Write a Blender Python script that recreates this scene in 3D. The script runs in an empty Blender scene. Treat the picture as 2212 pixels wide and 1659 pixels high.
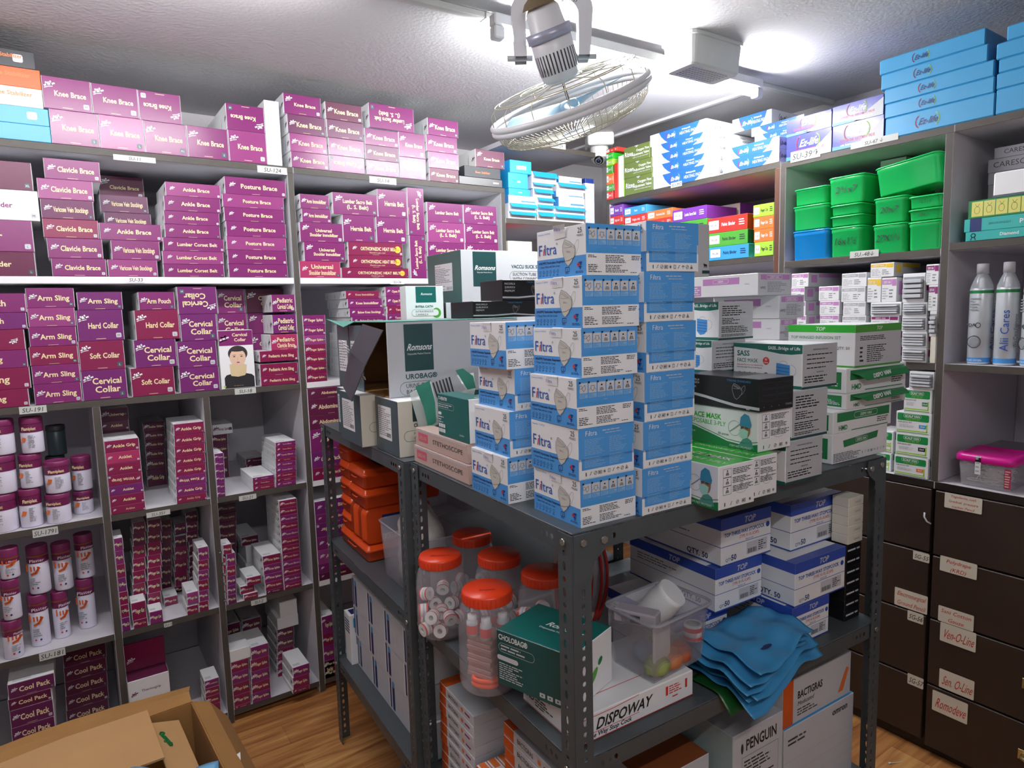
import bpy, math, random
from mathutils import Vector, Matrix
from math import sin, cos, pi, radians
random.seed(7)
S = bpy.context.scene
COL = S.collection

# ---------------------------------------------------------------- camera
FPX, YAW, PIT, ROL = 1415.88, radians(55.6363), radians(-6.3639), radians(-1.5703)
FW, FH, EYE = 2212, 1659, 1.5
fw = Vector((cos(PIT)*cos(YAW), cos(PIT)*sin(YAW), sin(PIT)))
rt = fw.cross(Vector((0, 0, 1))).normalized()
up = rt.cross(fw)
rt, up = cos(ROL)*rt + sin(ROL)*up, -sin(ROL)*rt + cos(ROL)*up
cam = bpy.data.objects.new('camera', bpy.data.cameras.new('camera'))
COL.objects.link(cam)
cam.matrix_world = Matrix(((rt.x, up.x, -fw.x, 0), (rt.y, up.y, -fw.y, 0), (rt.z, up.z, -fw.z, EYE), (0, 0, 0, 1)))
cam.data.sensor_width = 36
cam.data.lens = FPX/FW*36
cam.data.clip_start = 0.02
S.camera = cam

# ---------------------------------------------------------------- view and world
S.view_settings.view_transform = 'Standard'
S.view_settings.look = 'None'
S.view_settings.gamma = 1
S.view_settings.exposure = 0.28
S.cycles.max_bounces = 8
S.cycles.diffuse_bounces = 4
S.cycles.transparent_max_bounces = 24
S.cycles.sample_clamp_indirect = 4
wd = bpy.data.worlds.new('room_air'); S.world = wd; wd.use_nodes = True
wd.node_tree.nodes['Background'].inputs[0].default_value = (0.75, 0.8, 1.0, 1)
wd.node_tree.nodes['Background'].inputs[1].default_value = 0.10

# ---------------------------------------------------------------- ceiling tube positions (lamps are built by tube_light below)
CEIL = 2.37
TUBE_W = 165.0; FILL_W = 95.0
TUBES = [(1.10, 1.66, 2.29, 1.61), (-0.57, 1.70, 0.62, 1.66), (-.55, -.45, .64, -.5)]  # last entry: unseen fill tube added behind the camera

# ---------------------------------------------------------------- pixel rays -> places on real planes
def ray(x, y):
    return rt*((x-FW/2)/FPX) - up*((y-FH/2)/FPX) + fw
EYEV = Vector((0, 0, EYE))
def hit(x, y, P, n):
    d = ray(x, y); n = Vector(n)
    return EYEV + d*((Vector(P)-EYEV).dot(n)/d.dot(n))
def onz(x, y, z): return hit(x, y, (0, 0, z), (0, 0, 1))
def ony(x, y, Y): return hit(x, y, (0, Y, 0), (0, 1, 0))
def onx(x, y, X): return hit(x, y, (X, 0, 0), (1, 0, 0))
class Plane:
    def __init__(s, P, ang):          # ang: direction of u (image left to right) from +X
        s.P = Vector(P); s.ang = ang; s.u = Vector((cos(ang), sin(ang), 0)); s.n = Vector((sin(ang), -cos(ang), 0))
    def st(s, x, y, off=0):            # off > 0 : nearer to the viewer
        h = hit(x, y, s.P + s.n*off, s.n); return (h-s.P).dot(s.u), h.z
    def pt(s, a, z, off=0): return Vector((s.P.x, s.P.y, 0)) + s.u*a + s.n*off + Vector((0, 0, z))
PA = Plane((0, 2.5, 0), 0)
PB = Plane((2.25, 0, 0), -pi/2)
RY = radians(-2.7)
R1N = Vector((.648, .79, 0))
P1R = Plane(R1N, RY)
P1L = Plane(R1N, RY-pi/2)
P2L = Plane((.663, 1.448, 0), RY-pi/2)

# ---------------------------------------------------------------- materials
MATS = {}
def mat(name, col, rough=.5, metal=0, var=.05, vs=18, alpha=1, emit=0, bump=0, spec=.5, trans=0, sub=0):
    if name in MATS: return MATS[name]
    m = bpy.data.materials.new(name); MATS[name] = m; m.use_nodes = True
    nt = m.node_tree; b = nt.nodes['Principled BSDF']
    c = (*col, 1)
    b.inputs['Base Color'].default_value = c
    b.inputs['Roughness'].default_value = rough
    b.inputs['Metallic'].default_value = metal
    b.inputs['Specular IOR Level'].default_value = spec
    if trans: b.inputs['Transmission Weight'].default_value = trans; b.inputs['IOR'].default_value = 1.1
    if alpha < 1: b.inputs['Alpha'].default_value = alpha
    if emit:
        b.inputs['Emission Color'].default_value = c; b.inputs['Emission Strength'].default_value = emit
    if var:
        tc = nt.nodes.new('ShaderNodeTexCoord'); n = nt.nodes.new('ShaderNodeTexNoise'); n.inputs['Scale'].default_value = vs
        n.inputs['Detail'].default_value = 3
        r = nt.nodes.new('ShaderNodeMapRange'); r.inputs[3].default_value = 1-var; r.inputs[4].default_value = 1+var*.4
        h = nt.nodes.new('ShaderNodeHueSaturation'); h.inputs['Color'].default_value = c
        nt.links.new(tc.outputs['Object'], n.inputs['Vector']); nt.links.new(n.outputs[0], r.inputs[0])
        nt.links.new(r.outputs[0], h.inputs['Value']); nt.links.new(h.outputs[0], b.inputs['Base Color'])
        if bump:
            bp = nt.nodes.new('ShaderNodeBump'); bp.inputs['Strength'].default_value = bump; bp.inputs['Distance'].default_value = .01
            nt.links.new(n.outputs[0], bp.inputs['Height']); nt.links.new(bp.outputs[0], b.inputs['Normal'])
    return m
def hexc(h):
    v = [int(h[i:i+2], 16)/255 for i in (0, 2, 4)]
    return tuple(x/12.92 if x <= .04045 else ((x+.055)/1.055)**2.4 for x in v)
def card(name, h, rough=.38, var=.06, **k): return mat('card_'+name, hexc(h), rough, var=var, **k)
C = {}
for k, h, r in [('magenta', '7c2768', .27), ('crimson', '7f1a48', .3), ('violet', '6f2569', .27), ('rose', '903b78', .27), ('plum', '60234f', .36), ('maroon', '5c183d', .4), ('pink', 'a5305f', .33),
    ('white', 'eceef0', .42), ('cream', 'e6e2d4', .5), ('paper', 'dcdcd8', .6), ('lilac', 'c48ac4', .45), ('blue', '2a62b8', .35), ('sky', '4a94d6', .35), ('cyan', '22a6e6', .35),
    ('azure', '3f9fd4', .38), ('deepblue', '1f3a8c', .35), ('indigo', '4a50a4', .22), ('navy', '1b2b66', .4), ('green', '1d7f45', .35), ('lime', 'a4d443', .4), ('leaf', '4ea23a', .38), ('bgreen', '2db52f', .32),
    ('olive', '6c7d3e', .45), ('orange', 'e8793a', .4), ('dorange', 'd25a1e', .4), ('red', 'd8372f', .4), ('purple', '7a3ba6', .38), ('teal', '17645f', .35), ('darkteal', '1d4547', .35), ('slate', '42555c', .35),
    ('seagreen', '4f9c8e', .35), ('turq', '3ab3ae', .35), ('black', '14161a', .28), ('ink', '1b1c20', .5), ('grey', '8d9296', .5), ('silver', 'b9bcc0', .35), ('lgrey', 'c9ccd2', .5), ('sand', 'd8c39a', .6),
    ('yellow', 'f0c83c', .5), ('tan', 'b58a54', .75), ('dtan', '8e6530', .8), ('skin', 'e3bfa4', .6), ('hair', '2a2426', .6), ('inkblue', '1f4fa8', .45), ('inkred', 'c8342c', .45), ('inkgreen', '178a45', .45), ('gold', 'f3e2b2', .45), ('graphite', '34373c', .45), ('mask', 'c9c6be', .7), ('mint', 'a9dccb', .5)]:
    C[k] = card(k, h, r)

# ---------------------------------------------------------------- glyphs (made once, then laid out by hand)
GL = {}
def _glyphs():
    chars = [chr(i) for i in range(33, 127)] + ['®', '½', '↓', '↑']
    made = []
    for bold in (0, 1):
        for ch in chars:
            for kind, body in (('g', ch), ('a', 'H'+ch+'H')):
                if kind == 'a' and bold: continue
                cu = bpy.data.curves.new('g', 'FONT'); cu.body = body; cu.size = 1; cu.resolution_u = 2; cu.fill_mode = 'FRONT'
                if bold and kind == 'g': cu.offset = .022
                o = bpy.data.objects.new('g', cu); COL.objects.link(o); made.append((ch, bold, kind, o))
    cu = bpy.data.curves.new('g', 'FONT'); cu.body = 'HH'; cu.size = 1
    o = bpy.data.objects.new('g', cu); COL.objects.link(o); made.append(('HH', 0, 'a', o))
    dg = bpy.context.evaluated_depsgraph_get()
    adv = {}
    for ch, bold, kind, o in made:
        e = o.evaluated_get(dg)
        if kind == 'a': adv[ch] = e.dimensions.x
        else:
            me = e.to_mesh()
            GL[ch, bold] = [[tuple(me.vertices[i].co[:2]) for i in p.vertices] for p in me.polygons]
            e.to_mesh_clear()
    hh = adv['HH']
    for ch in chars: GL[ch, 'w'] = adv[ch]-hh
    for ch, bold, kind, o in made:
        d = o.data; bpy.data.objects.remove(o)
        if d.users == 0: bpy.data.curves.remove(d)
_glyphs()
CAP = .73
def text_w(s, h, sx=1): return sum(GL.get((c, 'w'), .3)*h/CAP*sx for c in s)

# ---------------------------------------------------------------- mesh builder
class Fr:                                  # a flat frame for printing on a face
    def __init__(s, O, U, V, w=1, h=1):
        s.O = Vector(O); s.U = Vector(U); s.V = Vector(V); s.N = s.U.cross(s.V); s.w = w; s.h = h
    def flip(s): return Fr(s.O+s.U*s.w+s.V*s.h, -s.U, -s.V, s.w, s.h)
    def turn(s): return Fr(s.O+s.U*s.w, s.V, -s.U, s.h, s.w)      # text running upwards
    def turnr(s): return Fr(s.O+s.V*s.h, -s.V, s.U, s.h, s.w)     # text running downwards
    def sub(s, u, v, w, h): return Fr(s.O+s.U*u+s.V*v, s.U, s.V, w, h)
    def p(s, u, v, l=1): return s.O + s.U*u + s.V*v + s.N*(.00025*l)
class M:
    def __init__(s): s.v = []; s.f = []; s.m = []; s.mats = []; s.sm = []
    def mi(s, m):
        if isinstance(m, str): m = C[m]
        if m not in s.mats: s.mats.append(m)
        return s.mats.index(m)
    def face(s, pts, m, smooth=False):
        b = len(s.v); s.v.extend(Vector(p) for p in pts); s.f.append(tuple(range(b, b+len(pts)))); s.m.append(s.mi(m)); s.sm.append(smooth)
    def grid(s, rows, m, closed=False, smooth=True, cap=None):
        b = len(s.v); n = len(rows[0]); k = s.mi(m)
        for r in rows: s.v.extend(Vector(p) for p in r)
        for i in range(len(rows)-1):
            for j in range(n if closed else n-1):
                j2 = (j+1) % n
                s.f.append((b+i*n+j, b+i*n+j2, b+(i+1)*n+j2, b+(i+1)*n+j)); s.m.append(k); s.sm.append(smooth)
        if cap:
            if 's' in cap: s.f.append(tuple(b+j for j in reversed(range(n)))); s.m.append(k); s.sm.append(False)
            if 'e' in cap: s.f.append(tuple(b+(len(rows)-1)*n+j for j in range(n))); s.m.append(k); s.sm.append(False)
    def box(s, x0, y0, z0, x1, y1, z1, m='white', bev=.0012, faces=None):
        fm = {k: m for k in 'FBLRTD'}
        if faces: fm.update(faces)
        b = min(bev, (x1-x0)/3, (y1-y0)/3, (z1-z0)/3)
        i0, i1, j0, j1, k0, k1 = x0+b, x1-b, y0+b, y1-b, z0+b, z1-b
        F = {'F': [(i0, y0, k0), (i1, y0, k0), (i1, y0, k1), (i0, y0, k1)], 'B': [(i1, y1, k0), (i0, y1, k0), (i0, y1, k1), (i1, y1, k1)],
             'L': [(x0, j1, k0), (x0, j0, k0), (x0, j0, k1), (x0, j1, k1)], 'R': [(x1, j0, k0), (x1, j1, k0), (x1, j1, k1), (x1, j0, k1)],
             'T': [(i0, j0, z1), (i1, j0, z1), (i1, j1, z1), (i0, j1, z1)], 'D': [(i0, j1, z0), (i1, j1, z0), (i1, j0, z0), (i0, j0, z0)]}
        vb = len(s.v); idx = {}
        for k in 'FBLRTD':
            idx[k] = list(range(len(s.v), len(s.v)+4)); s.v.extend(Vector(p) for p in F[k])
            s.f.append(tuple(idx[k])); s.m.append(s.mi(fm[k])); s.sm.append(False)
        if b <= 0: return
        f, bk, l, r, t, d = (idx[k] for k in 'FBLRTD')
        for q, k in [((f[3], f[2], t[1], t[0]), 'F'), ((f[1], f[0], d[3], d[2]), 'F'), ((f[0], f[3], l[2], l[1]), 'L'), ((f[2], f[1], r[0], r[3]), 'R'),
                  ((bk[3], bk[2], t[3], t[2]), 'B'), ((bk[1], bk[0], d[1], d[0]), 'B'), ((bk[0], bk[3], r[2], r[1]), 'R'), ((bk[2], bk[1], l[0], l[3]), 'L'),
                  ((l[3], l[2], t[0], t[3]), 'L'), ((l[1], l[0], d[0], d[3]), 'L'), ((r[3], r[2], t[2], t[1]), 'R'), ((r[1], r[0], d[2], d[1]), 'R')]:
            s.f.append(q); s.m.append(s.mi(fm[k])); s.sm.append(False)
        for q in [(f[3], t[0], l[2]), (f[2], r[3], t[1]), (f[0], l[1], d[3]), (f[1], d[2], r[0]), (bk[2], l[3], t[3]), (bk[3], t[2], r[2]), (bk[0], r[1], d[1]), (bk[1], d[0], l[0])]:
            s.f.append(q); s.m.append(s.mi(fm['F'])); s.sm.append(False)
    # printing
    def rect(s, F, u0, v0, u1, v1, m, l=1): s.face([F.p(u0, v0, l), F.p(u1, v0, l), F.p(u1, v1, l), F.p(u0, v1, l)], m)
    def poly(s, F, pts, m, l=1): s.face([F.p(a, b, l) for a, b in pts], m)
    def ell(s, F, cx, cy, rx, ry, m, l=1, n=18, a0=0, a1=2*pi, rot=0):
        c, q = cos(rot), sin(rot); P = []
        for i in range(n):
            t = a0+(a1-a0)*i/(n if abs(a1-a0-2*pi) < 1e-6 else n-1); x, y = rx*cos(t), ry*sin(t); P.append((cx+c*x-q*y, cy+q*x+c*y))
        s.poly(F, P, m, l)
    def stroke(s, F, pts, w, m, l=1):
        for (a, b), (c, d) in zip(pts, pts[1:]):
            L = math.hypot(c-a, d-b) or 1e-9; nx, ny = -(d-b)/L*w/2, (c-a)/L*w/2; ex, ey = (c-a)/L*w*.3, (d-b)/L*w*.3
            s.face([F.p(a-ex-nx, b-ey-ny, l), F.p(c+ex-nx, d+ey-ny, l), F.p(c+ex+nx, d+ey+ny, l), F.p(a-ex+nx, b-ey+ny, l)], m)
    def arc(s, F, cx, cy, rx, ry, w, m, l=1, a0=0, a1=2*pi, n=20):
        s.stroke(F, [(cx+rx*cos(a0+(a1-a0)*i/n), cy+ry*sin(a0+(a1-a0)*i/n)) for i in range(n+1)], w, m, l)
    def text(s, F, t, u, v, h, m, l=2, al='c', sh=0, sx=1, bold=0, maxw=None):
        W = text_w(t, h, sx)
        if maxw and W > maxw: sx *= maxw/W; W = maxw
        x = u - (W/2 if al == 'c' else W if al == 'r' else 0); k = s.mi(m); q = h/CAP
        for ch in t:
            for poly in GL.get((ch, bold), ()):
                b = len(s.v)
                for px, py in poly: s.v.append(F.p(x+px*q*sx+py*q*sh, v+py*q, l))
                s.f.append(tuple(range(b, b+len(poly)))); s.m.append(k); s.sm.append(False)
            x += GL.get((ch, 'w'), .3)*q*sx
    def greek(s, F, u0, v0, u1, v1, rows, m, l=2, seed=0, fill=.45, full=.8):
        R = random.Random(seed); dv = (v1-v0)/rows
        for i in range(rows):
            y = v1-(i+.7)*dv; x = u0; end = u0+(u1-u0)*R.uniform(full*.6, 1)
            while x < end:
                w = min(dv*R.uniform(1.0, 3.6), end-x); s.rect(F, x, y, x+w, y+dv*fill, m, l); x += w+dv*.45
    def bars(s, F, u0, v0, u1, v1, m, n=16, l=2, seed=1):
        R = random.Random(seed); x = u0; w = (u1-u0)/n
        for i in range(n): s.rect(F, x, v0, x+w*R.uniform(.25, .7), v1, m, l); x += w
    def ring(s, F, u0, v0, u1, v1, w, m, l=2, r=None, n=6):
        r = min((v1-v0)/2, (u1-u0)/2) if r is None else r; P = []
        for cx, cy, a in ((u1-r, v1-r, 0), (u0+r, v1-r, pi/2), (u0+r, v0+r, pi), (u1-r, v0+r, 1.5*pi)):
            P += [(cx+r*cos(a+pi/2*i/n), cy+r*sin(a+pi/2*i/n)) for i in range(n+1)]
        s.stroke(F, P+[P[0]], w, m, l)
    def rrect(s, F, u0, v0, u1, v1, m, l=1, r=None, n=5):
        r = min((v1-v0)/2, (u1-u0)/2) if r is None else r; P = []
        for cx, cy, a in ((u1-r, v1-r, 0), (u0+r, v1-r, pi/2), (u0+r, v0+r, pi), (u1-r, v0+r, 1.5*pi)):
            P += [(cx+r*cos(a+pi/2*i/n), cy+r*sin(a+pi/2*i/n)) for i in range(n+1)]
        s.poly(F, P, m, l)
    # solids
    def lathe(s, prof, m, cx=0, cy=0, n=28, smooth=True, cap=None, z0=0):
        s.grid([[(cx+r*cos(2*pi*j/n), cy+r*sin(2*pi*j/n), z0+z) for j in range(n)] for r, z in prof], m, closed=True, smooth=smooth, cap=cap)
    def tube(s, pts, r, m, n=8, cap='se', closed=False):
        P = [Vector(p) for p in pts]; rows = []; prev = None
        for i, p in enumerate(P):
            t = (P[(i+1) % len(P)]-P[i-1]) if closed else (P[min(i+1, len(P)-1)]-P[max(i-1, 0)])
            t.normalize()
            a = prev if prev is not None else (Vector((0, 0, 1)) if abs(t.z) < .9 else Vector((1, 0, 0)))
            a = (a - t*a.dot(t)).normalized(); prev = a; b = t.cross(a); rr = r[i] if isinstance(r, (list, tuple)) else r
            rows.append([p+a*(rr*cos(2*pi*j/n))+b*(rr*sin(2*pi*j/n)) for j in range(n)])
        if closed: rows.append(rows[0]); cap = None
        s.grid(rows, m, closed=True, cap=cap)
    def build(s, name, loc=(0, 0, 0), rot=0, parent=None, **props):
        me = bpy.data.meshes.new(name); me.from_pydata([tuple(p) for p in s.v], [], s.f)
        for m in s.mats: me.materials.append(m)
        me.polygons.foreach_set('material_index', s.m); me.polygons.foreach_set('use_smooth', s.sm)
        o = bpy.data.objects.new(name, me); COL.objects.link(o); o.location = loc
        o.rotation_euler = rot if isinstance(rot, (tuple, list)) else (0, 0, rot)
        if parent: o.parent = parent
        for k, v in props.items(): o[k] = v
        return o
def empty(name, loc=(0, 0, 0), rot=0, **props):
    o = bpy.data.objects.new(name, None); COL.objects.link(o); o.location = loc; o.empty_display_size = .05
    o.rotation_euler = rot if isinstance(rot, (tuple, list)) else (0, 0, rot)
    for k, v in props.items(): o[k] = v
    return o
def solid(o, t=.002, off=0):
    md = o.modifiers.new('thickness', 'SOLIDIFY'); md.thickness = t; md.offset = off; return o
def faces_of(w, d, h):
    return dict(F=Fr((0, 0, 0), (1, 0, 0), (0, 0, 1), w, h), L=Fr((0, d, 0), (0, -1, 0), (0, 0, 1), d, h),
                R=Fr((w, 0, 0), (0, 1, 0), (0, 0, 1), d, h), T=Fr((0, 0, h), (1, 0, 0), (0, 1, 0), w, d))
ORD = ['topmost', 'second', 'third', 'fourth', 'fifth', 'sixth', 'seventh', 'eighth', 'ninth', 'tenth', 'eleventh', 'twelfth', 'thirteenth']
CNT = ['first', 'second', 'third', 'fourth', 'fifth', 'sixth', 'seventh', 'eighth', 'ninth', 'tenth', 'eleventh', 'twelfth', 'thirteenth', 'fourteenth']
# ================================================================ room
X0, X1, Y0, Y1 = -2.3, 2.87, -1.6, 3.14
def wood_floor():
    m = bpy.data.materials.new('laminate_floor'); m.use_nodes = True; nt = m.node_tree; N = nt.nodes; L = nt.links; b = N['Principled BSDF']
    tc = N.new('ShaderNodeTexCoord'); mp = N.new('ShaderNodeMapping'); mp.inputs['Scale'].default_value = (1, 1, 1); L.new(tc.outputs['Object'], mp.inputs[0])
    br = N.new('ShaderNodeTexBrick'); br.inputs['Scale'].default_value = 1; br.inputs['Mortar Size'].default_value = .0012; br.inputs['Brick Width'].default_value = 1.1; br.inputs['Row Height'].default_value = .125
    br.inputs['Color1'].default_value = (.2, .2, .2, 1); br.inputs['Color2'].default_value = (.8, .8, .8, 1); br.inputs['Mortar'].default_value = (0, 0, 0, 1); L.new(mp.outputs[0], br.inputs[0])
    m2 = N.new('ShaderNodeMapping'); m2.inputs['Scale'].default_value = (1.6, 17, 1); L.new(tc.outputs['Object'], m2.inputs[0])
    ns = N.new('ShaderNodeTexNoise'); ns.inputs['Scale'].default_value = 1.6; ns.inputs['Detail'].default_value = 5; ns.inputs['Distortion'].default_value = 1.2; L.new(m2.outputs[0], ns.inputs[0])
    ad = N.new('ShaderNodeMath'); ad.operation = 'MULTIPLY_ADD'; ad.inputs[1].default_value = .35; L.new(br.outputs[0], ad.inputs[0]); L.new(ns.outputs[0], ad.inputs[2])
    cr = N.new('ShaderNodeValToRGB'); e = cr.color_ramp.elements; e[0].position = .3; e[0].color = (*hexc('6b3f22'), 1); e[1].position = .95; e[1].color = (*hexc('d9a768'), 1)
    x = cr.color_ramp.elements.new(.6); x.color = (*hexc('a8703f'), 1); L.new(ad.outputs[0], cr.inputs[0]); L.new(cr.outputs[0], b.inputs['Base Color']); b.inputs['Roughness'].default_value = .38
    return m
def plaster(name, h, sc=60):
    m = mat(name, hexc(h), .75, var=.05, vs=3); nt = m.node_tree; b = nt.nodes['Principled BSDF']
    n = nt.nodes.new('ShaderNodeTexNoise'); n.inputs['Scale'].default_value = sc; tc = nt.nodes.new('ShaderNodeTexCoord'); nt.links.new(tc.outputs['Object'], n.inputs[0])
    bp = nt.nodes.new('ShaderNodeBump'); bp.inputs['Strength'].default_value = .35; bp.inputs['Distance'].default_value = .004; nt.links.new(n.outputs[0], bp.inputs['Height']); nt.links.new(bp.outputs[0], b.inputs['Normal'])
    return m
WALL = plaster('wall_paint', 'bcbabd'); CEILM = plaster('ceiling_paint', 'd6d5d8', 90)
m = M(); m.box(X0-.1, Y0-.1, -.1, X1+.1, Y1+.1, 0, wood_floor(), 0); m.build('floor', kind='structure')
m = M(); m.box(X0-.1, Y0-.1, CEIL, X1+.1, Y1+.1, CEIL+.1, CEILM, 0); m.build('ceiling', kind='structure')
for nm, b in (('wall_back', (X0-.1, Y1, 0, X1+.1, Y1+.1, CEIL)), ('wall_right', (X1, Y0, 0, X1+.1, Y1, CEIL)), ('wall_left', (X0-.1, Y0, 0, X0, Y1, CEIL)), ('wall_front', (X0-.1, Y0-.1, 0, X1+.1, Y0, CEIL))):
    m = M(); m.box(*b, WALL, 0); m.build(nm, kind='structure')
# casing strip and shallow soffit above the corner shelves
m = M(); m.box(2.385, 1.66, CEIL-.012, 2.41, Y1-.002, CEIL-.0005, mat('casing_pvc', hexc('e3e4e8'), .4), .002); m.build('trim_1', kind='structure')
# cable trunking along the ceiling
TR = mat('trunking_pvc', hexc('d5d7d4'), .45)
m = M(); m.box(-2.2, -.014, 0, 3.45-.7, .014, .018, TR, .002)
for i in range(7): m.box(-2.0+i*.6, -.0155, -.001, -1.996+i*.6, .0155, .0185, 'grey', 0)
o = m.build('cable_trunking', (0.1, 1.745, CEIL-.0185), -.037, label='long white PVC cable trunking running across the ceiling', category='trunking')

# ---- tube lights
GLOW2 = mat('tube_glow_old', (1.0, .98, 1.0), .5, var=0, emit=TUBE_W*.62)
GLOW_FILL = mat('tube_glow_fill', (1.0, .99, 1.0), .5, var=0, emit=FILL_W)  # emission of the added fill tube
GLOW = mat('tube_glow', (1.0, .99, 1.0), .5, var=0, emit=TUBE_W)
def tube_light(a, b, label, glow=GLOW):
    A, B = Vector((a[0], a[1], 0)), Vector((b[0], b[1], 0)); L = (B-A).length; ang = math.atan2(B.y-A.y, B.x-A.x)
    r = empty('tube_light', (A.x, A.y, CEIL), ang, label=label, category='lamp', group='tube lights on the ceiling')
    m = M(); m.box(.0, -.018, -.052, L, .018, -.0185, 'white', .004); m.build('batten', parent=r)
    m = M(); m.tube([(.035, 0, -.07), (L-.035, 0, -.07)], .0135, glow, 14); m.build('tube', parent=r)
    for x in (0, L-.035):
        m = M(); m.box(x, -.016, -.088, x+.035, .016, -.0525, 'white', .004); m.build('end_cap', parent=r)
    return r
tube_light(TUBES[0][:2], TUBES[0][2:], 'glowing white tube light on the ceiling behind the wall fan')
tube_light(TUBES[2][:2], TUBES[2][2:], 'added white fill tube on the ceiling behind the camera, out of frame', GLOW_FILL)  # unseen lamp added to lift the lower shelves and rack fronts
tube_light(TUBES[1][:2], TUBES[1][2:], 'glowing white tube light on the ceiling above the pink cartons, out of frame at left', GLOW2)

# ---- ceiling speaker box
w, d, h = .24, .12, .10
r = empty('ceiling_box', (1.73, 1.465, CEIL-h), -.02, label='white plastic box with a perforated underside fixed to the ceiling', category='ceiling box')
m = M(); WP = mat('white_plastic', hexc('dcdedb'), .4)
rows = []
for z, g in ((0, .0), (.006, .006), (.05, .010), (h-.012, .014), (h-.012, .022), (h-.0008, .022)):
    P = []
    for cx, cy, a in ((w-.02, d-.02, 0), (.02, d-.02, pi/2), (.02, .02, pi), (w-.02, .02, 1.5*pi)):
        P += [(cx+(.014+g)*cos(a+pi/2*i/4), cy+(.014+g)*sin(a+pi/2*i/4), z) for i in range(5)]
    rows.append(P)
m.grid(rows, WP, closed=True, cap='se', smooth=False); m.build('housing', parent=r)
F = Fr((0, d, -.0004), (1, 0, 0), (0, -1, 0), w, d); g = M()
for i in range(13):
    for j in range(6): g.rrect(F, .03+i*.0135, .022+j*.0135, .0395+i*.0135, .0305+j*.0135, 'grey', 1, .002, 2)
g.build('speaker_grille', parent=r)

# ---- dome camera
r = empty('security_camera', (2.325, 2.56, CEIL), -.6, label='white dome security camera under a square ceiling mount', category='security camera')
m = M(); m.box(-.065, -.065, -.062, .065, .065, -.0005, WP, .006); m.build('mount_box', parent=r)
m = M(); m.lathe([(.0, -.078), (.03, -.078), (.042, -.073), (.045, -.0625)], WP, n=28); m.lathe([(.045, -.0625), (.047, -.09), (.043, -.1)], WP, n=28); m.build('collar', parent=r)
m = M(); R0 = .043
rows = [[(R0*sin(a)*cos(t), R0*sin(a)*sin(t), -.104-R0*cos(a)*1.05) for t in [2*pi*j/28 for j in range(28)]] for a in [pi*.62*i/12+.01 for i in range(13)]]
m.grid(rows, WP, closed=True); m.build('dome', parent=r)
m = M(); m.lathe([(.0005, .006), (.017, .005), (.0225, 0), (.0235, -.004)], 'black', n=24)
m.lathe([(.0005, .0095), (.006, .008), (.0075, .005)], 'navy', n=16)
for i in range(14): m.box(.0135*cos(i*.449)-.0016, .0135*sin(i*.449)-.0016, .005, .0135*cos(i*.449)+.0016, .0135*sin(i*.449)+.0016, .0075, 'silver', 0)
d = Vector((-.62, -.52, -.72)).normalized(); q = d.to_track_quat('Z', 'Y')
o = m.build('lens', parent=r); o.rotation_mode = 'QUATERNION'
rz = Matrix.Rotation(.6, 3, 'Z'); dl = rz @ d; o.rotation_quaternion = dl.to_track_quat('Z', 'Y'); o.location = Vector((0, 0, -.104)) + dl*.040

# ---- wall fan hung from the ceiling
FANM = mat('fan_white', hexc('dfe0e4'), .35); WIRE = mat('fan_wire', hexc('c9c3b0'), .4, metal=.2); BLADE = mat('fan_blade', hexc('a9d4ec'), .3, alpha=.85); DIRT = mat('fan_dirt', hexc('6b5b45'), .9)
r = empty('oscillating_fan', (1.155, 1.455, CEIL), 0, label='white caged fan hanging tilted from a ceiling bracket, dusty wire guard', category='fan')
rightv = Vector((sin(YAW), -cos(YAW), 0)); fwdv = Vector((cos(YAW), sin(YAW), 0))
def L3(a, b, c): return rightv*a + fwdv*b + Vector((0, 0, c))
# bracket: two arms joined at top (an arch)
m = M()
def arch(t, ro, ri):
    pts_o, pts_i = [], []
    for i in range(15):
        a = pi*i/14; pts_o.append((-ro*cos(a), -.085+.07*sin(a)*1.0)); pts_i.append((-ri*cos(a), -.10+.052*sin(a)))
    return [(-ro*.92, -.20)]+pts_o+[(ro*.92, -.20)], [(-ri*.98, -.20)]+pts_i+[(ri*.98, -.20)]
po, pi_ = arch(0, .108, .070)
th = .030
for (a, b), (c, d_), (e, f_), (g_, h_) in zip(po, po[1:], pi_, pi_[1:]):
    for s_ in (-1, 1):
        q = [L3(a, s_*th, b), L3(c, s_*th, d_), L3(g_, s_*th, h_), L3(e, s_*th, f_)]
        m.face(q if s_ < 0 else q[::-1], FANM)
    m.face([L3(a, -th, b), L3(a, th, b), L3(c, th, d_), L3(c, -th, d_)], FANM, True)
    m.face([L3(g_, -th, h_), L3(g_, th, h_), L3(e, th, f_), L3(e, -th, f_)], FANM, True)
m.build('bracket', parent=r)
m = M(); m.lathe([(.0, -.03), (.075, -.03), (.082, -.02), (.082, -.001)], FANM, n=28, cap='e')
m.build('ceiling_plate', parent=r)
m = M(); FF = Fr(L3(.045, -th-.0004, -.068), rightv, (0, 0, 1)); m.text(FF, 'Relo-53', 0, 0, .009, 'ink', 1, sh=.35, sx=1.1); m.build('model_lettering', parent=r)
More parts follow.
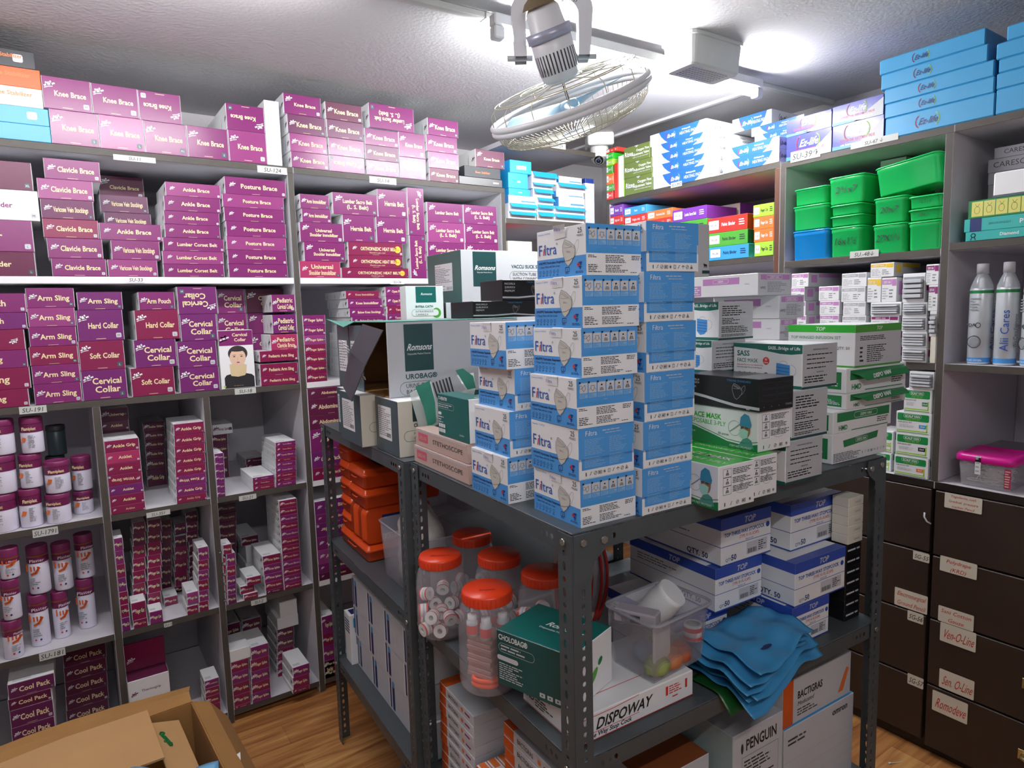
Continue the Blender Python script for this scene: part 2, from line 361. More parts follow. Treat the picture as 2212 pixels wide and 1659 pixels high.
# motor, tilted
ctr = Vector((1.19, 1.433, 2.066)) - r.location
ax = (Vector((1.369, 1.321, 2.148))-Vector((1.01, 1.546, 1.991))).normalized()
nrm = (Vector((.0, 0, 1)) - ax*ax.z).normalized(); nrm = (nrm*1.0 + ax.cross(nrm)*(-.0)); 
side = ax.cross(nrm).normalized()
view = fwdv
k = nrm*cos(radians(20.5)) - (side if side.dot(view) > 0 else -side)*sin(radians(20.5)) ; k.normalize()   # fan axis, pointing up at the motor
e1 = ax; e2 = k.cross(e1).normalized()
def A3(a, b, c): return ctr + e1*a + e2*b + k*c
def ringp(rr, c, n=40, off=(0, 0)): return [A3(off[0]+rr*cos(2*pi*i/n), off[1]+rr*sin(2*pi*i/n), c) for i in range(n)]
m = M(); m.grid([ringp(rr, c, 32) for rr, c in ((.0005, .235), (.035, .235), (.043, .225), (.050, .16), (.054, .155), (.054, .10), (.050, .06), (.03, .045), (.0005, .045))], FANM, closed=True)
for i in range(34):
    t = 2*pi*i/34
    if True:
        p = [A3(.0543*cos(t+s), .0543*sin(t+s), c) for s, c in ((-.035, .075), (.035, .075), (.035, .125), (-.035, .125))]; m.face(p, 'graphite')
m.build('motor', parent=r)
m = M(); m.grid([ringp(.058, .155, 32), ringp(.0585, .18, 32)], mat('fan_band', hexc('a9abbf'), .35, metal=.3), closed=True); o = m.build('motor_band', parent=r); solid(o, .003)
m = M(); m.grid([ringp(rr, c, 28) for rr, c in ((.05, .235), (.04, .250), (.028, .258), (.01, .262))], DIRT, closed=True); m.build('dusty_windings', parent=r)
for s_ in (-1, 1):
    m = M(); P = L3(s_*.098, 0, -.195); m.tube([P-rightv*s_*.045, P+rightv*s_*.022], .007, 'silver', 12); m.build('pivot_bolt', parent=r)
m = M(); m.tube([A3(0, 0, .05), A3(0, 0, -.02)], .004, 'graphite', 8); m.build('shaft', parent=r)
m = M(); m.grid([ringp(rr, c, 20) for rr, c in ((.0005, .0), (.02, -.002), (.026, -.012), (.026, -.032), (.0005, -.038))], BLADE, closed=True); m.build('hub', parent=r)
for bI in range(3):
    m = M(); t0 = bI*2*pi/3+.5; g = []
    for i in range(9):
        q = i/8; rr = .02+.17*q; row = []
        for j in range(7):
            s = j/6-.5; t = t0+s*(1.0-.15*q)+q*.25
            row.append(A3(rr*cos(t), rr*sin(t), -.02-.03*s))
        g.append(row)
    m.grid(g, BLADE); o = m.build('blade', parent=r); solid(o, .002)
m = M(); R1 = .218
m.tube(ringp(R1, -.003, 56), .0085, FANM, 8, closed=True)
m.tube(ringp(R1, -.017, 56), .0085, FANM, 8, closed=True); m.build('guard_rim', parent=r)
m = M()
for i in range(76):
    t = 2*pi*i/76; m.tube([A3(rr*cos(t+tw), rr*sin(t+tw), c) for rr, c, tw in ((R1-.004, -.018, 0), (R1-.010, -.045, .01), (R1-.03, -.066, .03), (.15, -.079, .08), (.1, -.086, .14), (.055, -.09, .22))], .0011, WIRE, 5, cap=None)
for rr, c in ((.055, -.09), (.13, -.083), (R1-.022, -.06)): m.tube(ringp(rr, c, 40), .0014, WIRE, 5, closed=True)
m.grid([ringp(rr, c, 28) for rr, c in ((.0005, -.096), (.05, -.094), (.056, -.088))], FANM, closed=True)
m.build('front_guard', parent=r)
m = M()
for i in range(14):
    t = 2*pi*i/14; m.tube([A3(rr*cos(t), rr*sin(t), c) for rr, c in ((R1-.002, .0, ), (R1-.004, .03), (R1-.022, .045), (.11, .05), (.05, .052))], .0014, WIRE, 5, cap=None)
for rr, c in ((R1-.022, .045), (R1-.035, .047), (.12, .05), (.055, .052)): m.tube(ringp(rr, c, 40), .0016, WIRE, 5, closed=True)
m.build('rear_guard', parent=r)

# ================================================================ shelving against the walls
LAM = mat('laminate_lilac', hexc('cfcdd4'), .5, var=.04, vs=4)
EDGE = mat('edge_dark', hexc('4a453f'), .55, var=.25, vs=30); EDGW = mat('edge_white', hexc('eeeef0'), .5); BROWN = mat('edge_brown', hexc('5e3a28'), .5, var=.2, vs=12)
TAPE = mat('tape_label', hexc('c9ccc8'), .5)
def tape(parent, pl, x0, y0, x1, y1, txt, ang=0, off=.0006, h=None, col='ink', paper=TAPE):
    a0, z0 = pl.st(x0, (y0+y1)/2, off); a1, z1 = pl.st(x1, (y0+y1)/2, off); am = (a0+a1)/2
    _, zt = pl.st((x0+x1)/2, y0, off); _, zb = pl.st((x0+x1)/2, y1, off)
    m = M(); F = Fr(pl.pt(a0, zb, off), pl.u, (0, 0, 1), a1-a0, zt-zb)
    m.rect(F, 0, 0, a1-a0, zt-zb, paper, 0)
    lines = txt.split('/'); n = len(lines); H = (zt-zb)
    for i, t in enumerate(lines): m.text(F, t, (a1-a0)/2, H*(1-(i+.8)/n), H/n*.6, col, 1, sh=.15, maxw=(a1-a0)*.92)
    m.build('paper_label', parent=parent)
def unit(label, pl, s0, s1, levels, uprights, depth, ztop, back=True, white=(), brown=(), group='built-in shelving', zb0=.05):
    r = empty('shelving_unit', (0, 0, 0), 0, label=label, category='shelving', group=group)
    def put(nm, a0, a1, z0, z1, d0=0, d1=depth, edge=EDGE):
        m = M(); m.box(0, d0, z0, a1-a0, d1, z1, LAM, .0008, faces={'F': edge}); P = pl.pt(a0, 0, 0); m.build(nm, (P.x, P.y, 0), pl.ang, r)
    ups = sorted(uprights)
    for a, zb, zt in ups: put('side_panel', a, a+.022, zb, zt, edge=BROWN if round(a, 3) in brown else EDGE)
    for z, segs in levels:
        for a, b in segs: put('shelf_board', a, b, z-.022, z, d0=.001, edge=EDGW if z in white else EDGE)
    if back: put('back_panel', s0, s1, zb0, ztop, depth, depth+.008, edge=LAM)
    return r
TOPZ, AZ = 2.048, [1.645, 1.249, .863, .457, .048]
uA1 = unit('dark-edged shelving full of pink cartons along the left wall', PA, -.6, .757,
    [(2.048, [(-.6, .758)]), (1.645, [(-.578, .736)]), (1.249, [(-.578, .736)]), (.863, [(-.578, .064), (.086, .392), (.414, .736)]), (.457, [(-.578, .064), (.086, .392), (.414, .736)]), (.048, [(-.578, .064), (.086, .392), (.414, .736)])],
    [(-.6, 0, 2.026), (.736, 0, 2.026), (.064, 0, 1.227), (.392, 0, 1.227)], .62, 2.02, white=(1.645,))
uA2 = unit('dark-edged shelving right of the long pink shelves, ending at the room corner', PA, .7595, 1.699,
    [(2.048, [(.7595, 1.699)]), (1.645, [(.7595, 1.676)]), (1.249, [(.7595, 1.676)]), (.863, [(.7595, 1.676)]), (.457, [(.7595, 1.676)]), (.048, [(.7595, 1.676)])],
    [(1.677, 0, 2.026)], .62, 2.02, white=(1.645, 1.249, .863, .457))
uC = unit('corner shelving holding bright blue boxes under the security camera', PA, 1.70, 2.245,
    [(2.262, [(1.7005, 2.245)]), (1.917, [(1.7005, 2.245)]), (1.60, [(1.7005, 2.245)])], [], .62, 2.27)
PBs = lambda y: -y
uB1 = unit('shelving on the right wall stacked with heating pad boxes', PB, -2.43, -1.49,
    [(2.023, [(-2.43, -1.49)]), (1.683, [(-2.408, -1.512)]), (1.30, [(-2.408, -1.512)])],
    [(-2.43, .926, 2.001), (-1.512, .926, 2.001)], .6, 2.0, brown=(-1.512,), zb0=.93)
uB2 = unit('shelving on the right wall with green plastic tubs', PB, -1.489, -.915,
    [(2.017, [(-1.489, -.915)]), (1.655, [(-1.467, -.938)]), (1.30, [(-1.467, -.938)])],
    [(-1.489, .926, 1.995), (-.937, .926, 1.995)], .6, 1.99, zb0=.93)
uB3 = unit('shelving at far right with oxygen cans and a pink-lidded tub', PB, -.914, -.30,
    [(2.017, [(-.914, -.3)]), (1.668, [(-.914, -.322)]), (1.30, [(-.914, -.322)])],
    [(-.322, .926, 1.995)], .6, 1.99, zb0=.93)
# labels taped on shelf edges (pixel boxes measured on the photograph)
for a in [(uA1, 1+249, 327, 415-0, 345, ''), (uA1, 559, 358, 624, 375, 'SU-12')]: pass
tape(uA1, PA, 245, 337, 336, 349, 'SU-11'); tape(uA1, PA, 556, 360, 620, 375, 'SU-124')
tape(uA1, PA, 275, 598, 312, 611, 'SU-33', paper=EDGW); tape(uA1, PA, 41, 877, 101, 893, 'SU-191'); tape(uA1, PA, 507, 838, 553, 851, 'SU-18')
tape(uA1, PA, 70, 1141, 126, 1158, 'SU-1791'); tape(uA1, PA, 316, 1104, 368, 1115, 'SU-351'); tape(uA1, PA, 516, 1069, 554, 1080, 'SU-21')
tape(uA1, PA, 84, 1405, 142, 1422, 'SU-181'); tape(uA1, PA, 354, 1345, 372, 1354, 'SU-2'); tape(uA1, PA, 542, 1294, 576, 1305, 'SU-2')
tape(uA2, PA, 798, 383, 856, 397, 'SU-14'); tape(uA2, PA, 843, 605, 873, 614, 'SU-34', paper=EDGW)
tape(uC, PA, 1190, 309, 1222, 321, 'SU-29'); tape(uB1, PB, 1449, 393, 1473, 404, 'SU-392')
tape(uB2, PB, 1708, 322, 1772, 345, 'SU-39↑'); tape(uB2, PB, 1838, 298, 1940, 312, 'SU-47 ↓'); tape(uB2, PB, 1836, 541, 1898, 556, 'SU.-48↓')

# ---- drawer cabinets under the right-hand shelving
DK = mat('cabinet_dark', hexc('33261f'), .5, var=.2, vs=6); DKE = mat('cabinet_edge', hexc('1d1613'), .5); BRASS = mat('handle_brass', hexc('cfc08a'), .3, metal=.9); SLIP = mat('slip_paper', hexc('d9d4c4'), .6)
def slip(parent, x0, y0, x1, y1, txt, col='inkred', pl=PB, off=.0012):
    a0, _ = pl.st(x0, (y0+y1)/2, off); a1, _ = pl.st(x1, (y0+y1)/2, off); _, zt = pl.st((x0+x1)/2, y0, off); _, zb = pl.st((x0+x1)/2, y1, off)
    zt, zb = zt-(zt-zb)*.10, zb+(zt-zb)*.10; m = M(); F = Fr(pl.pt(a0, zb, off), pl.u, (0, 0, 1), a1-a0, zt-zb); W, H = a1-a0, zt-zb
    m.rrect(F, 0, 0, W, H, SLIP, 0, .003, 2); ln = txt.split('/')
    for i, t in enumerate(ln): m.text(F, t, W/2, H*(1-(i+.78)/len(ln)), H/len(ln)*.5, col, 1, sh=.25, maxw=W*.86)
    m.build('handwritten_label', parent=parent)
def cabinet(s0, s1, rows, label, off=0, handle_s=None, labels=(), top=.925):
    r = empty('drawer_cabinet', (0, 0, 0), 0, label=label, category='cabinet', group='dark drawer cabinets')
    P = PB.pt(s0, 0, 0); w = s1-s0
    m = M(); m.box(0, .02, .001, w, .6, top-.026, DKE, .001); m.build('carcass', (P.x, P.y, 0), PB.ang, r)
    m = M(); m.box(0, .0, top-.025, w, .6, top-.0005, LAM, .001, faces={'F': DKE}); m.build('counter_top', (P.x, P.y, 0), PB.ang, r)
    for (zb, zt) in rows:
        m = M(); m.box(.006, -.001-off, zb+.003, w-.006, .019, zt-.003, DK, .002); d = m.build('drawer_front', (P.x, P.y, 0), PB.ang, r)
        if handle_s:
            hs = handle_s-s0; m = M(); zc = (zb+zt)/2+.01; m.tube([(hs-.04, -.004-off, zc), (hs-.038, -.022-off, zc), (hs-.02, -.03-off, zc), (hs+.02, -.03-off, zc), (hs+.038, -.022-off, zc), (hs+.04, -.004-off, zc)], .006, BRASS, 10)
            for q in (-.04, .04): m.box(hs+q-.013, -.0045-off, zc-.016, hs+q+.013, -.0015-off, zc+.016, BRASS, .002)
            m.build('handle', parent=d)
    for l in labels: slip(r, *l)
    return r
cabinet(-1.489, -.926, [(.04, .252), (.252, .474), (.474, .686), (.686, .9)], 'dark drawer cabinet with black and white code slips, below the needle boxes',
    labels=[(1972, 1191, 2008, 1215, 'SG-55', 'ink'), (1932, 1273, 2004, 1322, 'Electrosurgical/Ground Pencil'), (1960, 1320, 1995, 1347, 'SG-56', 'ink'), (1960, 1457, 1995, 1486, 'SG-57', 'ink')])
cabinet(-.925, -.30, [(.03, .25), (.25, .474), (.474, .686), (.686, .9)], 'dark drawer cabinet with brass handles and red handwritten slips', off=.004, handle_s=-.612,
    labels=[(2040, 1066, 2122, 1108, 'Tegaderm, cath/Gradual, pressure/marker Pencil', 'inkred', PB, .007), (2030, 1205, 2111, 1247, 'Polydrape/(KRD)', 'inkred', PB, .007), (2026, 1314, 2104, 1357, 'Sani Cotton/Gauze', 'inkred', PB, .007), (2030, 1350, 2109, 1402, 'Ven-O-Line', 'inkred', PB, .007), (2028, 1452, 2105, 1504, 'Sen. O-Line', 'inkred', PB, .007), (2013, 1499, 2091, 1555, 'Romodeve', 'inkred', PB, .007)])
m = M(); P = PB.pt(-1.489, 0, 0); m.box(0, .02, 0, 0, 0, 0, DK, 0) if False else None

# ================================================================ slotted-angle racks
STEEL = mat('rack_grey', hexc('565e62'), .42, metal=.35, var=.18, vs=25); STEELD = mat('rack_dark', hexc('3f4446'), .5, metal=.3, var=.2, vs=25); BOLT = mat('bolt_zinc', hexc('b9bab4'), .3, metal=.9)
def holed(m, O, U, V, width, length, pitch, hw, hh, uc, mt, v0=.012):
    """a flat strip with a row of slots: V runs along the strip"""
    O, U, V = Vector(O), Vector(U), Vector(V); n = int((length-v0*2)/pitch); cells = [(v0+i*pitch, v0+(i+1)*pitch) for i in range(n)]
    q = lambda a, b: O+U*a+V*b
    m.face([q(0, 0), q(width, 0), q(width, v0), q(0, v0)], mt); e = cells[-1][1]; m.face([q(0, e), q(width, e), q(width, length), q(0, length)], mt)
    for i, (a, b) in enumerate(cells):
        c = (a+b)/2; H = hh*(1 if i % 2 else .55)
        out = [(0, a), (uc, a), (width, a), (width, c), (width, b), (uc, b), (0, b), (0, c)]
        inn = [(uc-hw*.7, c-H*.8), (uc, c-H), (uc+hw*.7, c-H*.8), (uc+hw, c), (uc+hw*.7, c+H*.8), (uc, c+H), (uc-hw*.7, c+H*.8), (uc-hw, c)]
        for j in range(8):
            k = (j+1) % 8; m.face([q(*out[j]), q(*out[k]), q(*inn[k]), q(*inn[j])], mt)
def rack(O, ang, W, D, H, levels, label, lab=None):
    r = empty('storage_rack', (O.x, O.y, 0), ang, label=label, category='rack', group='grey slotted-angle storage racks')
    fw_ = .038
    for i, (x, y, sx, sy) in enumerate(((0, 0, 1, 1), (W, 0, -1, 1), (0, D, 1, -1), (W, D, -1, -1))):
        m = M()
        holed(m, (x, y, .001), (sx, 0, 0), (0, 0, 1), fw_, H-.001, .0225, .0042, .0085, .021, STEEL)
        holed(m, (x, y, .001), (0, sy, 0), (0, 0, 1), fw_, H-.001, .0225, .0042, .0085, .021, STEEL)
        o = m.build('post', parent=r); solid(o, .002, 0)
        for z in levels:
            for a, b in (((x+sx*.021, y), (0, -1 if sy > 0 else 1)), ((x, y+sy*.021), (-1 if sx > 0 else 1, 0))):
                mb = M(); P = Vector((a[0], a[1], z-.017)); d_ = Vector((b[0], b[1], 0)); mb.tube([P+d_*.001, P+d_*.005], .0062, BOLT, 6); mb.build('bolt', parent=r)
    for z in levels:
        m = M(); e = .0035; z1 = z-.0; lip = .034
        m.box(e, e, z-.003, W-e, D-e, z, STEEL, .0015)
        for (O_, U_, L_) in (((e, e, z-.003), (1, 0, 0), W-2*e), ((e, D-e, z-.003), (1, 0, 0), W-2*e), ((e, e, z-.003), (0, 1, 0), D-2*e), ((W-e, e, z-.003), (0, 1, 0), D-2*e)):
            U_ = Vector(U_); Dn = Vector((0, 0, -1)); O_ = Vector(O_); hp = .028; q = lambda a, b: O_+U_*a+Dn*b
            segs = [(.05, .095), (L_-.095, L_-.05)]
            m.face([q(0, 0), q(segs[0][0], 0), q(segs[0][0], lip), q(0, lip)], STEEL); m.face([q(segs[0][1], 0), q(segs[1][0], 0), q(segs[1][0], lip), q(segs[0][1], lip)], STEEL); m.face([q(segs[1][1], 0), q(L_, 0), q(L_, lip), q(segs[1][1], lip)], STEEL)
            for s0_, s1_ in segs:
                for k_ in range(3):
                    a = s0_+(s1_-s0_)*k_/3; b = a+(s1_-s0_)/3; c = (a+b)/2; vc = .017; hw = .0042; hh = .0052
                    out = [(a, 0), (c, 0), (b, 0), (b, vc), (b, lip), (c, lip), (a, lip), (a, vc)]; inn = [(c-hw*.7, vc-hh*.7), (c, vc-hh), (c+hw*.7, vc-hh*.7), (c+hw, vc), (c+hw*.7, vc+hh*.7), (c, vc+hh), (c-hw*.7, vc+hh*.7), (c-hw, vc)]
                    for j in range(8): m.face([q(*out[j]), q(*out[(j+1) % 8]), q(*inn[(j+1) % 8]), q(*inn[j])], STEEL)
        o = m.build('shelf_tray', parent=r)
    for x, sx in ((0, 1), (W, -1)):                      # gusset plates at the top
        m = M(); z = levels[0]-.003; y = -.0012
        pts = [(x+sx*.002, z), (x+sx*.075, z), (x+sx*.078, z-.02), (x+sx*.07, z-.032), (x+sx*.045, z-.05), (x+sx*.038, z-.085), (x+sx*.002, z-.085)]
        m.face([(a, y, b) for a, b in (pts if sx > 0 else pts[::-1])], STEEL); o = m.build('gusset_plate', parent=r); solid(o, .0016)
        m = M(); m.tube([(x+sx*.064, -.001, z-.017), (x+sx*.064, -.006, z-.017)], .007, BOLT, 6); m.build('bolt', parent=r)
    return r
rk1 = rack(R1N, RY, .915, .65, 1.137, [1.14, .74, .34], 'front grey slotted-angle rack with the blue and white respirator boxes on top')
o2 = P2L.pt(0, 0, 0); rk2 = rack(Vector((o2.x, o2.y, 0)), RY, .70, .72, 1.137, [1.14, .74, .315], 'rear grey slotted-angle rack holding orange plastic cases')
tape(rk1, P1R, 1641, 1449, 1694, 1496, 'SU-86↓', off=.005)
# ================================================================ generic carton placing
def bay(pl, zs, rows, where, kind='pink', depth=.24, group='cartons', name='carton', dmax=.6, lim=None):
    """rows: dicts(txt,col,px=(xL,yT,xR,yB),off,inv,...) ; boxes stand on the shelf at zs or on one another"""
    E_ = []
    for r_ in rows:
        x0, y0, x1, y1 = r_['px']; off = r_.get('off', 0); xm, ym = (x0+x1)/2, (y0+y1)/2
        s0 = pl.st(x0, ym, off)[0]; s1 = pl.st(x1, ym, off)[0]; z1 = pl.st(xm, y0, off)[1]; z0 = pl.st(xm, y1, off)[1]
        if 'w' in r_: s1 = s0 + r_['w']
        if 'wl' in r_: s0 = s1 - r_['wl']
        if lim:
            s0 = max(s0, lim[0]+.001); s1 = min(s1, lim[1]-.001)
            if len(lim) > 2: z1 = min(z1, lim[2]-.024)
        r_.update(s0=s0, s1=s1, z0=z0, z1=z1, off=off, dep=r_.get('d', depth)); E_.append(r_)
    E_.sort(key=lambda r_: r_['z0']); done = []
    for r_ in E_:
        sup = [(zs, None)]
        for q in done:
            ov = min(r_['s1'], q['s1'])-max(r_['s0'], q['s0']); dov = min(-r_['off']+r_['dep'], -q['off']+q['dep'])-max(-r_['off'], -q['off'])
            if ov > .2*min(r_['s1']-r_['s0'], q['s1']-q['s0']) and dov > .03: sup.append((q['z1'], q))
        best = min((p for p in sup if p[0] <= r_['z0']+.028), key=lambda p: abs(p[0]-r_['z0']), default=max(sup, key=lambda p: p[0]))
        top = max((p for p in sup if p[0] <= r_['z0']+.028), key=lambda p: p[0], default=best); best = top
        r_['z0'] = best[0] + (.0004 if best[1] is None else 0); r_['sup'] = best[1]
        if r_['z1'] < r_['z0']+.012: r_['z1'] = r_['z0']+.018
        done.append(r_)
    for i, a in enumerate(done):
        for b in done[i+1:]:
            if min(a['z1'], b['z1'])-max(a['z0'], b['z0']) <= .002: continue
            A, B = (a, b) if a['s0']+a['s1'] < b['s0']+b['s1'] else (b, a); ov = A['s1']-B['s0']
            if ov <= -.0006: continue
            fa, fb = -A['off'], -B['off']; da = min(fa+A['dep'], fb+B['dep'])-max(fa, fb)
            if da <= 0: continue
            if ov < .4*min(A['s1']-A['s0'], B['s1']-B['s0']):
                m_ = (A['s1']+B['s0'])/2; A['s1'] = m_-.0004; B['s0'] = m_+.0004
            else:
                F_, K_ = (A, B) if fa < fb else (B, A); F_['dep'] = max(.02, -K_['off']+F_['off']-.004)
    # names for places
    roots = [r_ for r_ in done if r_['sup'] is None]; roots.sort(key=lambda r_: r_['s0']+.001*r_['off'])
    def root(r_):
        while r_['sup'] is not None: r_ = r_['sup']
        return r_
    cols = {}
    for r_ in done: cols.setdefault(id(root(r_)), []).append(r_)
    seen = {}
    for ci, R_ in enumerate(roots):
        c = sorted(cols[id(R_)], key=lambda r_: (-round(r_['z1'], 2), r_['s0']))
        for li, r_ in enumerate(c): r_['ci'] = ci; r_['li'] = li
    many = len(roots)
    for r_ in done:
        w, h = r_['s1']-r_['s0']-.0006, r_['z1']-r_['z0']-.0003; d = min(r_['dep'], dmax+r_['off'])
        m = M(); ART[r_.get('kind', kind)](m, w, d, h, r_)
        lv = ORD[min(r_['li'], 12)]; lv = lv if lv == 'topmost' else lv + ' from top'
        look = r_.get('look') or f"{LOOK.get(r_.get('col', ''), '')} {r_['txt'].lower()} carton".strip()
        lab = r_.get('label') or f"{look}, {lv}" + (f", {CNT[r_['ci']]} stack" if many > 1 else '') + f", {where}"
        P = pl.pt(r_['s0']+.0003, r_['z0'], r_['off'])
        o = m.build(r_.get('name', name), P, pl.ang, label=lab, category=r_.get('cat', 'box'), group=group); r_['o'] = o
    return done
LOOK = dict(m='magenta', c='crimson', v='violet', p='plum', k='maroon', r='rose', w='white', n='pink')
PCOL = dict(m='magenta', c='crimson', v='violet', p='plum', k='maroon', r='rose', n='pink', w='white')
def swan(m, F, u, v, s, c='white'):
    m.ell(F, u-.25*s, v+.35*s, .10*s, .10*s, c, 1, 8); m.ell(F, u-.05*s, v+.28*s, .09*s, .2*s, c, 1, 8); m.ell(F, u+.15*s, v+.48*s, .09*s, .13*s, c, 1, 8)
    m.stroke(F, [(u-.42*s, v+.02*s), (u-.2*s, v+.16*s), (u+.2*s, v+.24*s), (u+.5*s, v+.36*s)], .17*s, c, 2)
    m.stroke(F, [(u-.45*s, v-.2*s), (u-.15*s, v-.06*s), (u+.3*s, v+.03*s)], .08*s, c, 1)
def art_pink(m, w, d, h, r):
    col = r.get('col', 'm'); c = PCOL[col]; R = random.Random(r['txt']+str(r['px'])); inv = r.get('inv'); full = r.get('full')
    m.box(0, 0, 0, w, d, h, 'white', faces={'F': c} if col != 'w' else None, bev=.0012)
    f = faces_of(w, d, h); F = f['F']; F = F.flip() if inv else F
    ink = 'gold' if col != 'w' else 'magenta'; lk = 'white' if col != 'w' else 'magenta'
    if r.get('vert'): F = f['F'].turn() if r['vert'] == 1 else f['F'].turnr()
    W, H = F.w, F.h; s = min(H*.34, W*.22)
    small = W < .085
    if not r.get('plain'):
        swan(m, F, (.10*W+s*.2) if not small else W*.16, H*.76-s*.25 if H > .07 else H*.5, s if not small else min(H*.5, W*.3), lk)
        t = r['txt'].split('/'); th = min(H*.17, .022) if H > .07 else H*.27
        if small: th = H*.24
        if 'big' in r: th *= r['big']
        cy = H*.5 if H > .055 else H*.52
        if small or W < .15: cx = W*.56
        else: cx = W*.55
        for i, l in enumerate(t):
            y = cy-th*.5+((len(t)-1)/2-i)*th*1.35
            m.text(F, l, cx, y, th, ink, 2, bold=1 if h > .03 else 0, maxw=W*.66 if not small else W*.6)
        if not small and H > .04: m.rect(F, W*.5-.015, H*.06, W*.5+.012, H*.075, ink, 1)
        bs = min(H*.13, .012) if not small else H*.22
        bx, by = (W-bs*1.9, H*.09) if not small else (W-bs*1.6, H*.35)
        bc = 'lgrey' if R.random() < .5 else 'slate'
        m.rrect(F, bx, by, bx+bs*1.25, by+bs*1.25, bc if not small else 'graphite', 1, bs*.25, 3)
        m.text(F, R.choice(['M', 'L', 'XL', 'S']), bx+bs*.62, by+bs*.3, bs*.6, 'ink' if bc == 'lgrey' and not small else 'white', 2, maxw=bs)
        if H > .035 and not small: m.arc(F, W*.5, 0.0008, min(.018, W*.1), min(.013, H*.2), .0007, 'rose' if c != 'rose' else 'magenta', 1, 0, pi, 10)
    if r.get('sun'):
        m.ell(F, W*.9, H*.5, H*.27, H*.27, 'yellow', 2, 16); m.text(F, 'Hot', W*.9, H*.42, H*.14, 'inkred', 3)
        m.text(F, 'Warmth in pain relief', W*.52, H*.17, H*.11, 'gold', 2, maxw=W*.4)
    L = f['L']
    if d > .06 and h > .02:
        for k_ in (.12, .5, .8): m.greek(L.turn().sub(0, 0, L.h, L.w), L.h*.15, L.w*(1-k_)-.004, L.h*.8, L.w*(1-k_)+.004, 2, 'grey', seed=k_)
        swan(m, L, d-.02, h*.4, min(.025, h*.5), 'plum')
    m.rect(f['T'], w*.1, .012, w*.5, .03, 'lgrey', 1)
def art_plain(m, w, d, h, r):
    c = PCOL.get(r.get('col', 'w'), r.get('col', 'white')); m.box(0, 0, 0, w, d, h, c, faces=r.get('faces'))
ART = dict(pink=art_pink, plain=art_plain)
def tab(ox, oy, s, txt, **kw):
    """table lines: text|colour|x0,y0,x1,y1|key=value ...  (crop coordinates -> photo pixels)"""
    out = []
    for ln in txt.strip().splitlines():
        p = [q.strip() for q in ln.split('|')]; a = [float(q) for q in p[2].split(',')]
        e = dict(kw); e.update(txt=p[0], col=p[1], px=(ox+a[0]/s, oy+a[1]/s, ox+a[2]/s, oy+a[3]/s))
        for kv in (p[3].split() if len(p) > 3 else []):
            k_, v_ = kv.split('=', 1) if '=' in kv else (kv, '1')
            try: v_ = float(v_)
            except ValueError: pass
            e[k_] = v_
        out.append(e)
    return out
def col_rows(ox, oy, s, txt, colr, x0, x1, ys, dx=0, **kw):
    out = []; n = len(ys)
    for i, (a, b) in enumerate(ys):
        k_ = colr[i % len(colr)]; q = dx*i/max(1, n-1); e = dict(kw); e.update(txt=txt, col=k_, px=(ox+(x0+q)/s, oy+a/s, ox+(x1+q)/s, oy+b/s)); out.append(e)
    return out

# ---------------------------------------------------------------- left wall, top of the shelving
T1 = tab(0, 80, 4.1475, '''
Knee Brace|m|446,665,885,948
Knee Brace|r|890,715,1290,988
Knee Brace|m|1295,768,1672,1022
Knee Brace|m|380,370,815,655
Knee Brace|m|825,437,1240,718
Knee Brace|m|1240,497,1620,765|inv
''', big=1) + tab(320, 180, 4.1475, '''
Knee Brace|m|352,395,715,648
Knee Brace|r|722,432,1060,684
Knee Brace|m|700,197,1040,432|inv d=.4
''')
DK5 = []
def art_flat(m, w, d, h, r):
    f = faces_of(w, d, h); m.box(0, 0, 0, w, d, h, r['c1'], faces=r.get('fc')); F = f['F']
    if r.get('t'): m.text(F, r['t'], w*r.get('tu', .5), h*r.get('tv', .4), h*r.get('th', .2), r.get('ti', 'white'), 2, bold=1, maxw=w*.6)
    if r.get('dot'): m.rrect(F, w*.80, h*.3, w*.80+h*.5, h*.75, 'lgrey', 1, h*.1, 3)
ART['flat'] = art_flat
for i, (nm, c1, y0, y1, xr, t, ti, lk) in enumerate([('a', 'azure', 268.5, 296, 110, '', 'white', 'bright blue flat carton, lowest of mixed stack'), ('b', 'azure', 231, 267, 105, '', 'white', 'bright blue flat carton with grey dot, second lowest of mixed stack'),
        ('c', 'cream', 189, 229, 92, 'Knee Stabilizer', 'orange', 'cream knee stabilizer carton in the mixed stack'), ('d', 'dorange', 147, 187, 87, 'Knee Stabilizer', 'orange', 'orange knee stabilizer carton in the mixed stack'),
        ('e', 'graphite', 109, 146, 75, 'Knee Stabilizer', 'orange', 'dark grey stabilizer carton topping the mixed stack')]):
    T1.append(dict(txt='x', col='', px=(10, y0, xr, y1), kind='flat', c1=c1, t=t, ti=ti, wl=.27, dot=nm in 'be', tu=.72, th=.22, tv=.55, label=lk+', far left atop shelving'))
T1.append(dict(txt='x', col='w', px=(573.5, 218, 606, 354), kind='plain', label='tall white carton standing upright between knee brace stacks atop left shelving', d=.2, name='upright_carton'))
bay(PA, 2.048, T1, 'atop left shelving', group='cartons on top of the left shelving')
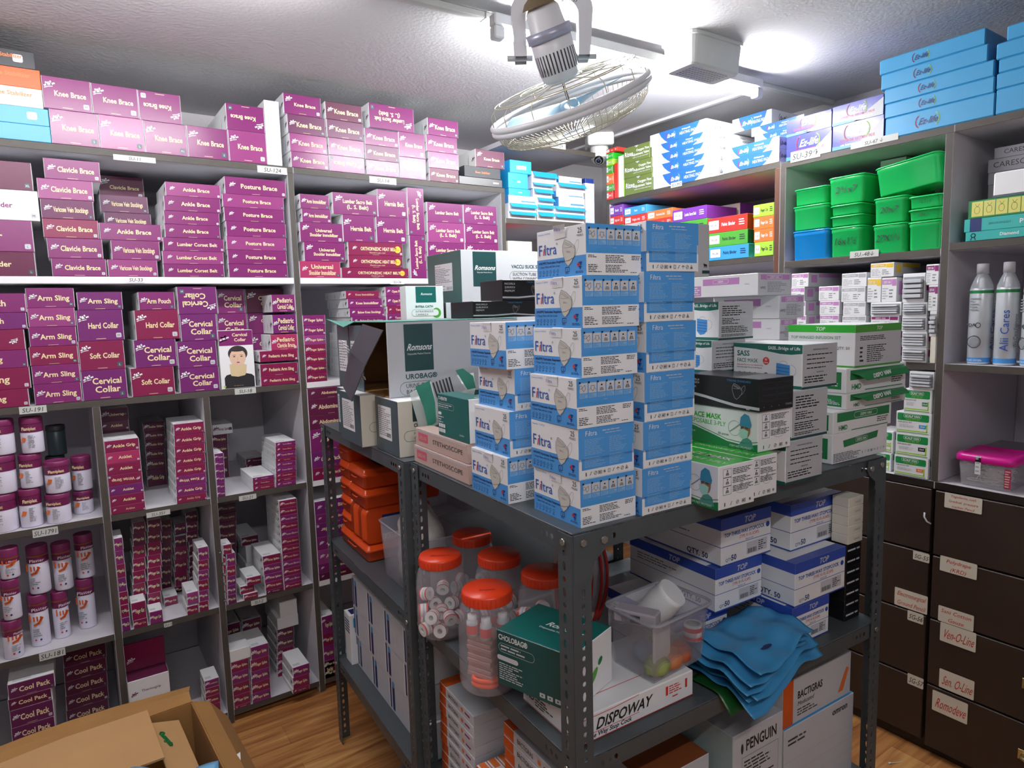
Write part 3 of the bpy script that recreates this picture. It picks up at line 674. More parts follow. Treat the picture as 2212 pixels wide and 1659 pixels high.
T2 = tab(600, 180, 3.6056, '''
Knee Brace|m|45,93,335,244
Knee Brace|p|75,255,370,393
Knee Brace|r|92,402,382,535
Knee Brace|m|105,542,395,668
Knee Brace|k|371,158,655,278
Knee Brace|p|382,295,665,428
Knee Brace|m|397,436,672,566
Knee Brace|m|403,570,676,697|inv
Lumbar Sacro Belt/(L. S. Belt)|m|710,175,1058,342|inv
Knee Brace|m|678,362,938,476
Knee Brace|p|682,490,942,601
Knee Brace|m|694,606,946,732
Knee Brace|m|944,387,1146,571
Knee Brace|r|952,580,1155,756
Knee Brace|m|1167,282,1405,402
Knee Brace|m|1157,412,1396,530
Knee Brace|m|1176,542,1410,652
Knee Brace|k|1181,666,1409,786
Knee Brace|k|1540,524,1765,640|d=.3
''') + [dict(txt='x', col='', px=(1003, 361, 1081, 380), kind='flat', c1='graphite', t='Knee Stabilizer', ti='orange', fc={'T': 'sand'}, label='black knee stabilizer carton under a maroon one at right end of shelving top'),
        dict(txt='x', col='', px=(992, 384, 1085, 405), kind='flat', c1='black', t='BISSCO', tu=.85, label='glossy black flat carton lying lowest at right end of shelving top')]
bay(PA, 2.048, T2, 'atop second shelving', group='cartons on top of the left shelving')

# ---------------------------------------------------------------- upper compartments
U1 = tab(0, 320, 5.185, '''
Binder|k|10,150,358,447|wl=.25 big=1.3
Pelvic Binder|w|10,472,452,790|wl=.27
Binder|m|10,808,368,1112|wl=.25 big=1.3
Pelvic Binder|k|10,1160,397,1416|wl=.26 big=1.3
Clavicle Brace|m|491,130,1118,350
Clavicle Brace|r|405,352,1042,570
Varicose Vein Stockings|p|455,578,1050,786
Clavicle Brace|c|475,797,1102,1003
Clavicle Brace|m|528,1010,1150,1225
Clavicle Brace|m|578,1236,1192,1430
Clavicle Brace|k|1105,318,1608,522|off=-.22
Varicose Vein Stockings|p|1118,530,1655,713|off=-.15
Varicose Vein Stockings|p|1168,725,1690,838|off=-.15
Ankle Brace|m|1112,846,1808,998
Varicose Vein Stockings|m|1245,1035,1790,1225
Varicose Vein Stockings|r|1208,1250,1765,1432
''') + tab(310, 360, 5.926, '''
Ankle Brace|r|280,215,985,384
Ankle Brace|m|262,390,985,560
Ankle Brace|m|262,578,972,738
Ankle Brace|m|272,746,980,903
Lumbar Corset Belt|m|250,915,1030,1076
Lumbar Corset Belt|r|242,1085,1026,1240
Lumbar Corset Belt|m|256,1250,1034,1410
Posture Brace|m|1038,152,1820,342|d=.34
Posture Brace|r|1010,368,1795,530
Posture Brace|m|1032,536,1800,697
Posture Brace|m|1058,712,1822,892
Posture Brace|r|1064,902,1826,1066
Posture Brace|m|1078,1072,1832,1238
Posture Brace|m|1090,1250,1848,1410
''')
bay(PA, 1.645, U1, 'upper left compartment', lim=(-.578, .736, 2.048), group='cartons in the upper left compartment')
U2 = tab(600, 180, 3.6056, '''
Arm Immobilizer|m|172,866,400,974
Arm Immobilizer|m|188,980,415,1080
Universal/Shoulder Immobilizer|m|172,1087,506,1231
Universal/Shoulder Immobilizer|m|205,1240,526,1384
Universal/Shoulder Immobilizer|n|152,1386,489,1520
Lumbar Sacro Belt/(L. S. Belt)|m|427,858,775,1015|big=1.1
Hernia Belt|m|777,830,1005,1036
Hernia Belt|m|507,1028,755,1224
Hernia Belt|m|768,1046,1000,1238
ORTHOPAEDIC HEAT BELT|c|547,1240,973,1335|sun
ORTHOPAEDIC HEAT BELT|c|551,1342,974,1430|sun
ORTHOPAEDIC HEAT BELT|c|496,1438,1020,1521|sun
Lumbar Sacro Belt/(L. S. Belt)|m|1012,815,1140,1170|vert=2
Lumbar Sacro Belt/(L. S. Belt)|m|1032,1185,1156,1528|vert=1
Lumbar Sacro Belt|m|1163,932,1440,1080
Lumbar Sacro Belt/(L. S. Belt)|m|1446,952,1706,1096
Lumbar Sacro Belt/(L. S. Belt)|r|1167,1086,1454,1236
Lumbar Sacro Belt/(L. S. Belt)|m|1457,1100,1716,1242
Lumbar Sacro Belt/(L. S. Belt)|m|1167,1242,1456,1390
Lumbar Sacro Belt/(L. S. Belt)|m|1459,1248,1720,1392
Lumbar Sacro Belt/(L. S. Belt)|m|1170,1392,1458,1530
Lumbar Sacro Belt/(L. S. Belt)|m|1461,1395,1722,1532
''')
bay(PA, 1.645, U2, 'upper second compartment', lim=(.758, 1.677, 2.048), group='cartons in the upper second compartment')

# ---------------------------------------------------------------- middle compartments
def art_portrait(m, w, d, h, r):
    m.box(0, 0, 0, w, d, h, 'white'); F = faces_of(w, d, h)['F']
    m.rect(F, .001, h*.74, w-.001, h-.001, 'magenta', 1); swan(m, F, w*.16, h*.83, w*.26)
    m.text(F, 'Cervical', w*.62, h*.895, h*.055, 'gold', 2, bold=1, maxw=w*.55); m.text(F, 'Collar', w*.62, h*.81, h*.055, 'gold', 2, bold=1, maxw=w*.45)
    P = [(.10, .01), (.10, .19), (.16, .235), (.33, .26), (.35, .22), (.5, .205), (.65, .22), (.68, .26), (.9, .23), (.97, .19), (.97, .01)]
    m.poly(F, [(w*a, h*b) for a, b in P], 'ink', 1)
    m.ell(F, w*.53, h*.60, w*.285, h*.135, 'hair', 1, 24)
    m.poly(F, [(w*a, h*b) for a, b in ((.28, .25), (.30, .22), (.5, .20), (.70, .22), (.74, .26), (.77, .40), (.62, .43), (.4, .43), (.27, .42))], 'sand', 2)
    m.ell(F, w*.52, h*.535, w*.235, h*.145, 'skin', 3, 24); m.ell(F, w*.52, h*.668, w*.235, h*.035, 'hair', 4, 20)
    for x in (.42, .63):
        m.ell(F, w*x, h*.55, w*.035, h*.008, 'ink', 5, 10); m.stroke(F, [(w*(x-.05), h*.573), (w*x, h*.58), (w*(x+.05), h*.573)], h*.004, 'hair', 5)
    m.stroke(F, [(w*.52, h*.54), (w*.51, h*.49), (w*.53, h*.485)], h*.003, 'tan', 5); m.ell(F, w*.525, h*.448, w*.05, h*.009, 'rose', 5, 12)
    m.text(F, 'Extra support for neck', w*.5, h*.045, h*.012, 'sand', 2); m.rrect(F, w*.05, h*.03, w*.13, h*.055, 'lime', 2)
ART['portrait'] = art_portrait
V1 = tab(0, 590, 5.353, '''
Arm Pouch|m|10,232,302,436|wl=.24 big=1.2
Arm Pouch|v|10,455,318,640|wl=.24 big=1.2
Arm Sling|c|10,650,288,880|wl=.23 inv big=1.2
Arm Sling|m|10,890,317,1086|wl=.24 big=1.2
Arm Sling|c|10,1095,350,1310|wl=.24 big=1.2
Arm Sling|c|10,1342,336,1530|wl=.23 big=1.2
Arm Sling|m|297,170,860,386
Arm Sling|r|317,400,870,614
Arm Sling|m|327,620,890,836
Arm Sling|c|338,843,905,1052
Arm Sling|m|367,1058,931,1268
Arm Sling|m|392,1274,946,1492
Arm Sling|v|890,216,1415,408
Hard Collar|v|886,425,1425,744|big=1.1
Soft Collar|c|908,782,1440,1110|big=1.1
Cervical/Collar|v|942,1118,1468,1418|big=1.25
Arm Pouch|m|1600,216,2020,405
Hard Collar|c|1560,425,2072,738|big=1.1
Cervical/Collar|v|1552,768,2040,1062|big=1.25
Soft Collar|c|1517,1090,2020,1432|big=1.1
''') + tab(320, 590, 5.3525, '''
Cervical/Collar|v|338,156,795,458|inv big=1.25
Cervical/Collar|v|372,472,810,770|big=1.25
Cervical/Collar|v|338,784,795,1086|big=1.25
Cervical/Collar|v|362,1090,828,1390|big=1.25
Cervical/Collar|m|800,182,1116,456|off=-.1 big=1.2 d=.2
Cervical/Collar|m|803,468,1145,760|off=-.1 big=1.2 d=.2
Cervical/Collar|m|803,760,1145,1060|off=-.1 big=1.2 d=.2
Cervical/Collar|m|803,1060,1145,1330|off=-.1 big=1.2 d=.2
Cervical/Collar|k|1128,182,1262,446|off=-.14 w=.16 d=.2
Cervical/Collar|m|1150,460,1270,700|off=-.14 w=.16 d=.2
Cervical/Collar|m|1150,700,1270,1010|off=-.14 w=.16 d=.2
Cervical/Collar|m|1150,1010,1270,1330|off=-.14 w=.16 d=.2
Pediatric/Cervical Collar|m|1427,248,1736,464|d=.27
Pediatric/Cervical Collar|v|1436,478,1737,690|d=.27
Pediatric/Clavicle Brace|n|1415,706,1750,884|d=.3
Pediatric Arm Sling|c|1286,893,1732,1030|d=.22
Pediatric Arm Sling|c|1292,1042,1732,1170|d=.22
Pediatric Arm Sling|c|1302,1180,1747,1322|d=.22
''')
V1.append(dict(txt='x', col='', px=(471, 713, 549, 836.5), kind='portrait', d=.06, label='cervical collar carton picturing a person in a neck brace and black top', name='picture_carton'))
bay(PA, 1.249, V1, 'middle left compartment', lim=(-.578, .736, 1.645), group='cartons in the middle left compartment')
ys = [(515, 640), (655, 780), (790, 910), (925, 1040), (1060, 1170), (1185, 1300), (1315, 1422)]
V2 = col_rows(640, 600, 6.383, 'Finger Splint', 'mmrcccc', 38, 400, ys, 30, d=.2)
V2 += tab(660, 580, 5.184, '''
Knee Immobilizer|c|446,250,830,332
Knee Immobilizer|m|470,335,860,436
Below Knee Stockings|m|490,440,884,532
Below Knee Stockings|m|520,538,905,625
Below Knee Stockings|m|520,625,905,715
Below Knee Stockings|m|500,715,905,805
Below Knee Stockings|m|500,805,905,895
Below Knee Stockings|m|500,895,905,985
Below Knee Stockings|m|500,985,905,1075
Below Knee Stockings|m|500,1075,905,1165
Below Knee Stockings|m|500,1165,905,1255
Open Patella Knee|m|892,206,1100,300|w=.125 d=.28
Open Patella Knee|m|898,308,1100,404|w=.125 d=.28
Tennis Elbow|c|912,420,1100,500|w=.125
Tennis Elbow|m|912,506,1100,600|w=.125
Tennis Elbow|m|912,600,1100,760|w=.125
Tennis Elbow|m|912,760,1100,920|w=.125
Tennis Elbow|m|912,920,1100,1090|w=.125
Tennis Elbow|m|912,1090,1100,1255|w=.125
''')
bay(PA, 1.249, V2, 'middle second compartment', lim=(.758, 1.677, 1.645), group='cartons in the middle second compartment')
# ================================================================ lower cells of the left shelving
C1, C2, C3, C4 = (-.578, .064), (.086, .392), (.414, .736), (.758, 1.677)
# --- plastic tubs with purple lids (first low cell)
LIDM = card('lid_plum', '7d2a5c', .35); TUBW = card('tub_label', 'dcd9ea', .5); BANDP = card('band_plum', '6d1f4d', .35); AMBER = card('lid_amber', 'a8653c', .3)
def tub(pl, x0, y0, x1, y1, off, zs, label, grp, kind='tub', ztop=None, dark=False, sup=None):
    r_ = abs(pl.st(x1, (y0+y1)/2, off)[0]-pl.st(x0, (y0+y1)/2, off)[0])/2; a = (pl.st(x0, (y0+y1)/2, off)[0]+pl.st(x1, (y0+y1)/2, off)[0])/2
    zt = pl.st((x0+x1)/2, y0, off)[1]; H = zt-zs; P = pl.pt(a, zs, off-r_); r_ -= .0006
    R = random.Random(x0); e = empty('plastic_tub' if kind == 'tub' else 'plaster_canister', P, R.uniform(-.5, .3) if kind == 'tub' else R.uniform(-.4, .4), label=label, category='tub' if kind == 'tub' else 'canister', group=grp)
    g = M(); lh = min(.028, H*.2) if kind == 'tub' else .035
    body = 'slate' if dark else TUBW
    g.lathe([(r_*.94, .0003), (r_*.97, .004), (r_*.97, H-lh-.002), (r_*.93, H-lh)], body, n=36, cap='se')
    rr = r_*.97+.0004
    def wrap(z0, z1, a0, a1, m_, l=0, n=14): g.grid([[((rr+l*.0003)*sin(a0+(a1-a0)*i/n), -(rr+l*.0003)*cos(a0+(a1-a0)*i/n), z) for i in range(n+1)] for z in (z0, z1)], m_)
    def ft(phi, z): t = Vector((cos(phi), sin(phi), 0)); return Fr(Vector((sin(phi)*rr*1.01, -cos(phi)*rr*1.01, z)), t, (0, 0, 1))
    if not dark:
        bh = H*.22 if kind == 'tub' else H*.13
        wrap(H-lh-bh, H-lh, -pi, pi, BANDP, 1, 36)
        if kind == 'tub':
            F = ft(0, H-lh-bh*.7); g.text(F, 'Flamiplast', 0, 0, bh*.42, 'gold', 5, bold=1, maxw=r_*1.2)
            F = ft(-.5, H*.3); g.face([F.p(-.012, 0, 4), F.p(.002, .004, 4), F.p(.006, .016, 4), F.p(-.006, .018, 4)], 'orange')
            F = ft(.15, H*.16); g.greek(F, -r_*.3, 0, r_*.35, H*.36, 8, 'grey', 4, seed=x0)
        else:
            F = ft(-.15, H*.5); n_ = [('I', -.45), ('v', -.12), ('y', .22)]
            for s_, u in ((-.55, 0), (-.25, .5), (0.05, .5), (.35, .5)): pass
            w_ = r_*.16
            for i, (u, top) in enumerate(((-.62, .95), (-.22, .62), (.12, .62), (.5, .62))): g.face([F.p(r_*u, 0, 5), F.p(r_*u+w_, 0, 5), F.p(r_*u+w_*.9, H*.15*top, 5), F.p(r_*u-w_*.1, H*.15*top, 5)], 'dorange')
            g.stroke(F, [(-r_*.15, -H*.07), (r_*.3, -H*.04), (r_*.72, H*.07)], .007, 'dorange', 5)
            for u, c_ in ((-.3, 'inkred'), (.2, 'navy')): F2 = ft(u, H*.14); g.ell(F2, 0, 0, .003, .003, c_, 5, 8)
            F2 = ft(.0, H*.2); g.greek(F2, -r_*.5, 0, r_*.5, H*.16, 4, 'grey', 4, seed=x0)
            F2 = ft(.3, H-lh-bh*.75); g.text(F2, 'Plaster', 0, 0, bh*.5, 'white', 5)
    g.build('body', parent=e)
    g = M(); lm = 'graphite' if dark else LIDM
    prof = [(r_*.985, H-lh+.0005), (r_, H-lh+.003), (r_, H-.006), (r_*.96, H-.002), (r_*.9, H-.002), (r_*.88, H-.004), (.001, H-.004)]
    g.lathe([(r_*.95, H-lh+.0002)]+prof, lm, n=36, cap='s')
    if kind != 'tub': g.lathe([(r_*.93, H-lh-.001), (r_*1.0, H-lh+.001), (r_*1.0, H-lh+.006), (r_*.97, H-lh+.008)], AMBER, n=36)
    g.build('lid', parent=e)
    return zt
G = 'purple-lidded tubs in the lower left cell'
def tubs(defs, zs, grp, kind, where, off0=-.005):
    for ci, (off, lst, cname) in enumerate(defs):
        z = zs+.0005
        for li, (x0, y0, x1, y1) in enumerate(lst):
            lv = {1: ['standing alone'], 2: ['lower one', 'upper one'], 3: ['lowest', 'middle', 'topmost']}[len(lst)][li]
            what = 'white tub with plum lid and band' if kind == 'tub' else 'white canister with plum lid and orange strokes'
            z = tub(PA, x0, y0, x1, y1, off, z, f'{what}, {lv}, {cname}, {where}', grp, kind)+.0006
tubs([(-.01, [(-32, 1069, 39, 1151), (-32, 985, 36, 1073), (-32, 907, 32, 985)], 'leftmost pile'), (-.02, [(38, 1056, 97, 1137), (39, 981, 96, 1055), (41, 901, 100, 981)], 'second pile'),
      (-.015, [(98, 1067, 158, 1132), (90, 996, 155, 1073)], 'third pile'), (-.05, [(160, 1060, 210, 1120), (157, 981, 206, 1062)], 'rightmost pile')], .863, G, 'tub', 'third-height cell') if False else None
def tubs2(defs, zs, grp, kind, where):
    for off, lst, cname, lvs in defs:
        z = zs+.0005
        for (x0, y0, x1, y1), lv in zip(lst, lvs):
            what = 'white tub with plum lid' if kind == 'tub' else 'white canister, plum lid, orange strokes'
            z = tub(PA, x0, y0, x1, y1, off, z, f'{what}, {lv}, {where}', grp, kind)+.0006
tubs2([(-.005, [(-32, 1069, 39, 1151), (-32, 985, 36, 1073), (-32, 907, 32, 985)], '', ['lowest of leftmost pile', 'middle of leftmost pile', 'top of leftmost pile']),
       (-.012, [(38, 1056, 92, 1137), (39, 981, 92, 1055), (41, 901, 95, 981)], '', ['lowest of second pile', 'middle of second pile', 'top of second pile']),
       (-.004, [(97, 1067, 155, 1132), (94, 996, 154, 1073)], '', ['lower of third pile', 'upper of third pile'])], .863, G, 'tub', 'cell over the canisters')
tubs2([(-.075, [(157, 1060, 204, 1120), (154, 985, 200, 1060)], '', ['lower of rightmost pile', 'upper of rightmost pile'])], .863, G, 'tub', 'cell over the canisters')
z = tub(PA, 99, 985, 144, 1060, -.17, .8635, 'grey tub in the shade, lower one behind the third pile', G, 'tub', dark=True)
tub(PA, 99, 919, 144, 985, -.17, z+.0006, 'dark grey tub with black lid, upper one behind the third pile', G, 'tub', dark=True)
# --- canisters
G = 'canisters in the low left cell'
tubs2([(-.004, [(2, 1341, 50, 1427), (1, 1252, 46, 1349), (-5, 1185, 42, 1250)], '', ['lowest of left pile', 'middle of left pile', 'top of left pile']),
       (-.05, [(60, 1285, 107, 1395), (57, 1180, 108, 1285)], '', ['lower of second pile', 'upper of second pile']),
       (-.07, [(111, 1278, 150, 1367), (112, 1174, 157, 1278)], '', ['lower of third pile', 'upper of third pile']),
       (-.10, [(165, 1250, 207, 1352), (161, 1154, 204, 1250)], '', ['lower of right pile', 'upper of right pile'])], .457, G, 'can', 'low cell')
# --- small cartons in cells 2 and 3
def P_(s): return s
ys = [(650, 790), (800, 930), (945, 1075), (1085, 1215), (1225, 1335), (1345, 1480), (1480, 1620)]
t = col_rows(200, 840, 5.925, 'Anklet', 'cnccvcc', 138, 598, ys, 85, d=.18)
t[0]['txt'] = 'Ankle Grip'; t[3]['txt'] = 'Wrist Strap'; t[3]['inv'] = 1
ys = [(435, 570), (580, 700), (715, 835), (850, 965), (975, 1090), (1095, 1215), (1225, 1345), (1350, 1475)]
t2 = col_rows(200, 840, 5.925, 'Ankle Grip', 'cccccmmc', 1036, 1432, ys, 36, d=.2); t2[5]['inv'] = 1; t2[5]['txt'] = 'Knee Wrap'
t += t2
t += tab(200, 840, 5.925, '''
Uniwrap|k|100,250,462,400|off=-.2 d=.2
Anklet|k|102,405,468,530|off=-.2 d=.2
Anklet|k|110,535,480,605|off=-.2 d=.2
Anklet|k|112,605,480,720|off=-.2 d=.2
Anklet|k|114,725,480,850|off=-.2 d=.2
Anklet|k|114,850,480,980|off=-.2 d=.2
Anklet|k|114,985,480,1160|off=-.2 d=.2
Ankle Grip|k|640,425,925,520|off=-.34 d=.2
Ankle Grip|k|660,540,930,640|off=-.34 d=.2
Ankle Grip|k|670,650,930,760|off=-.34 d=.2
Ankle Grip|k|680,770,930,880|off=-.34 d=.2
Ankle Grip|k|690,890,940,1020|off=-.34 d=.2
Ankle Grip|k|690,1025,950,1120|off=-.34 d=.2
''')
bay(PA, .863, t, 'ankle wrap cell', lim=(*C2, 1.249), group='cartons in the ankle wrap cell')
pr = [(800, 885), (890, 955), (970, 1050), (1065, 1145), (1160, 1245), (1255, 1345)]
t = col_rows(430, 840, 5.719, 'Tape', 'vvvvvv', 145, 308, pr, 22, d=.1)
for q in t: q['look'] = 'small violet carton'
rr_ = [(650, 695), (710, 760), (770, 840), (850, 890), (895, 950), (960, 1020), (1030, 1085), (1095, 1150), (1160, 1215)]
t += col_rows(430, 840, 5.719, 'Tennis Elbow', 'mcmcmmccm', 940, 1198, rr_, 6, d=.21) + col_rows(430, 840, 5.719, 'Tennis Elbow', 'mcc', 658, 934, [(1080, 1140), (1150, 1205), (1215, 1270)], 8, d=.2)
t += tab(430, 840, 5.719, '''
Wrist Splint|w|165,435,415,560|off=-.3 d=.2
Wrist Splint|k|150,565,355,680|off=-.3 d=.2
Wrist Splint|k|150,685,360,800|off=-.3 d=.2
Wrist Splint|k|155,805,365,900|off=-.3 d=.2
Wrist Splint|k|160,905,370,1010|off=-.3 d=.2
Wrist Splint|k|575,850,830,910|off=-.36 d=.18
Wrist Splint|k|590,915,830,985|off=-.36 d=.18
''')
bay(PA, .863, t, 'half-empty cell', lim=(*C3, 1.249), group='cartons in the half-empty cell')
t = tab(430, 840, 5.719, '''
Abdominal Belt|k|1292,-20,1480,115|w=.2 d=.3
Abdominal Belt|k|1294,130,1480,320|w=.2 d=.3
Abdominal Belt|k|1296,335,1480,500|w=.2 d=.3
Abdominal Belt|m|1298,512,1455,668|w=.2 d=.3
Cool Pack Belt|v|1298,780,1525,975|w=.2 d=.26
Cool Pack Belt|c|1305,985,1530,1165|w=.2 d=.26
''')
bay(PA, .863, t, 'narrow strip beside rear rack, upper', lim=(*C4, 1.249), group='cartons right of the long shelving')
# cell 2 low (small plaster boxes) crop (220,1080) s 5.186
def sc(x0, x1, ys, cols='mc', off=0, d=.11, txt='Finger Cot', **k):
    k.setdefault('look', 'small magenta carton'); return [dict(txt=txt, col=cols[i % len(cols)], px=(220+x0/5.186, 1080+a/5.186, 220+x1/5.186, 1080+b/5.186), off=off, d=d, **k) for i, (a, b) in enumerate(ys)]
t = sc(88, 240, [(430, 565)]) + sc(92, 250, [(572, 715)], 'm') + sc(104, 268, [(722, 870)], 'c') + sc(114, 280, [(875, 1028)], 'v', inv=1) + sc(130, 300, [(1030, 1172)], 'c') + sc(138, 308, [(1178, 1318)], 'c', inv=1) + sc(148, 322, [(1322, 1468)], 'v')
t += sc(345, 492, [(250, 365), (370, 500), (510, 645), (652, 788), (792, 928), (932, 1072), (1075, 1190), (1195, 1330)], 'kkcccccc', off=-.09) + sc(330, 500, [(1140, 1328)], 'c', d=.075) + sc(352, 520, [(1332, 1474)], 'c', d=.075)
t += sc(512, 668, [(220, 345), (350, 465), (470, 608), (612, 745), (750, 884), (888, 1032), (1036, 1168), (1172, 1300)], 'kkcccccc', off=-.09) + sc(536, 690, [(1240, 1428)], 'm', d=.075)
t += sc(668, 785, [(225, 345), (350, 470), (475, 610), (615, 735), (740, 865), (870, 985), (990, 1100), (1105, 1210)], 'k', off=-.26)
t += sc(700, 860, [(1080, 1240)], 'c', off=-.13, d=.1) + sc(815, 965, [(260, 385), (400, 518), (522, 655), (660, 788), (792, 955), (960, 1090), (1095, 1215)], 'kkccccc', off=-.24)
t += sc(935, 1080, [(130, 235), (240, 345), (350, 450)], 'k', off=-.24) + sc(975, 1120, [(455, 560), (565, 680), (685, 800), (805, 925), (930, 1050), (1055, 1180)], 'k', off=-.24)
t += sc(1078, 1200, [(528, 665), (670, 778), (782, 888), (892, 1008), (1012, 1128), (1132, 1258)], 'mcmcmc', d=.12) + sc(952, 1098, [(1030, 1176), (1180, 1300)], 'rc', d=.12)
bay(PA, .457, t, 'crowded small-carton cell', lim=(*C2, .863), group='small cartons in the crowded cell', name='small_carton')
# cell 3 low crop (440,1060) s 5.927
def sd(x0, x1, ys, cols='mc', off=0, d=.2, txt='Wrist Splint', dx=0, **k):
    n = len(ys); k.setdefault('look', 'small magenta carton'); return [dict(txt=txt, col=cols[i % len(cols)], px=(440+(x0+dx*i/max(1, n-1))/5.927, 1060+a/5.927, 440+(x1+dx*i/max(1, n-1))/5.927, 1060+b/5.927), off=off, d=d, **k) for i, (a, b) in enumerate(ys)]
t = sd(962, 1198, [(115+96*i, 208+96*i) for i in range(12)], 'ccmcmcccmcmc', dx=65, txt='Tennis Elbow', look='crimson tennis elbow carton')
t += sd(752, 992, [(820, 930), (935, 1045), (1050, 1150), (1155, 1248), (1252, 1345)], 'cmmck', dx=45, d=.18)
t += sd(548, 742, [(1100, 1200)], 'c', d=.12) + sd(465, 655, [(1212, 1312)], 'c', d=.1, off=-.01) + sd(512, 702, [(1312, 1390)], 'c', d=.12)
t += sd(160, 286, [(865, 1008), (1015, 1138), (1142, 1252), (1256, 1338), (1342, 1430)], 'ccccv', dx=20, d=.1, txt='Finger Splint') + sd(292, 412, [(800, 950), (960, 1085), (1090, 1205), (1210, 1322), (1326, 1412)], 'mcvvp', dx=12, d=.1, txt='Finger Splint') + sd(145, 250, [(710, 860)], 'v', d=.06)
t += sd(245, 360, [(690, 795)], 'c', d=.08)
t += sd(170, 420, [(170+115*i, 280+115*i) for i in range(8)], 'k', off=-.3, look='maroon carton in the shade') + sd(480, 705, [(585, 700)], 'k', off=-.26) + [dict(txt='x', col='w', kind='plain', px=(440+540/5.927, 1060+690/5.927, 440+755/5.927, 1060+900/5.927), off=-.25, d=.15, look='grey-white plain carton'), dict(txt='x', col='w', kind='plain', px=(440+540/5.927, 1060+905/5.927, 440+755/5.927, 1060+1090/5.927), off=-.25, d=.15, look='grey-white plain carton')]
bay(PA, .457, t, 'tennis elbow cell', lim=(*C3, .863), group='small cartons in the tennis elbow cell', name='small_carton')
t = tab(440, 1060, 5.927, '''
Ankle Binder|v|1318,145,1545,285|w=.2
Ankle Binder|m|1322,315,1545,428|w=.2
Ankle Binder|v|1328,432,1545,590|w=.2 inv
Ankle Binder|m|1333,610,1548,715|w=.2
Ankle Binder|r|1350,775,1555,920|w=.19
Ankle Binder|m|1368,950,1558,1065|w=.18
Ankle Binder|k|1365,1070,1560,1170|w=.18
''')
bay(PA, .457, t, 'narrow strip beside rear rack, lower', lim=(*C4, .863), group='cartons right of the long shelving')
# bottom row
t = tab(0, 1360, 4.608, '''
Cool Pack|p|70,490,552,625|big=1.3
Cool Pack|k|72,640,520,735|big=1.3
Cool Pack|p|92,750,540,905|big=1.3
Cool Pack|p|108,920,556,1070|big=1.3
Cool Pack|p|112,1080,560,1220|big=1.3
Cool Pack|p|118,1230,570,1370|big=1.3
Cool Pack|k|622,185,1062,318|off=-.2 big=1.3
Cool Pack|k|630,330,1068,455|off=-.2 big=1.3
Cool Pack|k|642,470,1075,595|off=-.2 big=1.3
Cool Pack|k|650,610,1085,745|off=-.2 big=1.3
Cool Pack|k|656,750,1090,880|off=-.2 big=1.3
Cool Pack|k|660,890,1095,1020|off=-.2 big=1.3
''')
C1b = (-.2, .064)
bay(PA, .048, t, 'bottom left cell', lim=(*C1, .457), group='cool pack cartons in the bottom cell')
def art_open(m, w, d, h, r):
    m.box(0, 0, 0, w, d, h, 'white', faces={'F': 'white', 'T': 'maroon'}); f = faces_of(w, d, h); F = f['F']
    swan(m, F, w*.14, h*.75, w*.16, 'magenta'); m.text(F, 'Thermogrip', w*.55, h*.78, .009, 'plum', 2); m.greek(F, w*.08, h*.2, w*.7, h*.6, 7, 'silver', seed=3)
    m.box(w*.0, d*.25, h, w, d*.28, h+.10, 'crimson'); swan(m, Fr((0, d*.25, h), (1, 0, 0), (0, 0, 1), w, .1), w*.15, .035, w*.2)
ART['open'] = art_open
t = [dict(txt='x', col='', px=(268, 1462, 370, 1560), kind='open', off=-.02, d=.3, label='white carton with raised crimson flap, bottom row behind the open brown box')]
t += tab(0, 1360, 4.608, '''
Cotton|m|2035,500,2150,570|w=.05 d=.1 look=small
Cotton|c|2040,575,2160,650|w=.05 d=.1 look=small
Cotton|c|2045,655,2170,740|w=.05 d=.1 look=small
Cotton|c|2050,745,2180,860|w=.05 d=.1 look=small
''')
for q in t[1:]: q['look'] = 'small magenta carton'
bay(PA, .048, t, 'bottom second cell', lim=(*C2, .457), group='cartons in the bottom second cell')
def se(x0, x1, ys, cols='c', off=0, d=.16, dx=0, txt='Finger Splint', **k):
    n = len(ys); k.setdefault('look', 'small crimson carton'); return [dict(txt=txt, col=cols[i % len(cols)], px=(420+(x0+dx*i/max(1, n-1))/4.376, 1280+a/4.376, 420+(x1+dx*i/max(1, n-1))/4.376, 1280+b/4.376), off=off, d=d, **k) for i, (a, b) in enumerate(ys)]
t = se(308, 518, [(645, 740), (745, 848), (852, 958), (962, 1058), (1062, 1162)], 'cmccc', dx=22) + se(524, 706, [(500, 612), (616, 722), (726, 832), (836, 926), (930, 1040)], 'mcmcm', dx=20)
t += [dict(txt='x', col='w', kind='plain', px=(493, 1401, 543, 1425), d=.14, look='white open carton showing pink rolls')]
t += se(930, 1092, [(690, 780), (785, 905), (910, 975)], 'mcc', d=.15, off=.03)
t += se(782, 945, [(335, 422), (426, 510), (514, 600), (604, 690), (694, 780)], 'kkccc', off=-.13) + [dict(txt='x', col='w', kind='plain', px=(420+782/4.376, 1280+222/4.376, 420+985/4.376, 1280+325/4.376), off=-.13, d=.2, look='white plain carton'), dict(txt='x', col='w', kind='plain', px=(420+805/4.376, 1280+72/4.376, 420+972/4.376, 1280+215/4.376), off=-.13, d=.2, look='white plain carton with faint print')]
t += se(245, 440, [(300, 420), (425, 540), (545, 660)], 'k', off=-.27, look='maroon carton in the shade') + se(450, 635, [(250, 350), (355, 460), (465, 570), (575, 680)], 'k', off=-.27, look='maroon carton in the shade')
bay(PA, .048, t, 'bottom third cell', lim=(*C3, .457), group='small cartons in the bottom third cell', name='small_carton')
t = se(1090, 1210, [(250, 410), (415, 535), (540, 680), (685, 835)], 'mcmm', w=.1, look='small magenta carton') + se(1224, 1290, [(640, 715), (720, 800)], 'mc', w=.06, look='small magenta carton')
bay(PA, .048, t, 'strip behind rack post', lim=(*C4, .457), group='small cartons behind the rack post', name='small_carton')
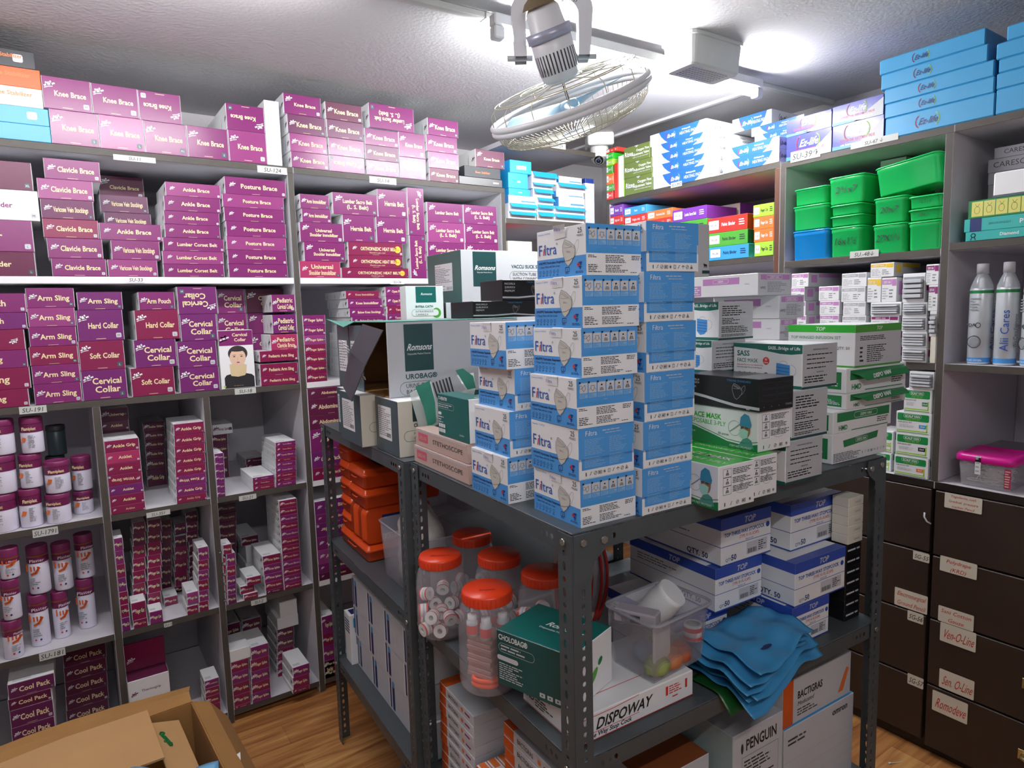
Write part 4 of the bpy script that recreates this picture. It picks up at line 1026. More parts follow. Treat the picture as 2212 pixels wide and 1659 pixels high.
# ================================================================ boxes standing on the racks
def meas(xn, yb, yt, xl=None, xr=None, z0=None, ypl=None, yaw=RY):
    u = Vector((cos(yaw), sin(yaw), 0)); v = Vector((-sin(yaw), cos(yaw), 0))
    P = onz(xn, yb, z0) if ypl is None else hit(xn, (yb+yt)/2, (.9, ypl, 0), v)
    h = hit(xn, yt, P, v).z - (z0 if z0 is not None else 0)
    w = (hit(xr, (yb+yt)/2, P, v)-P).dot(u) if xr else None
    d = (hit(xl, (yb+yt)/2, P, u)-P).dot(v) if xl else None
    return Vector((P.x, P.y, z0 if z0 is not None else P.z)), w, d, h
def put(fn, nm_, P, w, d, h, label, cat='box', yaw=RY, group=None, **kw):
    m = M(); fn(m, w, d, h, **kw)
    pr = dict(label=label, category=cat)
    if group: pr['group'] = group
    return m.build(nm_, P, yaw, **pr)
SKY2 = card('respirator_blue', '4f9ade', .34); CAP2 = card('caption_blue', '86b8e4', .4); FILT = card('filtra_ink', '1f58b4', .4)
def person_icon(m, F, cx, cy, s, c='ink', hands=0):
    m.ell(F, cx, cy+.18*s, .11*s, .15*s, 'lgrey', 3, 10); m.ell(F, cx, cy+.27*s, .12*s, .1*s, c, 4, 10)
    m.poly(F, [(cx-.3*s, cy-.35*s), (cx+.3*s, cy-.35*s), (cx+.24*s, cy-.08*s), (cx, cy+.04*s), (cx-.24*s, cy-.08*s)], 'grey', 3)
    m.ell(F, cx, cy+.1*s, .07*s, .07*s, 'white', 5, 8)
    if hands: m.stroke(F, [(cx+.25*s, cy-.3*s), (cx+.08*s, cy+.1*s)], .05*s, c, 5); m.stroke(F, [(cx-.25*s, cy-.3*s), (cx-.08*s, cy+.1*s)], .05*s, c, 5)
def mask_shape(m, F, cx, cy, s, c='mask', ln='grey', l=3):
    P = [(-.42, .28), (-.30, .50), (-.26, .55), (.1, .42), (.40, .22), (.47, .05), (.42, -.22), (.30, -.32), (.22, -.45), (-.02, -.62), (-.2, -.5), (-.34, -.2), (-.42, .05)]
    m.poly(F, [(cx+a*s, cy+b*s) for a, b in P], c, l); m.stroke(F, [(cx+a*s, cy+b*s) for a, b in P+[P[0]]], .02*s, ln, l+1)
    m.stroke(F, [(cx-.27*s, cy+.44*s), (cx+.24*s, cy+.24*s), (cx+.2*s, cy+.19*s), (cx-.29*s, cy+.37*s)], .018*s, ln, l+1)
    m.stroke(F, [(cx-.33*s, cy+.2*s), (cx-.1*s, cy+.16*s), (cx+.25*s, cy+.2*s), (cx+.42*s, cy+.1*s)], .014*s, ln, l+1)
    m.stroke(F, [(cx+.40*s, cy+.2*s), (cx+.62*s, cy+.45*s), (cx+.74*s, cy+.42*s), (cx+.72*s, cy+.15*s), (cx+.55*s, cy-.12*s), (cx+.42*s, cy-.22*s)], .015*s, ln, l+1)
    m.stroke(F, [(cx-.2*s, cy-.40*s), (cx+.05*s, cy-.38*s), (cx+.28*s, cy-.30*s)], .016*s, 'graphite', l+1)
def logo_cross(m, F, u, v, s):
    m.rect(F, u-.5*s, v-.12*s, u+.1*s, v+.14*s, 'red', 3); m.rect(F, u-.33*s, v-.32*s, u-.07*s, v+.34*s, 'red', 3)
    m.rect(F, u+.05*s, v+.2*s, u+.75*s, v+.42*s, 'deepblue', 4); m.rect(F, u+.28*s, v-.1*s, u+.5*s, v+.42*s, 'deepblue', 4)
    m.rect(F, u-.05*s, v-.42*s, u+.55*s, v-.22*s, 'deepblue', 4); m.rect(F, u+.15*s, v-.75*s, u+.36*s, v-.25*s, 'deepblue', 4)
ICN = 'oo[]*'
def icons(m, F, u0, u1, v, s, n=10, c='ink'):
    for i in range(n):
        x = u0+(u1-u0)*(i+.5)/n; k_ = i % 10
        if k_ == 3: m.ring(F, x-.55*s, v-.35*s, x+.55*s, v+.35*s, .08*s, c, 3, .02*s, 1); m.text(F, 'MD', x, v-.18*s, .38*s, c, 3, bold=1, maxw=.9*s)
        elif k_ in (2, 8): m.arc(F, x, v, .42*s, .42*s, .08*s, c, 3, n=12); m.stroke(F, [(x-.25*s, v-.2*s), (x+.25*s, v+.2*s)], .1*s, c, 3)
        elif k_ == 9: m.stroke(F, [(x-.42*s, v-.38*s), (x+.42*s, v-.38*s), (x, v+.48*s), (x-.42*s, v-.38*s)], .08*s, c, 3); m.rect(F, x-.15*s, v-.25*s, x+.15*s, v+.0*s, c, 3)
        elif k_ == 0: m.rrect(F, x-.12*s, v-.45*s, x+.12*s, v+.45*s, c, 3)
        elif k_ == 4: [m.stroke(F, [(x+.15*s*cos(a), v+.15*s*sin(a)), (x+.42*s*cos(a), v+.42*s*sin(a))], .07*s, c, 3) for a in [i_*pi/4 for i_ in range(8)]]; m.ell(F, x, v, .13*s, .13*s, c, 3, 8)
        elif k_ == 5: m.ring(F, x-.35*s, v-.4*s, x+.35*s, v+.4*s, .07*s, c, 3, .03*s, 1); m.stroke(F, [(x, v-.35*s), (x, v+.35*s)], .05*s, c, 3)
        elif k_ in (6, 1): m.stroke(F, [(x-.35*s, v-.3*s), (x-.05*s, v-.2*s), (x+.05*s, v+.3*s), (x+.35*s, v+.35*s)], .1*s, c, 3)
        else: m.arc(F, x, v, .38*s, .3*s, .12*s, c, 3, 0, pi, 8); m.stroke(F, [(x, v+.3*s), (x, v-.4*s)], .08*s, c, 3)
def word_filtra(m, F, u, v, h, c=None, ci='red', bold=0, white=False):
    c = 'white' if white else FILT; ci = 'white' if white else ci
    x = u
    for ch, cc, sh in (('F', c, 0), ('i', ci, .25), ('l', c, 0), ('t', c, 0), ('r', c, 0), ('a', c, 0)):
        m.text(F, ch, x, v, h, cc, 3, al='l', sh=sh, bold=bold); x += text_w(ch, h)
    return x
def art_resp(m, w, d, h, var='A', tabv=1):
    m.box(0, 0, 0, w, d, h, 'white', bev=.0009); f = faces_of(w, d, h); L, F = f['L'], f['F']
    W, H = L.w, L.h
    m.rect(L, 0, 0, W, H*.40, SKY2, 1)
    m.text(L, 'Model No: TT-FFP2 B', W*.04, H*.91, H*.035, 'sky', 2, al='l')
    x = word_filtra(m, L, W*.035, H*.49, H*.235); m.text(L, '®', x+.001, H*.67, H*.05, 'ink', 3)
    m.text(L, '25', W*.89, H*.84, H*.105, 'ink', 3, bold=0); m.text(L, 'MASKS', W*.89, H*.77, H*.048, 'ink', 3, maxw=W*.16)
    mask_shape(m, L, W*.67, H*.50, H*.46); m.text(L, 'Filtra', W*.67, H*.48, H*.045, 'grey', 5)
    m.text(L, 'N95/FFP2 Particulate Respirator', W*.04, H*.30, H*.052, 'navy', 2, al='l', bold=1, maxw=W*.56)
    m.text(L, 'C Shape Mask with Ear Loops', W*.04, H*.225, H*.045, 'navy', 2, al='l', maxw=W*.48)
    for i in range(6):
        m.arc(L, W*(.07+.075*i), H*.135, H*.033, H*.033, H*.007, 'navy', 2, n=10); m.text(L, '✓' if 0 else 'v', W*(.07+.075*i), H*.12, H*.03, 'navy', 2); m.greek(L, W*(.045+.075*i), H*.045, W*(.095+.075*i), H*.085, 2, 'navy', 2, i)
    m.ring(L, W*.60, H*.10, W*.68, H*.19, H*.012, 'navy', 2, .001, 1); m.text(L, 'IS', W*.64, H*.115, H*.05, 'navy', 2); m.greek(L, W*.6, H*.05, W*.69, H*.09, 2, 'navy', 2, 3)
    logo_cross(m, L, W*.87, H*.22, H*.13); m.greek(L, W*.8, H*.05, W*.97, H*.1, 2, 'navy', 2, 5)
    W = F.w
    if var == 'A':
        m.rect(F, 0, H*.43, W, H, SKY2, 1); m.rect(F, 0, 0, W, H*.43, 'white', 1)
        for i in range(6):
            a = W*(.045+.155*i); b = a+W*.138; m.rect(F, a, H*.70, b, H*.90, 'lgrey', 2); m.rect(F, a, H*.60, b, H*.685, CAP2, 2); m.rect(F, a-W*.01, H*.89, a+W*.02, H*.93, 'ink', 3)
            cx = (a+b)/2; s = H*.22
            if i == 0: m.arc(F, cx-.006, H*.82, s*.16, s*.16, .0005, 'ink', 3, n=8); m.stroke(F, [(cx-.2*s, H*.8), (cx+.15*s, H*.86), (cx+.2*s, H*.78), (cx, H*.73), (cx-.2*s, H*.8)], .0006, 'ink', 3)
            elif i == 1: m.stroke(F, [(cx-.2*s, H*.84), (cx+.2*s, H*.84), (cx+.18*s, H*.77), (cx, H*.73), (cx-.18*s, H*.77), (cx-.2*s, H*.84)], .0006, 'ink', 3); m.stroke(F, [(cx-.4*s, H*.75), (cx-.2*s, H*.8)], .0005, 'ink', 3); m.stroke(F, [(cx+.4*s, H*.75), (cx+.2*s, H*.8)], .0005, 'ink', 3)
            else: person_icon(m, F, cx, H*.79, s*.85, 'ink', i % 2)
            m.greek(F, a+.001, H*.61, b-.001, H*.68, 3, 'sky', 3, i)
        m.text(F, 'Caution', W*.5, H*.535, H*.022, 'lgrey', 2); m.greek(F, W*.1, H*.45, W*.9, H*.52, 2, 'azure', 2, 1)
        m.greek(F, W*.03, H*.34, W*.2, H*.40, 2, 'ink', 2, 8); m.greek(F, W*.33, H*.24, W*.74, H*.40, 5, 'ink', 2, 9, full=1); m.greek(F, W*.8, H*.3, W*.97, H*.4, 3, 'ink', 2, 2)
        m.greek(F, W*.03, H*.05, W*.28, H*.22, 5, 'ink', 2, 4); m.greek(F, W*.33, H*.05, W*.74, H*.21, 5, 'ink', 2, 7, full=1); m.greek(F, W*.78, H*.04, W*.97, H*.07, 1, 'ink', 2, 4)
    else:
        m.rect(F, 0, H*.36, W, H, SKY2, 1); m.rect(F, W*.05, H*.18, W*.97, H*.4, SKY2, 1); m.rect(F, W*.97, 0, W, H*.55, 'white', 1); m.rect(F, 0, 0, W*.04, H*.40, 'white', 1)
        word_filtra(m, F, W*.11, H*.84, H*.105, white=True); m.greek(F, W*.42, H*.89, W*.88, H*.93, 1, 'lgrey', 2, 3, full=1); m.greek(F, W*.47, H*.84, W*.8, H*.87, 1, 'lgrey', 2, 6)
        for a, b in ((.1, .48), (.54, .88)): m.greek(F, W*a, H*.46, W*b, H*.78, 11, CAP2, 2, a); m.greek(F, W*a, H*.22, W*b, H*.42, 7, CAP2, 2, b)
        icons(m, F, W*.08, W*.9, H*.095, H*.085)
def flap_tab(parent, d, h, out=1):
    g = M(); y0, y1 = d*.60, d*.38; L = Fr((0, d, 0), (0, -1, 0), (0, 0, 1), d, h)
    rows = [[(-.0006, y0, h*.80), (-.0006, y1, h*.80)], [(-.0012, y0, h*.93), (-.0012, y1, h*.93)], [(-.002, y0, h-.001), (-.002, y1, h-.001)], [(.004, y0, h+.0012), (.004, y1, h+.0012)]] if not out else \
           [[(-.0015, y0, h*.78), (-.0015, y1, h*.80)], [(-.003, y0, h*.95), (-.003, y1, h*.95)], [(-.008, y0-.004, h+.004), (-.007, y1-.006, h+.004)]]
    g.grid(rows, 'white', smooth=False)
    Fq = Fr((-.0035, d*.59, h*.86), (0, -1, 0), (.0, 0, 1)) if not out else Fr((-.006, d*.56, h*.93), (0, -1, 0), (0, 0, 1))
    word_filtra(g, Fq, 0, 0, h*.075)
    o = g.build('lid_tab', parent=parent); return o
FD, FWd = .137, .120
def resp_stack(base, xn0, spec, lab, zb=1.1403):
    P0, _, _, _ = meas(base[0], base[1], base[1]-50, z0=1.14); v = Vector((-sin(RY), cos(RY), 0)); z = zb; n = len(spec)
    for i, (xn, yb, yt, var, tb, yw) in enumerate(spec):
        P = hit(xn, (yb+yt)/2, P0, v); zt = hit(xn, yt, P0, v).z; h = zt-z-.0003
        lv = ['lowest', 'second from bottom', 'third from bottom', 'fourth from bottom', 'fifth from bottom', 'topmost'][i] if i < n-1 else 'topmost'
        b = M(); art_resp(b, FWd, FD, h, var)
        o = b.build('mask_box', (P.x, P.y, z), RY+radians(yw), label=f"blue and white respirator mask box, {lv}, {lab}", category='box', group='blue and white respirator boxes on the rack')
        if tb: flap_tab(o, FD, h, tb == 2)
        z = zt
resp_stack((1254, 1142), 0, [(1254, 1142, 1038, 'A', 1, 0), (1250, 1035, 927, 'B', 0, .6), (1246, 925, 818, 'A', 1, -.4), (1256, 817, 709, 'A', 1, .4), (1258, 706, 594, 'A', 1, -.2), (1266, 592, 481, 'A', 2, .5)], 'front middle stack at rack corner')
resp_stack((1385, 1116), 0, [(1387, 1116, 1014, 'B', 0, 0), (1389, 1013, 913, 'B', 0, .4), (1392, 912, 806, 'B', 0, -.3), (1396, 805, 696, 'B', 0, .4), (1391, 695, 586, 'B', 0, .2), (1396, 584, 476, 'B', 0, -1.5)], 'right-hand stack beside the front one')
resp_stack((1097, 1090), 0, [(1097, 1090, 990, 'A', 1, 1), (1101, 987, 890, 'B', 0, -.5), (1112, 890, 797, 'B', 0, .3), (1093, 793, 696, 'A', 1, .2)], 'left stack behind the front one')
# lone box behind the right-hand stack
def art_back(m, w, d, h):
    m.box(0, 0, 0, w, d, h, 'white', faces={'F': 'silver', 'T': 'graphite'}); F = faces_of(w, d, h)['F']
    u, v = w-.012, h*.22; m.ell(F, u, v, .005, .0022, 'ink', 2, 10); m.ell(F, u-.004, v+.0015, .002, .002, 'ink', 2, 8)
    for q in (-.004, -.0015, .0015, .004): m.rect(F, u+q-.0006, v-.005, u+q+.0006, v, 'ink', 2)
    m.rect(F, w-.022, h*.06, w, h*.12, 'darkteal', 2)
def art_sass(m, w, d, h, small=False, perf=True, lp=True):
    m.box(0, 0, 0, w, d, h, 'white', faces={'F': 'silver'}); f = faces_of(w, d, h); L, F, T = f['L'], f['F'], f['T']; W, H = L.w, L.h; G_ = card('sass_green', '17695c', .35)
    m.poly(L, [(0, H), (0, H*.91), (W*.35, H*.87), (W*.55, H*.82), (W*.7, H*.78), (W*.85, H*.77), (W, H*.80), (W, H)], G_, 1); m.rect(L, 0, 0, W, H*.07, G_, 1)
    m.text(L, 'SASS...Bridge of Life', W*.97, H*.875, H*.075, 'white', 2, al='r', bold=1, maxw=W*.52)
    m.text(L, 'SASS', W*.06, H*.70, H*.13, G_, 2, al='l', bold=1); m.text(L, 'FACE MASK', W*.06, H*.545, H*.10, G_, 2, al='l', maxw=W*.32); m.text(L, 'Disposable 3-Ply Mask with Meltblown filter', W*.06, H*.47, H*.035, 'inkred', 2, al='l', maxw=W*.4)
    m.text(L, 'Made from Virgin Medical Grade Material', W*.06, H*.41, H*.035, 'ink', 2, al='l', maxw=W*.38)
    m.ell(L, W*.50, H*.60, H*.09, H*.09, 'red', 2, 18); m.text(L, '50', W*.5, H*.61, H*.05, 'white', 3, bold=1); m.text(L, 'Units', W*.5, H*.545, H*.04, 'white', 3, bold=1)
    for i, c_ in enumerate(('graphite', 'olive', 'ink', 'ink')): m.arc(L, W*(.1+.08*i), H*.27, H*.035, H*.035, H*.02, c_, 2, n=10)
    m.ell(L, W*.5, H*.26, H*.07, H*.07, 'purple', 2, 16); m.text(L, '2', W*.5, H*.21, H*.09, 'pink', 3, bold=1)
    cx, cy, s = W*.76, H*.38, H*.5; m.poly(L, [(cx-.42*s, cy+.38*s), (cx+.28*s, cy+.3*s), (cx+.28*s, cy-.25*s), (cx+.1*s, cy-.45*s), (cx-.2*s, cy-.5*s), (cx-.42*s, cy-.3*s)], 'sky', 2)
    for k_ in (.15, 0, -.15, -.3): m.stroke(L, [(cx-.42*s, cy+(k_+.04)*s), (cx+.28*s, cy+(k_-.02)*s)], .02*s, 'deepblue', 3)
    m.arc(L, cx+.3*s, cy+.05*s, .3*s, .27*s, .012*s, 'grey', 2, -1.3, 1.5, 12); m.arc(L, cx-.05*s, cy+.36*s, .2*s, .12*s, .012*s, 'grey', 2, 0, pi, 8)
    W = F.w
    if perf:
        m.text(F, 'PERFORMANCE FEATURES', W*.5, H*.86, H*.035, 'navy', 2, maxw=W*.55)
        for i in range(4): m.greek(F, W*.12, H*(.74-.1*i), W*.9, H*(.79-.1*i), 1, 'ink', 2, i, full=1)
        m.text(F, 'DESCRIPTION', W*.5, H*.35, H*.03, 'navy', 2); m.greek(F, W*.06, H*.12, W*.94, H*.3, 3, 'ink', 2, 7, full=1)
    else:
        m.greek(F, W*.1, H*.62, W*.8, H*.9, 5, 'ink', 2, 3, full=1); m.greek(F, W*.1, H*.4, W*.62, H*.58, 4, 'ink', 2, 4); m.greek(F, W*.08, H*.18, W*.85, H*.36, 4, 'ink', 2, 5, full=1); m.greek(F, W*.08, H*.08, W*.85, H*.15, 2, 'ink', 2, 6)
    m.rect(F, 0, 0, W, H*.05, 'darkteal', 1)
    for i in range(3): m.text(T.turnr() if 0 else T, 'SASS...', w*.5, d*(.2+.25*i), .012, 'white', 2) if 0 else None
def man_mask(m, F, cx, cy, s):
    m.ell(F, cx+.02*s, cy+.02*s, .20*s, .30*s, card('face_tan', '9a6b4f', .6), 3, 16)
    m.poly(F, [(cx-.22*s, cy+.12*s), (cx-.18*s, cy+.42*s), (cx-.02*s, cy+.56*s), (cx+.16*s, cy+.5*s), (cx+.27*s, cy+.2*s), (cx+.24*s, cy+.08*s)], card('surgical_cap', '3c8fb0', .5), 4)
    m.poly(F, [(cx-.24*s, cy-.02*s), (cx-.05*s, cy+.03*s), (cx+.14*s, cy-.04*s), (cx+.1*s, cy-.26*s), (cx-.06*s, cy-.33*s), (cx-.2*s, cy-.24*s)], 'mint', 4)
    m.stroke(F, [(cx-.16*s, cy+.07*s), (cx-.06*s, cy+.09*s)], .03*s, 'hair', 5); m.stroke(F, [(cx+.02*s, cy+.08*s), (cx+.12*s, cy+.06*s)], .03*s, 'hair', 5)
    m.poly(F, [(cx-.3*s, cy-.62*s), (cx+.36*s, cy-.62*s), (cx+.26*s, cy-.34*s), (cx+.1*s, cy-.27*s), (cx-.1*s, cy-.34*s)], 'seagreen', 2)
def art_face(m, w, d, h):
    """green and white face mask box: long face L, end face F"""
    m.box(0, 0, 0, w, d, h, 'white', faces={'T': 'bgreen'}); f = faces_of(w, d, h); L, F, T = f['L'], f['F'], f['T']; W, H = L.w, L.h
    m.poly(L, [(0, 0), (W, 0), (W, H*.20), (W*.86, H*.12), (W*.6, H*.16), (W*.35, H*.30), (W*.12, H*.42), (0, H*.45)], 'green', 1)
    m.stroke(L, [(0, H*.5), (W*.14, H*.46), (W*.36, H*.34), (W*.6, H*.21), (W*.84, H*.18), (W, H*.26)], .0012, 'green', 2)
    m.text(L, 'FACE MASK', W*.30, H*.68, H*.14, 'bgreen', 2, bold=1, maxw=W*.52); m.text(L, 'DISPOSABLE 3-PLY', W*.30, H*.52, H*.12, 'bgreen', 2, bold=0, maxw=W*.56)
    m.text(L, '50 pieces', W*.55, H*.30, H*.065, 'graphite', 2); m.text(L, 'TYPE IIR', W*.1, H*.26, H*.04, 'white', 2)
    m.arc(L, W*.70, H*.52, H*.19, H*.19, .0006, 'grey', 2); m.stroke(L, [(W*.64, H*.42), (W*.69, H*.50), (W*.76, H*.62)], .002, 'grey', 2)
    man_mask(m, L, W*.84, H*.52, H*.72); m.text(L, 'ITEM NO.:WLM2007', W*.78, H*.045, H*.055, 'white', 3, maxw=W*.34)
    m.text(T.turnr(), 'FACE MASK', d*.55, w*.55, .017, 'white', 2, bold=1); m.text(T.turnr(), 'DISPOSABLE 3-PLY', d*.55, w*.25, .013, 'white', 2)
    W = F.w
    for i in range(3):
        y = H*(.80-.2*i); m.ring(F, W*.12, y-H*.07, W*.34, y+H*.12, .0005, 'graphite', 2, .0005, 1); person_icon(m, F, W*.23, y+H*.03, H*.17, 'graphite', 1); m.greek(F, W*.38, y-H*.04, W*.95, y+H*.11, 4, 'graphite', 2, i, full=1)
    m.arc(F, W*.62, H*.5, W*.2, H*.2, .0005, 'grey', 2); m.poly(F, [(W*.55, H*.4), (W*.62, H*.4), (W*.68, H*.56), (W*.6, H*.56)], 'silver', 1); icons(m, F, W*.08, W*.95, H*.11, H*.1, 5, 'ink')
def art_black(m, w, d, h, wave=True):
    m.box(0, 0, 0, w, d, h, 'black'); f = faces_of(w, d, h); L, F = f['L'], f['F']; W, H = L.w, L.h
    P = [(0, .42), (.12, .40), (.3, .34), (.5, .25), (.7, .17), (1, .14)]
    m.poly(L, [(W*a, H*b) for a, b in P]+[(W*a, H*(b-.09)) for a, b in reversed(P)], 'lgrey', 1)
    m.text(L, 'MASCARILLA/MASCHERINA'.split('/')[0], W*.03, H*.80, H*.07, 'white', 2, al='l', maxw=W*.18); m.text(L, 'QUIRURGICA', W*.03, H*.70, H*.07, 'white', 2, al='l', maxw=W*.18); m.text(L, 'PREMIUM', W*.03, H*.56, H*.07, 'white', 2, al='l', maxw=W*.14)
    m.text(L, 'TYRONS STANDARD', W*.74, H*.86, H*.07, 'sky', 2, maxw=W*.36); mask_shape(m, L, W*.72, H*.58, H*.42, 'ink', 'lgrey', 2)
    m.text(L, 'Model No.', W*.86, H*.10, H*.045, 'white', 2); m.text(L, '603', W*.86, H*.03, H*.06, 'white', 2, bold=1)
    W = F.w
    for j in range(3):
        for i in range(2): m.ring(F, W*(.06+.46*i), H*(.70-.19*j), W*(.48+.46*i), H*(.86-.19*j), .0004, 'slate', 2, .0004, 1)
    m.text(F, 'TYRONS', W*.85, H*.12, H*.06, 'grey', 2, bold=1)
    for i in range(3): m.ell(F, W*(.12+.22*i), H*.14, .0012, .0012, 'grey', 2, 8)
# ---- right half of the rack top
P, w, d, h = meas(1546, 1106, 1011, 1480, 1630, z0=1.1403); P = P+Vector((.007, 0, 0)); w -= .007; gA = P; w_, hA = w, h
put(art_face, 'mask_box', P, w, .18, h, 'green-topped white face mask box, lowest one right of blue stacks', group='green and white face mask boxes')
u_ = Vector((cos(RY), sin(RY), 0)); v_ = Vector((-sin(RY), cos(RY), 0)); P2 = P+u_*(w+.0015)+v_*.012
P2m, wB, _, hB = meas(1632, 1083, 983, None, 1692, z0=1.1403)
put(art_face, 'mask_box', P2, w*.82, .18, hA-.0002, 'white face mask box end-on beside the lowest green-topped one', group='green and white face mask boxes')
P3, w3, d3, h3 = meas(1637, 986, 893, 1500, 1708, z0=None, ypl=gA.y+.022); z3 = 1.1403+hA+.0004; top3 = hit(1637, 893, P3, v_).z
P3 = hit(1637, 940, (gA+v_*.03), v_); w3 = (hit(1708, 930, P3, v_)-P3).dot(u_)
put(art_face, 'mask_box', (P3.x, P3.y, z3), w3, .18, top3-z3-.0004, 'green and white face mask box showing a masked man, under black box', group='green and white face mask boxes')
topb = hit(1640, 819, P3, v_).z
Pb = hit(1641, 860, (gA+v_*.024), v_); wb = (hit(1714, 850, Pb, v_)-Pb).dot(u_)
put(art_black, 'mask_box', (Pb.x, Pb.y, top3), wb, .185, topb-top3, 'glossy black mask box with white wave, on the face mask boxes')
# SASS column
Ps, ws, _, hs = meas(1696, 1048, 957, None, 1776, z0=1.1403); zz = 1.1403
for i, (xn, yb, yt, xr, perf, lab, dd) in enumerate([(1697, 1048, 956, 1776, True, 'white and dark green mask box, lowest of right stack, listing features', .18), (1710, 951, 846, 1787, False, 'white and dark green mask box, middle of right stack, dense print', .18), (1733, 848, 745, 1808, True, 'white and green mask box with blue mask picture, top of right stack', .17)]):
    P = hit(xn, (yb+yt)/2, Ps+v_*(.004*i), v_); zt = hit(xn, yt, P, v_).z; ww = (hit(xr, (yb+yt)/2, P, v_)-P).dot(u_)
    put(art_sass, 'mask_box', (P.x, P.y, zz), ww, dd, zt-zz-.0003, lab, group='white and green mask boxes', perf=perf); zz = zt
# second SASS pair further back
Pq = onz(1537, 1040, 1.14); Pq = Vector((1.03, .955, 1.1403)); 
Pq = hit(1537, 780, (0.9, .945, 0), v_); zq = 1.1403
P_a = hit(1552, 690, (.9, .945, 0), v_); zA0 = hit(1552, 735, P_a, v_).z; zA1 = hit(1552, 652, P_a, v_).z; hq = (zA0-1.1403)/4
wq = (hit(1627, 690, P_a, v_)-P_a).dot(u_)
for i in range(4): put(art_sass, 'mask_box', (Pq.x, Pq.y, 1.1403+hq*i), wq*.96, .18, hq-.0003, f"white and green mask box, {['lowest', 'second', 'third', 'fourth'][i]} of the stack behind the black box", group='white and green mask boxes')
put(art_sass, 'mask_box', (P_a.x, P_a.y, zA0), wq, .18, zA1-zA0, 'white and green mask box printed 2411, tallest beside the blue stacks', group='white and green mask boxes', perf=False)
# lone box behind right-hand respirators
P_l = hit(1484, 535, (.9, .93, 0), v_)
for i in range(4): put(art_back, 'carton', (P_l.x-.075, P_l.y, 1.1403+.105*i), .085, .1, .1047, f"grey-white carton, {['lowest', 'second', 'third', 'fourth'][i]} in the column hidden behind the respirators", group='grey-white cartons behind the respirators')
zt_ = hit(1484, 482, P_l, v_).z; zb_ = 1.1403+.42
put(art_back, 'carton', (P_l.x-.03, P_l.y, zb_), .095, .1, zt_-zb_, 'grey-white carton with black lion mark peeking from behind the respirators', group='grey-white cartons behind the respirators')
# ---- lilac dispenser boxes (rear right)
def art_lil(m, w, d, h, c='lilac'):
    m.box(0, 0, 0, w, d, h, 'white', faces={'F': 'lgrey'}); f = faces_of(w, d, h); L, F = f['L'], f['F']; W, H = L.w, L.h
    m.rect(L, W*.18, H*.55, W*.74, H*.86, c, 1); m.ring(L, W*.34, H*.62, W*.58, H*.8, .0008, 'white', 2); m.text(L, 'NEW', W*.46, H*.66, H*.1, 'white', 2, bold=1)
    m.rect(L, W*.02, H*.06, W*.15, H*.55, c, 1); m.greek(L, W*.03, H*.1, W*.14, H*.5, 4, 'white', 2, 1); m.text(L, 'STERILE', W*.85, H*.5, H*.06, c, 2)
    W = F.w; m.rect(F, W*.08, H*.70, W*.95, H*.93, c, 1); m.ring(F, W*.25, H*.74, W*.72, H*.89, .001, 'white', 2); m.text(F, 'DISPO VAN', W*.485, H*.77, H*.09, 'white', 2, bold=1, maxw=W*.4)
    m.text(F, 'HMD', W*.15, H*.28, H*.12, 'plum', 2, bold=0); m.greek(F, W*.28, H*.12, W*.9, H*.62, 7, 'grey', 2, 4, full=1)
zl = [1.1403]
for (xn, yb, yt, xr, xl) in ((1687, 735, 687, 1727, 1625),): pass
yl = 1.06
rowsL = [(1672, 832, 782, 1716), (1675, 782, 735, 1718), (1684, 735, 688, 1722), (1683, 687, 637, 1737), (1637, 635, 589, 1709)]
z = 1.1403
Pl0 = hit(1684, 735, (.9, yl, 0), v_); zfirst = hit(1684, 832, Pl0, v_).z
n0 = max(1, round((zfirst-1.14)/.078))
for i in range(n0):
    hh = (zfirst-1.1403)/n0; P = hit(1680, 800, (.9, yl, 0), v_); put(art_lil, 'carton', (P.x, P.y, z), .105, .2, hh-.0003, f"white and lilac syringe carton, {ORD[7-i]} in the rear right stack", group='white and lilac syringe cartons'); z += hh
for i, (xn, yb, yt, xr) in enumerate(rowsL):
    P = hit(xn, (yb+yt)/2, (.9, yl, 0), v_); zt = hit(xn, yt, P, v_).z; ww = (hit(xr, (yb+yt)/2, P, v_)-P).dot(u_)
    put(art_lil, 'carton', (P.x, P.y, z), ww, .22, zt-z-.0003, f"white and lilac syringe carton, {['fifth', 'fourth', 'third', 'second', 'topmost'][i]} from top of the rear right stack" if i < 4 else 'white and lilac syringe carton, topmost on the rear right stack', group='white and lilac syringe cartons'); z = zt
